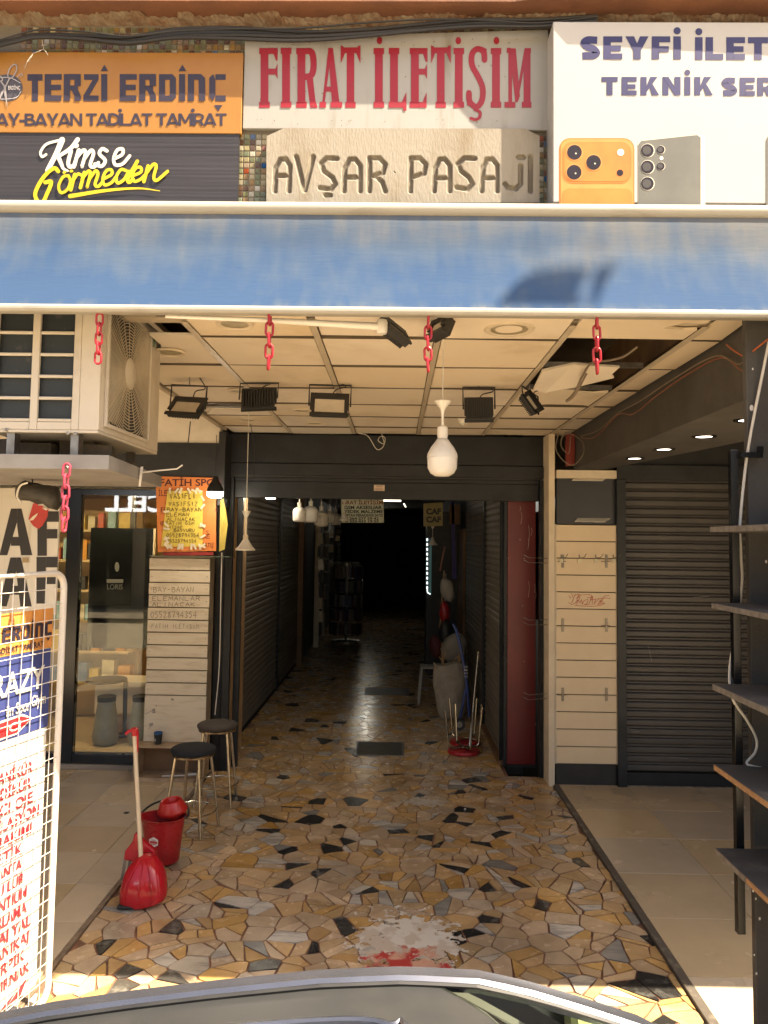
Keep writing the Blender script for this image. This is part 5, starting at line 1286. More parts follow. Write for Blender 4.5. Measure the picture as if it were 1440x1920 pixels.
MB().tube(smooth_path([W(416, 1036, 7.15), W(414, 1120, 7.15), W(411, 1250, 7.16), W(403, 1340, 7.17)], 4), .005, 6).build('hanging_cable', m_cord_w); tag(bpy.data.objects['hanging_cable'], 'straight white cord running down beside the white slatted cabinet', 'cord')

# ================================================================== WIRE RACK AND ITS SIGNS
rk = thing('wire_rack', 'white wire grid rack carrying service signs at the left edge', 'rack', (-1.7, 3.2, 0))
e0 = W(103, 1470, 3.70); RO = Vector((e0.x + .005, 3.70, 0)); RD = Vector((-.234, -.972, 0)).normalized(); RN = Vector((.972, -.234, 0)).normalized(); LN = .62
def rp(s, z, l=0): return RO + RD * s + RN * l + Vector((0, 0, z))
zT, zB = ZS(100, 1075, 3.66), .05
rad = .07; P = [rp(LN, zT), rp(rad, zT), rp(rad * .3, zT - rad * .3), rp(0, zT - rad), rp(0, zB + rad), rp(rad * .3, zB + rad * .3), rp(rad, zB), rp(LN, zB)]
P = [rp(LN - .05, zT), rp(LN, zT - .05), rp(LN, zB + .05), rp(LN - .05, zB)][::-1] + P[::-1]
m_rack = mat('white rack enamel', (.66, .62, .56), .35, col2=(.62, .54, .44), scale=10, lo=.6, hi=.8)
fr = [rp(.0 + rad * (1 - math.sin(a)), zT - rad * (1 - math.cos(a))) for a in [R(90 * k / 6) for k in range(7)]]      # top corner
fb = [rp(rad * (1 - math.cos(a)), zB + rad * (1 - math.sin(a))) for a in [R(90 * k / 6) for k in range(7)]]           # bottom corner
loop = [rp(LN, zT)] + fr + fb + [rp(LN, zB)]
MB().tube(loop, .0155, 12, closed=True).build('frame', m_rack, rk, smooth=True)
n = 0
for k in range(1, 9):
    if k * .0705 < LN - .02: MB().tube([rp(k * .0705 - .012, zB), rp(k * .0705 - .012, zT)], .0019, 6).build('upright_wire', m_rack, rk)
z = zT - .072
while z > zB + .03: MB().tube([rp(0, z, .0055), rp(LN, z, .0055)], .0019, 6).build('cross_wire', m_rack, rk); z -= .0715
for s in (.06, LN - .06): MB().tube([rp(s, .022, -.16), rp(s, .022, .16)], .012, 8).build('foot', m_rack, rk)
# hanging signs on the rack's far face, right edges close to the frame
def rackfn(z0): return lambda x, y, l: rp(x, y, -.014 + l)
m_sgw = mat('white service sheet', (.60, .575, .53), .45)
def rsign(name, s0, z0, z1, m_, label):
    t = thing(name, label, 'sign', rp(s0, z0))
    return t, MB().prism([rp(s0, z0, -.016), rp(LN - .02, z0, -.016), rp(LN - .02, z1, -.016), rp(s0, z1, -.016)], RN * .002).build('sheet', m_, t)
def zr_(v): return ZS(88, v, 3.64)
def rtext(pr, body, s1, z, h, w=None, **k):
    """right aligned line ending at distance s1 from the frame"""
    vs, fs, wid = glyphs(body, k.get('bold', 0), k.get('shear', 0), 1.0); kk = h / .685; kx = w / wid if w else kk; l = pr._lift()
    pr.mb.add([pr.fn(s1 + (wid - p[0]) * kx, z + p[1] * kk, l) for p in vs], fs)
zo1, zo0, zb0_, zw0 = zr_(1140), zr_(1214), zr_(1362), zr_(1846)
t, s_ = rsign('tailor_rack_sign', .05, zo0, zo1, mat('orange rack sheet', (.62, .27, .07), .45), 'small orange tailor sign hung on the white wire rack')
pr = Print(rackfn(0), lift=.0042); hz = zo1 - zo0
def fb_(x, y): return (.062 + (1270 - x) / 1116 * .60, zo0 + hz * (.80 - (y - 365) / 263 * .62))
letters_block(pr, fb_); rtext(pr, 'BAY-BAYAN TADİLAT TAMİRAT', .115, zo0 + .012, .026, w=.52, bold=.015); pr.build('lettering', m_ink, s_)
t, s_ = rsign('sportswear_rack_sign', .058, zb0_, zo0 - .003, mat('blue rack sheet', (.045, .06, .20), .45), 'blue sportswear sign in the middle of the white wire rack')
pr = Print(rackfn(0), lift=.0042); hb = zo0 - zb0_
rtext(pr, 'CRAZY', .10, zb0_ + hb * .52, hb * .27, w=.42, bold=.02); rtext(pr, 'Giyim', .085, zb0_ + hb * .31, .048, w=.095, bold=.02); rtext(pr, 'ün Spor', .19, zb0_ + hb * .28, .048, w=.15, bold=.02)
pr.build('lettering', m_sgw, s_)
pr = Print(rackfn(0), lift=.0042); A0 = lambda s, f: (s, zb0_ + hb * f)
pr.poly([A0(.165, .17), A0(.24, .26), A0(.50, .24), A0(.50, .02), A0(.27, .03)]); pr.build('lozenge_edge', m_sgw, s_)
pr = Print(rackfn(0), lift=.0062); pr.poly([A0(.18, .17), A0(.245, .235), A0(.50, .215), A0(.50, .045), A0(.27, .055)]); pr.build('lozenge', mat('sign red', (.50, .025, .03), .4), s_)
pr = Print(rackfn(0), lift=.0082); rtext(pr, 'ICI', .25, zb0_ + hb * .09, .034, w=.09, bold=.02); pr.build('lozenge_lettering', m_sgw, s_)
t, s_ = rsign('service_list_sign', .066, zw0, zb0_ - .003, m_sgw, 'tall white service list with red lettering on the white wire rack')
pr = Print(rackfn(0), lift=.0042)
rows_ = [('MANİKÜR', .155), ('PEDİKÜR', .16), ('KALICI OJE', .145), ('EPİLASYON', .10), ('CİLT BAKIMI', .145), ('ESTETİK', .20), ('KANTA', .20), ('DOLGU LÜR', .18), ('MANTIUM', .16), ('SARLAMA', .155), ('MASAJ YAL', .125), ('MANIKAJ', .135), ('KİRPİK', .155), ('TAKMA TIRNAK', .12)]
for k, (txt, s1) in enumerate(rows_): rtext(pr, txt, s1, zr_(1436) + (zr_(1808) - zr_(1436)) * k / 13, .047, w=.036 * len(txt), bold=.012)
pr.poly([(.17, zw0 + .01), (.25, zw0 + .01), (.13, zw0 + .07)]); pr.poly([(.25, zw0 + .01), (.31, zw0 + .01), (.20, zw0 + .045)])
pr.build('lettering', mat('service red', (.50, .025, .04), .45), s_)

# ================================================================== FLOODLIGHTS AND PENDANT LAMPS UNDER THE CEILING
m_flglass = mat('frosted lamp glass', (.62, .56, .46), .2)
def floodlight(u, v, d, w, h, pitch, yaw, roll, label, back=False, bracket=True, cord=None):
    c = W(u, v, d); M = Matrix.Rotation(yaw, 3, 'Z') @ Matrix.Rotation(pitch, 3, 'X') @ Matrix.Rotation(roll, 3, 'Y')
    t = thing('floodlight', label, 'floodlight', c, 'black floodlights under the tiled ceiling')
    def ob(mb, x, y, z, hx, hy, hz): mb.obox(c + M @ Vector((x, y, z)), hx, hy, hz, M); return mb
    mb = MB(); ob(mb, 0, .012, 0, w * .46, .014, h * .46); mb.build('housing', m_black, t, bevel=.004)
    mb = MB(); bw = .022
    for x, z, hx, hz in ((0, h / 2 - bw, w / 2, bw), (0, -h / 2 + bw * .6, w / 2, bw * .6), (-w / 2 + bw * .7, 0, bw * .7, h / 2 - bw * 2.01), (w / 2 - bw * .7, 0, bw * .7, h / 2 - bw * 2.01)): ob(mb, x, -.008, z, hx, .006, hz)
    mb.build('bezel', m_black, t, bevel=.003)
    mb = MB(); ob(mb, 0, -.0045, -.004, w / 2 - .031, .0015, h / 2 - .037); mb.build('glass', m_flglass, t)
    mb = MB()
    for k in range(11): ob(mb, -w * .38 + k * w * .076, .036, 0, .004, .010, h * .36)
    mb.build('cooling_fin', m_black, t)
    if bracket:
        P = [c + M @ Vector((-w / 2 - .008, .012, 0)), c + M @ Vector((-w / 2 - .010, .012, 0)) + Vector((0, .03, h * .5 + .05)), c + M @ Vector((w / 2 + .010, .012, 0)) + Vector((0, .03, h * .5 + .05)), c + M @ Vector((w / 2 + .008, .012, 0))]
        for i in (1, 2): P[i].z = min(P[i].z + .02, CZ - .008)
        MB().tube(P, .006, 6).build('bracket', m_black, t)
        a = (P[1] + P[2]) / 2; MB().tube([a, (a.x, a.y, CZ + .01)], .005, 6).build('bolt', m_steel, t)
        MB().tube(smooth_path([c + M @ Vector((0, .04, h * .3)), c + Vector((.03, .08, h * .5 + .03)), c + Vector((.10, .06, h * .5 + .05)), (c.x + .06, c.y + .05, CZ + .01)], 5), .004, 6).build('cord', m_cord_b, t)
    return t
floodlight(350, 763, 4.85, .245, .165, R(-38), R(-14), R(7), 'tilted black floodlight facing the street beside the air conditioner')
floodlight(485, 749, 4.98, .235, .155, R(8), R(176), R(2), 'black floodlight showing its ribbed back, left of the front facing one')
floodlight(618, 760, 5.0, .255, .17, R(-18), R(3), R(1), 'black floodlight facing straight out near the middle of the ceiling')
floodlight(898, 768, 5.05, .19, .17, R(5), R(178), R(1), 'black floodlight showing its flat back beside the white pendant bulb')
floodlight(997, 755, 4.95, .16, .105, R(-22), R(30), R(62), 'small floodlight twisted askew near the broken ceiling panel')
floodlight(742, 619, 3.46, .17, .10, R(-35), R(62), R(20), 'black floodlight half hidden under the middle of the awning', bracket=False)
floodlight(822, 612, 3.5, .13, .12, R(-28), R(-58), R(-8), 'dark floodlight edge peeking out under the awning behind a red chain', bracket=False)
p = W(357, 790, 4.85); MB().tube(smooth_path([p, W(354, 820, 4.85), W(352, 838, 4.85), W(358, 846, 4.85)], 4), .004, 6).build('loose_cord', m_cord_b); tag(bpy.data.objects['loose_cord'], 'loose cord dangling below the tilted floodlight', 'cord')

def recessed(u, v, r, label):
    p = FL(u, v, CZ - .003); t = thing('recessed_light', label, 'ceiling light', p, 'unlit recessed ceiling lights')
    MB().lathe([(r * .78, -.004), (r * .95, -.010), (r * 1.05, -.006), (r * 1.06, .0)], p, 32, capb=False, capt=False).build('rim', m_cream, t, smooth=True)
    MB().lathe([(r * .78, -.002), (r * .5, .0), (.001, .001)], p, 32, capb=False).build('diffuser', mat('dusty diffuser', (.42, .37, .25), .5, col2=(.3, .25, .15), scale=12), t, smooth=True)
recessed(955, 617, .115, 'large round recessed light with dusty diffuser near the awning')
for u, v, r, lab in ((440, 607, .085, 'closed round cover in the ceiling above the first chain'), (590, 793, .075, 'round recessed light below the front facing floodlight'), (567, 769, .075, 'pale round ceiling cover left of the front facing floodlight'), (465, 787, .075, 'round ceiling cover behind the thin pendant lamp'), (318, 660, .085, 'pale round ceiling cover next to the air conditioner'), (450, 733, .08, 'faint round ceiling cover above the ribbed floodlight')):
    recessed(u, v, r, lab)
p = FL(868, 790, CZ - .02); tag(MB().lathe([(.001, -.04), (.035, -.02), (.04, .02)], p, 18, capb=False).build('white_sensor', m_white, smooth=True), 'small white round sensor on the ceiling by the flat backed floodlight', 'sensor')

def cord_pts(p, top_z, sway=.0): return smooth_path([p, p + Vector((sway, 0, (top_z - p.z) * .33)), p + Vector((-sway, 0, (top_z - p.z) * .66)), (p.x + sway, p.y, top_z)], 5)
BULB = [(.004, .0), (.045, .004), (.064, .022), (.074, .05), (.078, .085)]
def pendant(u, vtop, vbot, d, label, style, topz=CZ, lit=0.0, sc=1.0):
    pb_ = W(u, vbot, d); pt_ = W(u, vtop, d)
    t = thing('pendant_lamp', label, 'lamp', pb_, 'pendant lamps hanging at the entrance')
    H = pt_.z - pb_.z
    if style == 'big':
        k = H / .362; z = lambda q: pb_.z + q * k
        MB().lathe([(a * k, b * k) for a, b in ((.002, .0), (.035, .003), (.056, .016), (.069, .04), (.0715, .0895))], pb_, 32, capb=False, capt=False).build('diffuser', m_white_bulb, t, smooth=True, angle=60)
        MB().lathe([(a * k, b * k) for a, b in ((.0725, .09), (.0725, .096), (.070, .11), (.055, .14), (.036, .165), (.024, .182))], pb_, 32).build('body', mat('white bulb body', (.78, .75, .70), .35), t, smooth=True, angle=60)
        MB().lathe([(a * k, b * k) for a, b in ((.023, .1825), (.026, .20), (.025, .235), (.015, .243))], pb_, 24).build('socket', m_white, t, smooth=True)
        MB().lathe([(a * k, b * k) for a, b in ((.006, .244), (.006, .30), (.012, .325), (.040, .358), (.038, .362), (.006, .35))], pb_, 24).build('rose_cone', m_white, t, smooth=True)
        top = H
    elif style == 'shade':
        k = H / .34
        MB().lathe([(a * k, b * k) for a, b in ((.082, .0), (.085, .010), (.060, .035), (.034, .075), (.024, .092))], pb_, 28, capb=False).build('shade', m_white, t, smooth=True)
        MB().lathe([(.004, -.006), (.03 * k, .002), (.03 * k, .02)], pb_, 16).build('bulb', m_white_bulb, t, smooth=True)
        MB().lathe([(a * k, b * k) for a, b in ((.022, .0925), (.023, .13), (.008, .136))], pb_, 20).build('socket', m_cream, t, smooth=True)
        MB().lathe([(a * k, b * k) for a, b in ((.005, .1365), (.005, .27), (.036, .332), (.036, .34), (.004, .325))], pb_, 20).build('rose_cone', m_white, t, smooth=True)
    elif style == 'T':
        k = H / .25
        MB().lathe([(a * k, b * k) for a, b in ((.002, .0), (.055, .004), (.068, .02), (.07, .095))], pb_, 28, capb=False, capt=False).build('diffuser', m_white_bulb if not lit else mat('lit bulb', (1, .9, .72), .4, emit=lit), t, smooth=True, angle=60)
        MB().lathe([(a * k, b * k) for a, b in ((.0705, .0955), (.07, .12), (.05, .145), (.02, .158))], pb_, 28).build('body', m_white, t, smooth=True, angle=60)
        MB().lathe([(a * k, b * k) for a, b in ((.021, .1585), (.021, .2), (.008, .207), (.006, .25))], pb_, 20).build('socket', m_white, t, smooth=True)
    elif style == 'lit':
        k = H / .19
        MB().lathe([(a * k, b * k) for a, b in ((.002, -.0), (.05, .006), (.066, .024), (.07, .052))], pb_, 28, capb=False, capt=False).build('diffuser', mat('lit bulb', (1, .9, .72), .4, emit=lit), t, smooth=True, angle=60)
        MB().lathe([(a * k, b * k) for a, b in ((.0705, .0525), (.072, .075), (.052, .12), (.03, .15), (.02, .19))], pb_, 28).build('body', m_dark2 if u < 450 else m_white, t, smooth=True, angle=60)
    MB().tube(cord_pts(Vector((pb_.x, pb_.y, pb_.z + H - .005)), topz + .01, random.uniform(-.008, .008)), .0028 if style != 'shade' else .0035, 6).build('cord', m_cord_w if style != 'lit' else m_cord_b, t)
    return t
pendant(829, 752, 894, 3.80, 'large white pendant bulb hanging alone in front of the shutter box', 'big')
pendant(460, 958, 1032, 6.15, 'thin white pendant lamp with bell shade on the left', 'shade')
pendant(403, 893, 934, 6.80, 'lit bulb with dark cap hanging by the orange poster', 'lit', topz=3.1, lit=30)
pendant(507, 905, 936, 8.3, 'lit bulb just under the shutter bar inside the passage', 'lit', topz=3.11, lit=9)
for u, vt, vb, d, st, lab in ((561, 934, 979, 8.5, 'T', 'first and brightest of the unlit bulbs inside the passage'), (582, 930, 980, 9.6, 'T', 'pear shaped unlit bulb next to the first one inside the passage'), (602, 940, 988, 10.4, 'T', 'dusky wide unlit bulb in the middle of the passage bulbs'), (618, 945, 981, 12.0, 'T', 'small dim bulb behind the wide one inside the passage'), (629, 948, 985, 13.0, 'T', 'farthest dim bulb of the left row inside the passage'), (645, 938, 976, 10.0, 'shade', 'small dark lamp overlapping the passage sign')):
    pendant(u, vt, vb, d, lab, st, topz=3.11)
pendant(811, 985, 1022, 11.5, 'white bell lamp hanging under the yellow sign in the passage', 'shade', topz=3.11)
# fallen lamp cord by the thin pendant
def cable(name, pts, r, m_, label, cat='cable', sub=6):
    o = MB().tube(smooth_path(pts, sub), r, 6).build(name, m_, smooth=True); return tag(o, label, cat)
cable('dangling_cord', [W(672, 812, 7.17), W(690, 818, 7.12), W(706, 842, 7.07), W(718, 838, 7.07), W(722, 822, 7.12), W(714, 818, 7.12), W(709, 826, 7.07), W(720, 832, 7.07), W(716, 815, 7.17), W(715, 806, 7.22)], .004, m_cord_w, 'thin white cord looped in front of the shutter box', 'cord')
cable('thin_wire', [W(470, 795, 6.1), W(478, 850, 6.3), W(474, 900, 6.5)], .003, m_cord_b, 'thin dark wire beside the thin pendant lamp', 'wire')
# cables above the signs
m_cab = mat('black cable', (.018, .017, .016), .5)
yb = YW - .06
for k, (off, sag, lab) in enumerate(((0, 0, 'thickest black cable sagging along the wall above the signs'), (-7, 3, 'upper black cable strung above the white serif sign'), (5, -2, 'lower black cable lying on top of the white serif sign'), (9, 2, 'greyish cable following the bundle above the signs'), (-12, 5, 'loose thin cable arching over the tailor sign'))):
    pts = [W(u, v + off * f_ + sag * math.sin(u * .01 + k), yb - .012 * k) for u, v, f_ in ((-60, 98, .3), (30, 75, .4), (75, 67, .5), (160, 70, .6), (240, 76, .7), (330, 64, .8), (440, 62, 1), (560, 66, 1), (680, 60, 1), (800, 50, .9), (900, 44, .7), (1010, 44, .5), (1120, 34, .4))]
    cable('wall_cable', pts, (.013, .009, .010, .008, .004)[k], m_cab, lab)
# tie with frayed ends on the cables
ft = thing('frayed_tie', 'frayed plastic tie dangling from the cables over the tailor sign', 'tie', W(78, 75, 3.36))
for a, b in (((76, 68), (82, 92)), ((82, 92), (62, 100)), ((62, 100), (55, 116)), ((82, 92), (90, 104)), ((76, 66), (80, 84)), ((58, 105), (46, 128)), ((78, 85), (88, 84))):
    MB().tube([W(a[0], a[1], 3.36), W((a[0] + b[0]) / 2 + random.uniform(-2, 2), (a[1] + b[1]) / 2, 3.35), W(b[0], b[1], 3.36)], .0018, 5).build('strand', mat('grey tie', (.34, .30, .25), .6), ft)
# brown wires along the beam
m_rw = mat('red brown wire', (.25, .09, .05), .5); m_bw = mat('dirty wire', (.22, .17, .12), .6)
xb = 1.622
def bw(pts): return [Vector((xb - o, y, z)) for y, z, o in pts]
cable('beam_wire', bw([(3.4, 3.05, .02), (3.55, 3.0, .03), (3.8, 3.12, .02), (4.2, 3.13, .03), (4.7, 3.10, .04), (5.2, 3.07, .03), (5.6, 3.13, .02), (6.2, 3.05, .03), (6.7, 3.11, .02)]), .0045, m_rw, 'red brown wire sagging along the dark beam', 'wire')
cable('beam_wire', bw([(3.4, 3.10, .03), (3.6, 3.04, .02), (3.85, 3.14, .03), (4.4, 3.15, .03), (5.0, 3.12, .05), (5.6, 3.14, .02), (6.1, 3.09, .03), (6.75, 3.13, .02)]), .004, m_bw, 'dirty beige wire beside the red brown one along the beam', 'wire')
cable('beam_wire', [W(1440, 636, 3.2), W(1412, 658, 3.3), W(1398, 668, 3.4), W(1380, 660, 3.5), W(1362, 646, 3.62)], .004, mat('orange wire', (.45, .12, .04), .5), 'orange wire hanging in a loop by the grey pillar top', 'wire')
cable('tangled_wires', [W(1048, 810, 6.7), W(1042, 840, 6.7), W(1055, 862, 6.68), W(1075, 872, 6.66), (1.57, 6.5, 2.95), W(1090, 826, 6.6), W(1060, 812, 6.7), W(1052, 835, 6.72), W(1066, 850, 6.7), W(1070, 818, 6.66)], .004, m_bw, 'tangled wires bunched at the inner end of the dark beam', 'wire')
cable('ceiling_wire', [W(1195, 650, 4.1), W(1170, 668, 4.15), W(1140, 676, 4.2), W(1110, 680, 4.3), W(1092, 705, 4.55), W(1078, 735, 4.6), W(1062, 752, 4.6), W(1078, 740, 4.55), W(1100, 700, 4.5)], .007, m_bw, 'grey conduit hanging from the ceiling hole', 'cable')
MB().prism([W(1062, 815, 7.07), W(1078, 812, 7.07), W(1078, 872, 7.07), W(1062, 874, 7.07)], (0, .05, 0)).build('red_block', mat('dull red', (.22, .03, .02), .6)); tag(bpy.data.objects['red_block'], 'dull red vertical block between the beam end and the cream panel', 'block')
# ================================================================== RIGHT: grey pillar, shelves, pole
D = 3.30
xp = XS(1409, 1300, D)
gp = struct(MB().box(xp, 2.0, D, 3.335, -.01, 3.215).build('grey_pillar', m_grey_plaster, bevel=.004))
sd = MB().box(1.72, 2.0, 2.6, D - .002, -.014, 3.04).build('side_occluder', m_dark, bevel=.004); tag(sd, 'unseen dark block added beside the grey pillar to shade the shelves', 'cabinet')  # out-of-view block added to keep the sun off shelves and pillar
mb = Print(lambda x, y, l: W(x, y, D) - Vector((0, l, 0)), lift=.001)
for u, v, r in ((1412, 1600 + 70, 2), (1417, 1685, 1.6), (1414, 1790, 1.5), (1418, 1825, 2), (1407 + 4, 692, 1.6), (1436, 1053, 2.2), (1409, 765, 4), (1424, 1722, 2.2)): mb.disc(u, v, r, r * 1.5, n=8)
mb.build('chip', m_white, gp)
su = thing('shelf_unit', 'black pole shelf unit with five chipped grey shelves on the pillar', 'shelf', (1.45, 3.3, .6))
xpole = XS(1381, 1300, 3.305)
MB().box(xpole - .016, xpole + .016, 3.288, 3.32, ZS(1385, 1750, 3.3), ZS(1385, 844, 3.3)).build('pole', m_blackgloss, su, bevel=.002)
z_ = ZS(1385, 850, 3.27)
MB().box(xpole + .0165, XS(1433, 855, 3.25), 3.26, 3.282, z_ - .018, z_ + .004).build('arm', m_blackgloss, su); MB().box(XS(1426, 850, 3.25), XS(1434, 850, 3.25), 3.26, 3.282, z_ + .0045, z_ + .03).build('arm_tip', m_blackgloss, su)
m_shelf = mat('dusty dark shelf', (.085, .078, .07), .7, col2=(.17, .155, .135), scale=6, lo=.5, hi=.75, bump=.1)
m_edge = mat('grey chipped edge', (.20, .18, .155), .8, col2=(.12, .1, .08), scale=30)
for u, v, em in ((1331, 988, m_edge), (1334, 1130, m_edge), (1336, 1283, m_edge), (1338, 1433, m_rawchip), (1341, 1589, m_rawchip)):
    p = W(u, v, 3.28); j = random.uniform(-.004, .004)
    MB().box(p.x + .0035, 1.70, 2.75, 3.28, p.z - .022, p.z + j).build('shelf', m_shelf, su, bevel=.001)
    MB().box(p.x, p.x + .003, 2.75, 3.28, p.z - .022, p.z - .001 + j).build('shelf_edge', em, su)
    if v == 1589: MB().box(p.x - .002, p.x - .0002, 3.0, 3.28, p.z - .0225, p.z - .001).build('edge_band', m_edge, su)
cable('pillar_cord', [W(1442, 640, 3.235), W(1430, 700, 3.265), W(1412, 790, 3.280), W(1400, 860, 3.285), W(1392, 930, 3.285), W(1387, 990, 3.285)], .006, m_cord_w, 'white cord running down from the pillar top to the highest shelf', 'cord')
cable('pillar_cord', [W(1387, 1000, 3.335), W(1390, 1050, 3.335), W(1391, 1100, 3.345), W(1377, 1195, 3.355), W(1368, 1260, 3.335), W(1374, 1310, 3.295), W(1400, 1350, 3.285), W(1418, 1385, 3.285), W(1416, 1410, 3.285), W(1400, 1430, 3.275), W(1412, 1437, 3.265), W(1428, 1440, 3.255)], .0055, m_cord_w, 'white cord snaking behind the black pole between the shelves', 'cord')

# ================================================================== LOOSE THINGS ON THE FLOOR
m_seat_n = mat('navy black seat fabric', (.012, .013, .02), .85, bump=.3, bscale=200); m_seat_b = mat('brown grey seat', (.075, .058, .045), .7, col2=(.06, .046, .036), scale=9, bump=.1)
def bar_stool(px, py, sz, seatm, label, ry):
    t = thing('bar_stool', label, 'stool', (px, py, 0), 'round bar stools by the white slatted cabinet')
    c = Vector((px, py, 0))
    MB().lathe([(.13, sz - .045), (.160, sz - .040), (.168, sz - .025), (.168, sz - .012), (.150, sz), (.08, sz + .004), (.002, sz + .005)], c, 36, capb=True, capt=False).build('seat', seatm, t, smooth=True, angle=60)
    MB().tube([c + Vector((.150 * math.cos(a), .150 * math.sin(a), sz - .055)) for a in [2 * math.pi * k / 32 for k in range(32)]], .008, 8, closed=True).build('seat_ring', m_chrome, t, smooth=True)
    for k in range(4):
        a = ry + k * math.pi / 2; d = Vector((math.cos(a), math.sin(a), 0))
        MB().tube([c + d * .135 + Vector((0, 0, sz - .05)), c + d * .212 + Vector((0, 0, .004))], .0115, 10).build('leg', m_chrome, t, smooth=True)
        MB().lathe([(.0135, .001), (.0135, .02)], c + d * .2125, 10).build('foot', m_black, t) if False else None
    MB().tube([c + Vector((.183 * math.cos(a), .183 * math.sin(a), .155)) for a in [2 * math.pi * k / 32 for k in range(32)]], .006, 8, closed=True).build('foot_ring', m_chrome, t, smooth=True)
    return t
c = W(363, 1400, 5.94); bar_stool(c.x, 5.94, c.z - .0, m_seat_n, 'bar stool with navy black seat standing nearer the red bucket', R(-58))
c = W(408, 1355, 6.60); bar_stool(c.x, 6.60, c.z, m_seat_b, 'bar stool with grey brown seat closer to the passage', R(-42))

# red mop bucket: oval tub, spout lip, wringer basket, handle
c = FL(304, 1618); c.z = .014
bk = thing('mop_bucket', 'red plastic mop bucket with wringer basket and white sticker', 'bucket', c)
def oval(a, b, z, n=40, dx=0, lip=0.0):
    out = []
    for k in range(n):
        t_ = 2 * math.pi * k / n; zz = z + lip * max(0, math.cos(t_ - R(205))) ** 3
        sp = 1 + (.10 * max(0, math.cos(t_ - R(205))) ** 6 if lip else 0)
        out.append(c + Vector((dx + a * math.cos(t_) * sp, b * math.sin(t_) * sp, zz)))
    return out
H = .285
MB().loft([oval(.105, .088, 0), oval(.112, .095, .01), oval(.128, .11, H * .6), oval(.140, .12, H * .92), oval(.143, .123, H), oval(.156, .134, H + .004, lip=.012), oval(.158, .136, H + .012, lip=.014), oval(.148, .127, H + .012, lip=.012), oval(.136, .117, H * .9), oval(.118, .10, .1), oval(.1, .085, .02)]).build('tub', m_red, bk, smooth=True, angle=60)
MB().loft([oval(.115, .098, .11), oval(.115, .098, .112)]).build('water', mat('dirty water', (.06, .02, .02), .05), bk)
wc = c + Vector((.042, .062, H + .028))
MB().lathe([(.096, -.015), (.104, .0), (.102, .010), (.086, .040), (.073, .070), (.068, .074), (.060, .070), (.052, .03), (.045, -.04), (.02, -.07)], wc, 30, capb=False, sy=.84, rot=Matrix.Rotation(R(-8), 3, 'Y') @ Matrix.Rotation(R(9), 3, 'X')).build('wringer', mat('bright red plastic', (.55, .025, .02), .3), bk, smooth=True, angle=50)
MB().tube([c + Vector((.163 * math.cos(a), .14 * math.sin(a) + .05 * math.sin(a), H + .008 + .05 * abs(math.sin(a)) )) for a in [R(-15 + 210 * k / 20) for k in range(21)]], .007, 8).build('handle', m_black, bk, smooth=True)
pr = Print(lambda x, y, l: c + Vector((-.028 + x, -(.117 + .10 * (y - .15) * .12) * math.sqrt(max(.01, 1 - ((-.028 + x) / .132) ** 2)) - l, y)), lift=.003)
hexp = [(.036 * math.cos(R(60 * k + 30)), .165 + .034 * math.sin(R(60 * k + 30))) for k in range(6)]; pr.poly(hexp); st_ = pr.build('sticker', m_white, bk)
pr = Print(pr.fn, lift=.0048); pr.rect(-.026, .157, .026, .172); pr.rect(-.018, .149, .018, .153); pr.rect(-.014, .178, .014, .182); pr.build('sticker_print', mat('sticker red', (.45, .03, .03), .4), st_)

# dustpan with broom: long white handle, red clip, hooded pan, brush clipped behind
pc = FL(262, 1706); pc.z = .013
dp = thing('lobby_dustpan', 'red hooded dustpan with long white handle standing beside the bucket', 'dustpan', pc)
rings = []
for f_, w, dep, yo in ((0, .132, .085, 0), (.02, .138, .095, 0), (.08, .138, .10, .0), (.16, .122, .092, .004), (.21, .098, .075, .008), (.245, .062, .055, .012), (.27, .03, .03, .014)):
    ring = []
    for k in range(28):
        a = 2 * math.pi * k / 28; sx = math.copysign(abs(math.cos(a)) ** .7, math.cos(a)); sy = math.copysign(abs(math.sin(a)) ** .8, math.sin(a))
        ring.append(pc + Vector((w * sx, .06 + yo + dep * sy + .10 * f_, f_ + .02 * (1 if f_ == 0 else 0) * 0 + .030 * (sx > 0) * sx * (f_ < .03))))
    rings.append(ring)
m_redg = mat('glossy red plastic', (.46, .012, .022), .16, col2=(.40, .012, .02), scale=5)
MB().loft(rings).build('hood', m_redg, dp, smooth=True, angle=60)
for s_ in (-.055, 0, .05): MB().tube(smooth_path([pc + Vector((s_ * 1.6, -.030, .03)), pc + Vector((s_ * 1.5, -.030, .12)), pc + Vector((s_, .0, .19)), pc + Vector((s_ * .4, .04, .25))], 4), [.004] * 13, 6).build('rib', m_redg, dp, smooth=True)
MB().box(pc.x - .128, pc.x - .03, pc.y - .03, pc.y + .06, pc.z - .0, pc.z + .018).build('lip', m_black, dp, bevel=.006)
ht = W(252, 1376, pc.y + .10); hb_ = pc + Vector((-.03, .085, .25))
MB().tube([hb_, ht], .0135, 12).build('handle', mat('white broom handle', (.66, .56, .42), .35), dp, smooth=True)
MB().tube([hb_ + (ht - hb_) * .985, ht + Vector((0, 0, .03))], .017, 12).tube([ht + Vector((0, 0, .02)), ht + Vector((-.03, -.01, .02)), ht + Vector((-.05, -.01, .0))], .010, 8).tube([ht + Vector((.02, .0, .02)), ht + Vector((.022, .0, -.11))], .006, 8).lathe([(.006, 0), (.024, .004), (.022, .022), (.004, .03)], ht + Vector((0, 0, .012)), 14).build('grip_clip', m_redg, dp, smooth=True)
br = thing('broom_head', 'red broom head with grey bristles clipped behind the dustpan', 'broom', pc + Vector((-.07, .17, .2)))
q = pc + Vector((-.075, .17, 0))
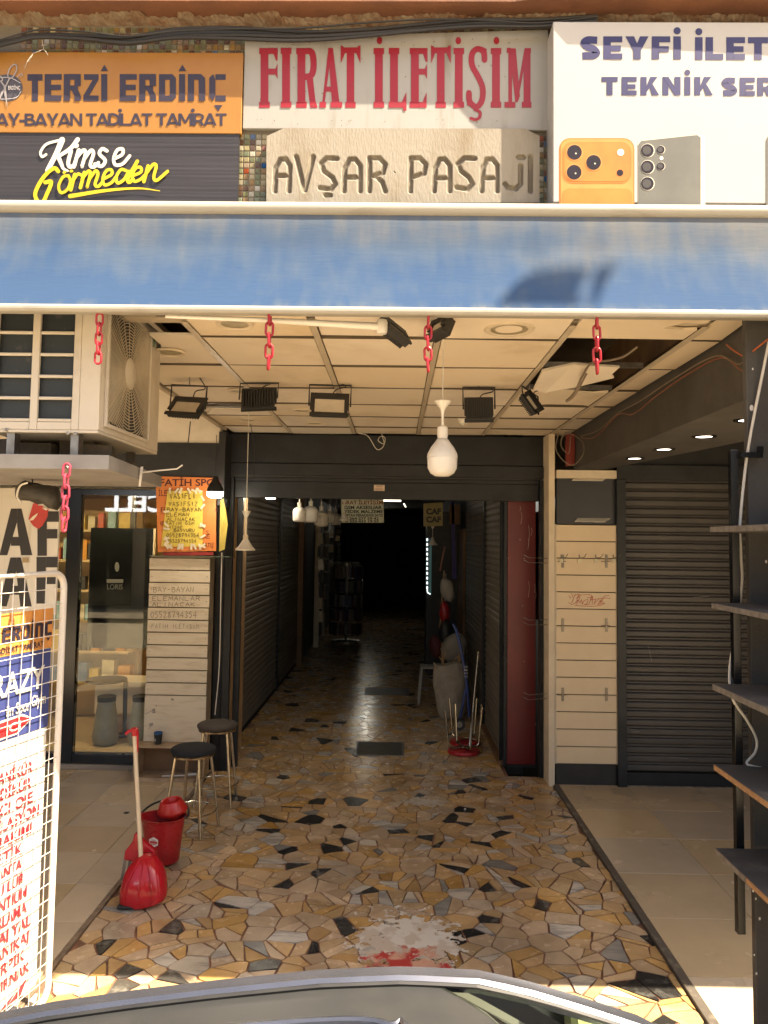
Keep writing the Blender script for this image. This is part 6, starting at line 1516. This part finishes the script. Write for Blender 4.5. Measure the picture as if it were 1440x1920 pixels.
mb = MB(); mb.prism([q + Vector(v) for v in ((-.09, 0, .20), (.11, 0, .17), (.10, 0, .26), (.02, 0, .32), (-.01, 0, .36), (-.03, 0, .36), (-.04, 0, .31), (-.085, 0, .25))], (0, .045, 0)); mb.build('head', m_redg, br, bevel=.01)
mb = MB()
for k in range(70):
    x = random.uniform(-.09, .10); y = random.uniform(.004, .04); zt2 = .205 - .03 * (x + .09) / .2
    mb.tube([q + Vector((x, y, zt2)), q + Vector((x * 1.12 - .008, y + random.uniform(-.006, .006), zt2 - .13 + random.uniform(-.006, .006)))], .0022, 4)
stuff(mb.build('bristle', mat('grey bristle', (.28, .26, .24), .7), br))

# ------------------------------------------------------------------ deep in the passage
def up_stool(c, rot, label, seatz):
    t = thing('upturned_stool', label, 'stool', c, 'red stools stacked upside down')
    MB().lathe([(.14, 0), (.165, .006), (.168, .018), (.162, .036), (.13, .044)], c, 32).build('seat', m_red, t, smooth=True)
    for k in range(2):
        a = rot + k * math.pi / 2; d = Vector((math.cos(a), math.sin(a), 0)); z = Vector((0, 0, 1))
        for s_ in (-1, 1):
            P = smooth_path([c + z * (.056 + .012 * k), c + d * s_ * .10 + z * (.056 + .012 * k), c + d * s_ * .165 + z * .075, c + d * s_ * .18 + z * .15, c + d * s_ * .215 + z * .46], 4)
            MB().tube(P, .010, 8).build('leg', m_chrome, t, smooth=True)
    return t
c = FL(869, 1412); c.z = .002; up_stool(c, R(20), 'lower upturned red stool with chrome legs beside the sack', 0)
c2 = FL(882, 1372) ; c2 = Vector((c.x + .05, c.y + .36, .002)); up_stool(c2, R(50), 'rear upturned red stool behind the lower one by the sack', 0)
tag(MB().tube([W(880, 1405, 8.25), W(897, 1222, 8.5)], .011, 8).build('steel_pole', m_chrome, smooth=True), 'thin steel pole leaning by the ribbed right shutter', 'pole')
c = FL(848, 1352)
sk = thing('white_sack', 'bulging white woven sack leaning on the hand truck', 'sack', c)
rings = []
for f_, w, dp_ in ((0, .10, .08), (.03, .155, .13), (.12, .185, .16), (.28, .195, .17), (.42, .21, .16), (.54, .20, .14), (.63, .19, .12), (.68, .20, .11), (.66, .16, .08), (.58, .12, .06)):
    rings.append([c + Vector(((w * (1 + .05 * math.sin(5 * a + f_ * 9)) * math.cos(a)) - .05 * f_, .1 + dp_ * math.sin(a) * (1 + .05 * math.sin(3 * a + f_ * 14)), f_ + .015 * math.sin(3 * a + f_ * 7))) for a in [2 * math.pi * k / 26 for k in range(26)]])
MB().loft(rings).build('bag', mat('woven sack', (.42, .37, .30), .8, col2=(.3, .26, .2), scale=9, bump=.5, bscale=25), sk, smooth=True, angle=70)
mb = MB()
for k in range(9): mb.tube([c + Vector((random.uniform(-.14, .14), .08, .6)), c + Vector((random.uniform(-.2, .16), .06, random.uniform(.72, .95)))], .006, 5)
mb.build('sticks', m_wood, sk)
hd = thing('hand_truck', 'blue hand truck with grey wheel behind the upturned stools', 'hand truck', FL(865, 1372))
m_blue = mat('blue paint', (.03, .06, .22), .4)
d1 = 8.75
MB().tube(smooth_path([W(880, 1345, d1), W(876, 1290, d1), W(868, 1235, d1 + .02), W(858, 1190, d1 + .05), W(850, 1170, d1 + .08)], 5), .016, 8).tube([W(862, 1350, d1), W(874, 1290, d1)], .014, 8).build('frame', m_blue, hd, smooth=True)
w_ = W(861, 1358, d1 - .05); Mx = Matrix.Rotation(R(90), 3, 'X')
whl = MB().lathe([(.035, -.02), (.062, -.02), (.066, -.012), (.066, .012), (.062, .02), (.035, .02)], w_, 26, rot=Mx).build('wheel', m_black, hd, smooth=True); MB().lathe([(.006, -.022), (.034, -.0215), (.034, .0215)], w_, 22, rot=Mx).build('rim', mat('grey rim', (.35, .33, .28), .5), whl, smooth=True); MB().tube([w_ + Vector((0, -.03, 0)), w_ + Vector((0, .4, 0))], .008, 8).build('axle', m_steel, hd)
for k in range(4): q = W(874, 1250 + k * 6, d1 - .02); MB().tube([q + Vector((.02 * math.cos(a), .02 * math.sin(a), .004 * math.sin(a))) for a in [2 * math.pi * s_ / 10 for s_ in range(10)]], .003, 5, closed=True).build('tie', m_white, hd)
wt = thing('plastic_stool', 'white plastic stool standing behind the sack', 'stool', FL(806, 1325))
c = FL(808, 1318); m_pl = mat('grey white plastic', (.42, .40, .36), .45)
MB().box(c.x - .15, c.x + .2, c.y - .1, c.y + .2, .47, .49).build('seat', m_pl, wt, bevel=.012)
for sx, sy in ((-.13, -.08), (.17, -.08), (-.13, .17), (.17, .17)): MB().tube([(c.x + sx, c.y + sy, .47), (c.x + sx * 1.3, c.y + sy * 1.3, 0)], .018, 8).build('leg', m_pl, wt)
# passage signs
D = 11.0
ps_ = thing('passage_sign', 'white hanging sign with phone accessory lettering inside the passage', 'sign', W(680, 958, D))
sg = MB().prism([W(640, 934, D), W(719, 936, D), W(720, 980, D), W(640, 980, D)], (0, .03, 0)).build('board', mat('green white sign', (.80, .84, .66), .3), ps_)
pr = Print(spx(D - .001), lift=.004)
for txt, u, v, h, w in (('GSM AKSESUAR', 645, 954.5, 6, 71), ('YEDEK MALZEME', 645, 962, 5.6, 73), ('TOPTAN PERAKENDE SATIŞ', 642, 968.5, 4.6, 76), ('0 264 277 59 42', 648, 974.3, 4.2, 62), ('0 533 433 19 55', 648, 979.4, 4.2, 62)): pr.text(txt, u, v, h, w=w, bold=.03, flip=-1)
pr.build('lettering', mat('dark green ink', (.03, .04, .02), .5), sg)
pr = Print(spx(D - .001), lift=.004); pr.text('FIRAT İLETİŞİM', 642, 945.5, 6.5, w=76, bold=.03, flip=-1); pr.build('red_lettering', mat('rust ink', (.35, .10, .02), .5), sg)
for u in (650, 712): MB().tube([W(u, 934, D + .01), (W(u, 934, D).x, D + .01, 3.115)], .006, 6).build('hanger', m_cord_b, ps_)
D = 11.2
cs_ = thing('yellow_hanging_sign', 'dim yellow hanging sign with two short dark words in the passage', 'sign', W(812, 968, D))
sg = MB().prism([W(794, 944, D), W(830, 942, D), W(830, 986, D), W(794, 987, D)], (0, .02, 0)).build('board', mat('dim yellow board', (.36, .29, .10), .5), cs_)
pr = Print(spx(D - .001), lift=.004); pr.text('CAF', 799, 964, 10, w=28, bold=.05, flip=-1); pr.text('CAF', 799, 979, 10, w=28, bold=.05, flip=-1); pr.build('lettering', m_black, sg)
MB().tube([W(812, 943, D + .01), (W(812, 943, D).x, D + .01, 3.115)], .006, 6).build('hanger', m_cord_b, cs_)
# lit tube and lamp farther in; the far lamp hangs behind the white sign and shines on the polished floor
tl = thing('tube_lamp', 'lit tube lamp high in the passage beside the white sign', 'lamp', W(733, 938, 12.3))
MB().tube([W(716, 938.5, 12.3), W(752, 939, 12.3)], .014, 8).build('tube', mat('dim lit tube', (1, .92, .75), .4, emit=.9), tl); MB().box(W(714, 936, 12.3).x, W(754, 936, 12.3).x, 12.28, 12.36, W(733, 934, 12.3).z, 3.115).build('housing', m_black, tl)
MB().tube([W(757, 944, 12.6), W(761, 951, 12.6)], .01, 6).build('spare_tube', mat('dim lit tube', (1, .92, .75), .4), tl)
fl_ = thing('far_lamp', 'bright lamp far inside the passage hidden behind the white sign', 'lamp', (-.8, 22, 2.95))
MB().box(-1.0, -.62, 22.02, 22.1, 2.86, 3.10).build('housing', m_black, fl_); MB().box(-.98, -.64, 22.0, 22.019, 2.875, 3.085).build('diffuser', mat('far lamp glow', (1, .95, .80), .4, emit=7), fl_)
for u, v, w, h, d, m_, nm, lab in ((852, 965, .17, .32, 12.6, m_brown, 'wall_box', 'brown box mounted high by the right passage wall'),):
    p = W(u, v, d); tag(MB().box(p.x - w / 2, p.x + w / 2, d - .1, d + .1, p.z - h / 2, p.z + h / 2).build(nm, m_, bevel=.01), lab, 'box')
# lit dashed led frame, dim goods beside it
ld = thing('led_frame', 'lit dashed LED light strip framing a kiosk in the dark passage', 'light strip', W(802, 1060, 13))
m_led = mat('white led', (.8, .95, 1), .4, emit=.7)
for k in range(11): a = W(801, 1012 + k * 9, 13); MB().box(a.x - .012, a.x + .012, 13, 13.02, a.z - .02, a.z + .02).build('led', m_led, ld)
a = W(801, 1105, 13); MB().tube(smooth_path([a, W(802, 1111, 13), W(807, 1114, 13)], 4), .008, 6).build('led', m_led, ld)
MB().box(W(805, 1060, 13).x, W(809, 1060, 13).x, 13.0, 13.03, W(805, 1114, 13).z, W(805, 1010, 13).z).build('panel', mat('teal panel', (.10, .30, .32), .3, emit=.03), ld)
MB().box(W(800, 1060, 13).x, 1.05, 13.04, 13.6, 0, 2.7).build('kiosk_body', m_black, ld)
pl = tag(MB().prism([W(846, 940, 12.5), W(851, 940, 12.5), W(856, 1085, 12.5), W(849, 1085, 12.5)], (0, .1, 0)).build('purple_banner', mat('purple cloth', (.10, .08, .30), .7)), 'narrow purple banner hanging on the right in the passage', 'banner')
tb_ = thing('tool_bundle', 'bundle of brooms and poles leaning on the right in the passage', 'brooms', FL(836, 1300))
for (u0, v0), (u1, v1), r_, m_ in (((825, 1070), (834, 1025), .012, mat('pinkish pole', (.42, .2, .16), .5)), ((823, 1200), (833, 1070), .012, m_wood), ((830, 1250), (836, 1075), .012, m_steel), ((818, 1230), (828, 1180), .01, m_wood)): MB().tube([W(u0, v0, 11.4), W(u1, v1, 11.5)], r_, 8).build('pole', m_, tb_)
def blob(name, u, v, d, rx, ry, rz, m_, lab, cat, rot=0):
    p = W(u, v, d); rings = []
    for k in range(11):
        ph_ = -math.pi / 2 + math.pi * k / 10; rings.append([p + Matrix.Rotation(rot, 3, 'Y') @ Vector((rx * math.cos(ph_) * math.cos(a) * (1 + .10 * math.sin(3 * a + 2 * ph_) + random.uniform(-.09, .09)), ry * math.cos(ph_) * math.sin(a), rz * math.sin(ph_) * (1 + .06 * math.sin(2 * a) + random.uniform(-.05, .05)))) for a in [2 * math.pi * q / 18 for q in range(18)]])
    return tag(MB().loft(rings).build(name, m_, smooth=True, angle=80), lab, cat)
blob('white_bag', 839, 1106, 11.2, .10, .08, .17, mat('white bag', (.5, .47, .42), .6), 'white plastic bag hanging on the right in the passage', 'bag', R(-20))
blob('red_bag', 834, 1149, 11.0, .075, .06, .15, m_red, 'red shopping bag hanging below the white one in the passage', 'bag', R(-4))
blob('dark_bag', 836, 1186, 10.8, .10, .09, .17, m_black, 'dark bag above the sack in the passage', 'bag')
blob('grey_bag', 852, 1215, 10.6, .17, .13, .20, mat('grey bag', (.34, .31, .26), .7), 'bulky grey bag resting above the white sack in the passage', 'bag', R(15))
blob('striped_bag', 818, 1212, 11.3, .10, .10, .16, mat('dull maroon bag', (.12, .03, .03), .7), 'small maroon bag beside the bulky grey bag in the passage', 'bag', R(-10))
# left side goods: hanging packs and book rack
for u, v0, v1, d, mk, lab in ((600, 1010, 1180, 15.0, m_steel, 'first strip of hanging goods beside the passage wall'), (612, 985, 1160, 16.0, mat('dark packs', (.07, .06, .05), .5), 'second strip of hanging goods beside the passage wall'), (622, 1000, 1100, 17.0, m_steel, 'third strip of hanging goods beside the passage wall'), (634, 985, 1070, 17.5, MATS['dark packs'], 'fourth strip of hanging goods deep in the passage')):
    hg = thing('hanging_goods', lab, 'goods', W(u, v1, d), 'strips of hanging goods in the passage'); n = 7
    for k in range(n):
        v = v0 + (v1 - v0) * k / n; p = W(u + random.uniform(-2, 2), v, d); h = (v1 - v0) / n / 1450 * d * .42
        MB().obox(p, random.uniform(.03, .06), .015, h, Matrix.Rotation(random.uniform(-.1, .1), 3, 'Y')).build('pack', random.choice((mk, m_cream, m_black)), hg)
    a = W(u, v0, d); MB().tube([a, (a.x, d, 3.115)], .006, 5).build('rod', m_steel, hg)
bc = FL(648, 1203)
bs = thing('book_stand', 'revolving stand of phone cases and booklets in the dark passage', 'stand', bc)
MB().tube([(bc.x, bc.y, .02), (bc.x, bc.y, 1.65)], .025, 8).lathe([(.3, 0), (.3, .03)], bc, 20).build('post', m_steel, bs)
for r_ in range(5):
    z = .18 + r_ * .3; MB().lathe([(.30, z - .01), (.31, z - .005), (.30, z)], bc, 24).build('shelf', MATS['dark packs'], bs)
    for k in range(20):
        a = math.pi - .15 + (math.pi + .3) * k / 19; col = random.choice(((.25, .2, .18), (.12, .04, .05), (.05, .05, .12), (.3, .28, .26), (.08, .06, .06)))
        MB().obox((bc.x + .34 * math.cos(a), bc.y + .34 * math.sin(a), z + .12), .028, .02, random.uniform(.10, .14), Matrix.Rotation(a + math.pi / 2 + random.uniform(-.25, .25), 3, 'Z')).build('pack', mat('pack %.2f %.2f' % col[:2], col, .35), bs)
mb = MB()
for k in range(150): a = random.uniform(0, 6.28); q = random.uniform(0, .34); mb.obox((bc.x + q * math.cos(a), bc.y + q * math.sin(a), 1.58 + random.uniform(0, .14)), random.uniform(.02, .06), random.uniform(.01, .03), random.uniform(.01, .02), Matrix.Rotation(a, 3, 'Z') @ Matrix.Rotation(random.uniform(-.6, .6), 3, 'X'))
stuff(mb.build('clear_packs', mat('clear packs', (.45, .44, .42), .12), bs))

# ------------------------------------------------------------------ litter, stains
lt = MB()
for u, v, r_ in ((470, 1408, .012), (454, 1402, .02), (477, 1437, .02), (726, 1432, .012), (872, 1517, .012), (1300, 1770, .004), (480, 1425, .008), (810, 1478, .01)):
    p = FL(u, v, .006); lt.obox(p, r_, r_ * .5, .004, Matrix.Rotation(random.uniform(0, 3), 3, 'Z'))
stuff(lt.build('litter', m_white))
p = FL(237, 1524, TZ + .003); tag(MB().lathe([(.022, 0), (.024, .002), (.015, .004)], p, 12).build('bottle_cap', m_black), 'small dark cap lying on the left tiled floor', 'cap')
ps1 = decal_mat('splashed white paint', (.66, .62, .55), (.55, .47, .38), 11, .75)
ps2 = decal_mat('red and pink paint', (.45, .04, .035), (.60, .33, .23), 11, .83)
def patch(u0, v0, u1, v1, z, m_, nm, lab):
    a, b = FL((u0 + u1) / 2, v1), FL((u0 + u1) / 2, v0); w = abs(FL(u1, (v0 + v1) / 2).x - FL(u0, (v0 + v1) / 2).x) / 2
    o = MB().add([(a.x - w, a.y, z), (a.x + w, a.y, z), (a.x + w, b.y, z), (a.x - w, b.y, z)], [(0, 1, 2, 3)]).build(nm, m_); return tag(o, lab, 'stain')
patch(590, 1670, 950, 1900, .0036, ps1, 'paint_stain', 'large splash of old white paint on the crazy paving near the car')
patch(580, 1735, 950, 1905, .0046, ps2, 'paint_stain', 'red and pink paint remnants over the white splash near the car')
patch(700, 1480, 900, 1530, .0034, decal_mat('thin white paint', (.45, .4, .33), (.5, .46, .4), 22, .84), 'paint_stain', 'thin spatter of white paint in the middle of the paving')

# ================================================================== THE CAR
car = thing('parked_car', 'silver grey car roof with green tinted windscreen across the bottom', 'car', (-.2, 1.0, -.15))
m_car = mat('grey car paint', (.12, .12, .122), .32, .35, col2=(.17, .165, .155), scale=3, coat=.6, amt=.5)
m_trim = mat('bright car trim', (.22, .23, .27), .25, .85)
m_tint = glass_mat('green windscreen', (.72, .80, .60), 1.52, 0, 1.3); m_dtint = mat('dark car glass', (.012, .014, .014), .05, coat=.5)
CY = 1.0; GZ = -.15
def zroof(x):      # far edge of the roof, as seen along the bottom of the picture
    pts = [(-2.25, .70), (-2.0, .82), (-1.65, 1.0), (-1.2, 1.15), (-.762, 1.238), (-.658, 1.26), (-.502, 1.285), (-.345, 1.307), (-.137, 1.332), (.029, 1.342), (.175, 1.338), (.278, 1.317), (.381, 1.289), (.484, 1.258), (.75, 1.12), (1.05, .92), (1.25, .80)]
    for a, b in zip(pts, pts[1:]):
        if x <= b[0]: f = max(0, (x - a[0]) / (b[0] - a[0])); return a[1] + (b[1] - a[1]) * f
    return pts[-1][1]
def ysec(x): return .565 if -.9 < x < .4 else .565 + .04 * min(1, (abs(x + .25) - .65))
# lower body
sta = [(-2.28, .70, .42, .62), (-2.2, .80, .30, .70), (-1.7, .86, .22, .76), (-.8, .88, .20, .78), (.4, .88, .20, .78), (1.15, .87, .2, .76), (1.7, .83, .24, .66), (2.02, .74, .3, .56), (2.1, .62, .38, .48)]
rings = []
for x, hw, zb_, zt2 in sta:
    half = [(0, zt2 + .03), (hw * .72, zt2 + .025), (hw * .93, zt2 - .03), (hw, zt2 - .16), (hw * .985, zb_ + .12), (hw * .9, zb_), (0, zb_)]
    rings.append([(x, CY + y, z + GZ + .02) for y, z in half] + [(x, CY - y, z + GZ + .02) for y, z in half[::-1][1:-1]])
MB().loft(rings).build('body', m_car, car, smooth=True, angle=45)
# roof shell (rear of the windscreen) with crown across
def roofpt(x, f): # f -1..1 across
    ys = ysec(x); return Vector((x, CY + f * ys, zroof(x) + .045 * (1 - f * f)))
xe = lambda f: .05 + .24 * (1 - f * f) ** .8      # windscreen top edge bows forward
xr2 = lambda f: -1.15 - .05 * (1 - f * f)
nx, nf = 26, 28
V = [roofpt(xr2(fj) + (xe(fj) - xr2(fj)) * i / nx, fj) for i in range(nx + 1) for fj in [(-1 + 2 * j / nf) * .955 for j in range(nf + 1)]]
m_roof = mat('dusty grey roof', (.042, .044, .046), .38, .2, col2=(.058, .058, .056), scale=4, lo=.4, hi=.7)
MB().add(V, [(i * (nf + 1) + j, i * (nf + 1) + j + 1, (i + 1) * (nf + 1) + j + 1, (i + 1) * (nf + 1) + j) for i in range(nx) for j in range(nf)]).build('roof', m_roof, car, smooth=True, fixn=True)
# roof rails / gutter strips along both edges down the screen pillars
for s in (1, -1):
    P = [Vector((x, CY + s * (ysec(x) + .004), zroof(x) + .004)) for x in [-2.0 + 3.1 * k / 60 for k in range(61)]]
    rail = MB()
    prof = [(-.038, .010), (-.030, .016), (-.022, .011), (-.014, .012), (.0, .016), (.010, .010), (.012, -.012), (-.03, -.012)]
    rail.loft([[p + Vector((0, s * a, b)) for a, b in prof] for p in P]); rail.build('roof_rail', m_trim, car, smooth=True, angle=30)
    P2 = [Vector((x, CY + s * (ysec(x) - .036), zroof(x) + .010)) for x in [-1.9 + 2.95 * k / 40 for k in range(41)]]
    MB().tube(P2, .005, 6).build('gutter_seal', m_black, car)
    # side glass down to the belt
    V = []
    for x in [-1.75 + 2.75 * k / 30 for k in range(31)]:
        z1 = max(zroof(x) - .012, .655); V += [Vector((x, CY + s * (ysec(x) + .008), z1)), Vector((x, CY + s * .80, .65 - .02))]
    MB().add(V, [(2 * i, 2 * i + 2, 2 * i + 3, 2 * i + 1) for i in range(30)]).build('side_window', glass_mat('green side glass', (.70, .78, .62), 1.5, 0, 1.2), car, smooth=True, fixn=False)
    for xp_ in (-.45, -1.3): MB().tube([(xp_, CY + s * (ysec(xp_) + .014), zroof(xp_) - .01), (xp_ + .05, CY + s * .806, .64)], .02, 6).build('window_pillar', m_black, car)
    mr_ = MB(); mr_.obox((.72, CY + s * .97, .74), .06, .09, .055); mr_.build('mirror', m_car, car, bevel=.03); 
    for q in (0, 1): MB().obox((.05 - 1.0 * q, CY + s * .885, .50), .09, .012, .012).build('door_handle', m_trim, car, bevel=.004)
# windscreen and rear window
def screen(f, t):
    a = roofpt(xe(f), f); b = Vector((1.18 - .16 * f * f, CY + f * .70, .70 + .02)); p = a.lerp(b, t); p.z += .05 * math.sin(t * math.pi) * .6; return p
g = [[screen(-.93 + 1.86 * j / 20, .035 + .955 * i / 14) for j in range(21)] for i in range(15)]
MB().add([p for r_ in g for p in r_], [(i * 21 + j, i * 21 + j + 1, (i + 1) * 21 + j + 1, (i + 1) * 21 + j) for i in range(14) for j in range(20)]).build('windscreen', m_tint, car, smooth=True, fixn=False)
mb = MB()
bd = lambda f0, f1, t0, t1: mb.add([screen(f0 + (f1 - f0) * j / 20, t) + Vector((0, 0, .003)) for t in (t0, t1) for j in range(21)], [(j, j + 1, 22 + j, 21 + j) for j in range(20)])
bd(-.95, .95, .0, .05)
for s in (1, -1): mb.add([screen(s * f, t) + Vector((0, 0, .0035)) for f in (.945, .99) for t in [k / 16 for k in range(17)]], [(j, j + 1, 18 + j, 17 + j) for j in range(16)])
mb.build('windscreen_border', m_blackgloss, car, smooth=True, fixn=False)
V = []
for f in [-.9 + 1.8 * j / 12 for j in range(13)]: V += [roofpt(xr2(f), f) + Vector((-.02, 0, -.004)), Vector((-1.95, CY + f * .62, .66))]
MB().add(V, [(2 * i, 2 * i + 2, 2 * i + 3, 2 * i + 1) for i in range(12)]).build('rear_window', m_dtint, car, smooth=True, fixn=False)
# sunroof with bright surround
so = [(-.62, .30), (-.6, .36), (-.52, .385), (-.30, .39), (-.08, .385), (0.0, .36), (.03, .30), (.03, -.3), (0, -.36), (-.3, -.385), (-.6, -.36), (-.62, -.3)]
ring3 = [roofpt(x, y / .565) + Vector((0, 0, .006)) for x, y in so]
MB().add(ring3, [tuple(range(len(ring3)))]).build('sunroof', m_dtint, car)
MB().tube(smooth_path(ring3, 4, True), .008, 8, closed=True).build('sunroof_trim', m_trim, car, smooth=True)
# cabin, wheels, lights
MB().box(-1.5, .55, CY - .66, CY + .66, GZ + .5, GZ + .56).build('cabin_floor', m_black, car); MB().obox((.80, CY, .73), .40, .66, .05, Matrix.Rotation(R(14), 3, 'Y')).build('dashboard', mat('pale dashboard', (.62, .62, .45), .7), car, bevel=.03)
for y in (-.34, .34):
    MB().box(-.28, -.12, CY + y - .24, CY + y + .24, .42, 1.02).build('seat_back', mat('pale seat fabric', (.30, .28, .22), .85), car, bevel=.04)
Mx = Matrix.Rotation(R(90), 3, 'X')
for x in (-1.42, 1.3):
    for s in (-1, 1):
        w0 = Vector((x, CY + s * .80, GZ + .31)); wh = MB().lathe([(.19, -.09), (.29, -.09), (.31, -.06), (.31, .06), (.29, .09), (.19, .09)], w0, 32, rot=Mx).build('wheel', m_black, car, smooth=True); MB().lathe([(.04, -.093), (.185, -.088), (.185, .088), (.04, .093)], w0, 24, rot=Mx).build('rim', m_trim, wh, smooth=True)
for s in (-1, 1):
    MB().obox((2.03, CY + s * .56, .40), .07, .14, .06, Matrix.Rotation(s * .4, 3, 'Z')).build('headlight', m_white, car, bevel=.03); MB().obox((-2.24, CY + s * .60, .45), .04, .14, .07).build('tail_light', m_red, car, bevel=.02)

# ================================================================== ACROSS THE STREET (seen in the glass)
ob = thing('opposite_building', 'pale low building across the street mirrored in the shop glass', 'building', (0, -9.5, 0))
MB().box(-13, -2.5, -11, -9.2, -.15, 3.9).build('wall', mat('pale render', (.40, .36, .30), .85, bump=.1), ob)
for k in range(2): MB().box(-12.6 + k * 5, -8.2 + k * 5, -9.2, -9.15, .1, 2.6).build('shop_front', m_dtint, ob)
D3 = -9.13
sgn = MB().box(-12, -3.5, -9.18, D3, 2.85, 3.75).build('sign_board', mat('navy board', (.03, .06, .14), .5), ob)
pr = Print(lambda x, y, l: Vector((-x, D3 + l, y)), lift=.004); pr.text('TURKCELL', 4.87, 3.02, .52, w=4.2, bold=.03); pr.build('lettering', mat('lit white letters', (.9, .95, 1), .4, emit=4), sgn)

# pennant shape added out of view, its outline cut to cast the awning shadow
def up(u, v, y=1.5):
    p = W(u, v, 3.17); return p + SUN_DIR * ((y - 3.17) / SUN_DIR.y)
pn = thing('awning_occluder', 'dark cloth pennant added out of view to shade the awning', 'occluder', up(1020, 480))
MB().prism([up(*q) for q in ((870, 670), (925, 590), (965, 535), (1010, 492), (1065, 474), (1112, 470), (1120, 490), (1092, 530), (1060, 580), (1030, 670))], (0, .004, 0)).build('cloth', m_dark, pn)
MB().prism([up(*q) for q in ((1122, 490), (1172, 462), (1176, 470), (1140, 525), (1100, 590), (1056, 670), (1044, 670), (1085, 580))], (0, .004, 0)).build('tail', m_dark, pn)
top = up(1035, 488)
for u in (1040, 1160): q = up(u, 489); MB().tube([q, (q.x, q.y, top.z + .3)], .004, 5).build('string', m_cord_b, pn)
MB().tube([(-9, 1.5, top.z + .3), (13, 1.5, top.z + .3)], .005, 5).build('cable', m_cord_b, pn)
for x in (-9, 13):
    sl_ = thing('street_lamp', 'tall grey street lamp post at the %s end of the pennant cable' % ('left' if x < 0 else 'right'), 'street lamp', (x, 1.5, -.15), 'street lamp posts')
    MB().tube([(x, 1.5, -.15), (x, 1.5, top.z + .6)], [.09, .05], 12).build('post', m_steel, sl_); MB().tube([(x, 1.5, top.z + .55), (x, .3, top.z + .9)], .035, 8).build('arm', m_steel, sl_); MB().obox((x, .1, top.z + .9), .12, .3, .05).build('lamp_head', m_white, sl_, bevel=.02)
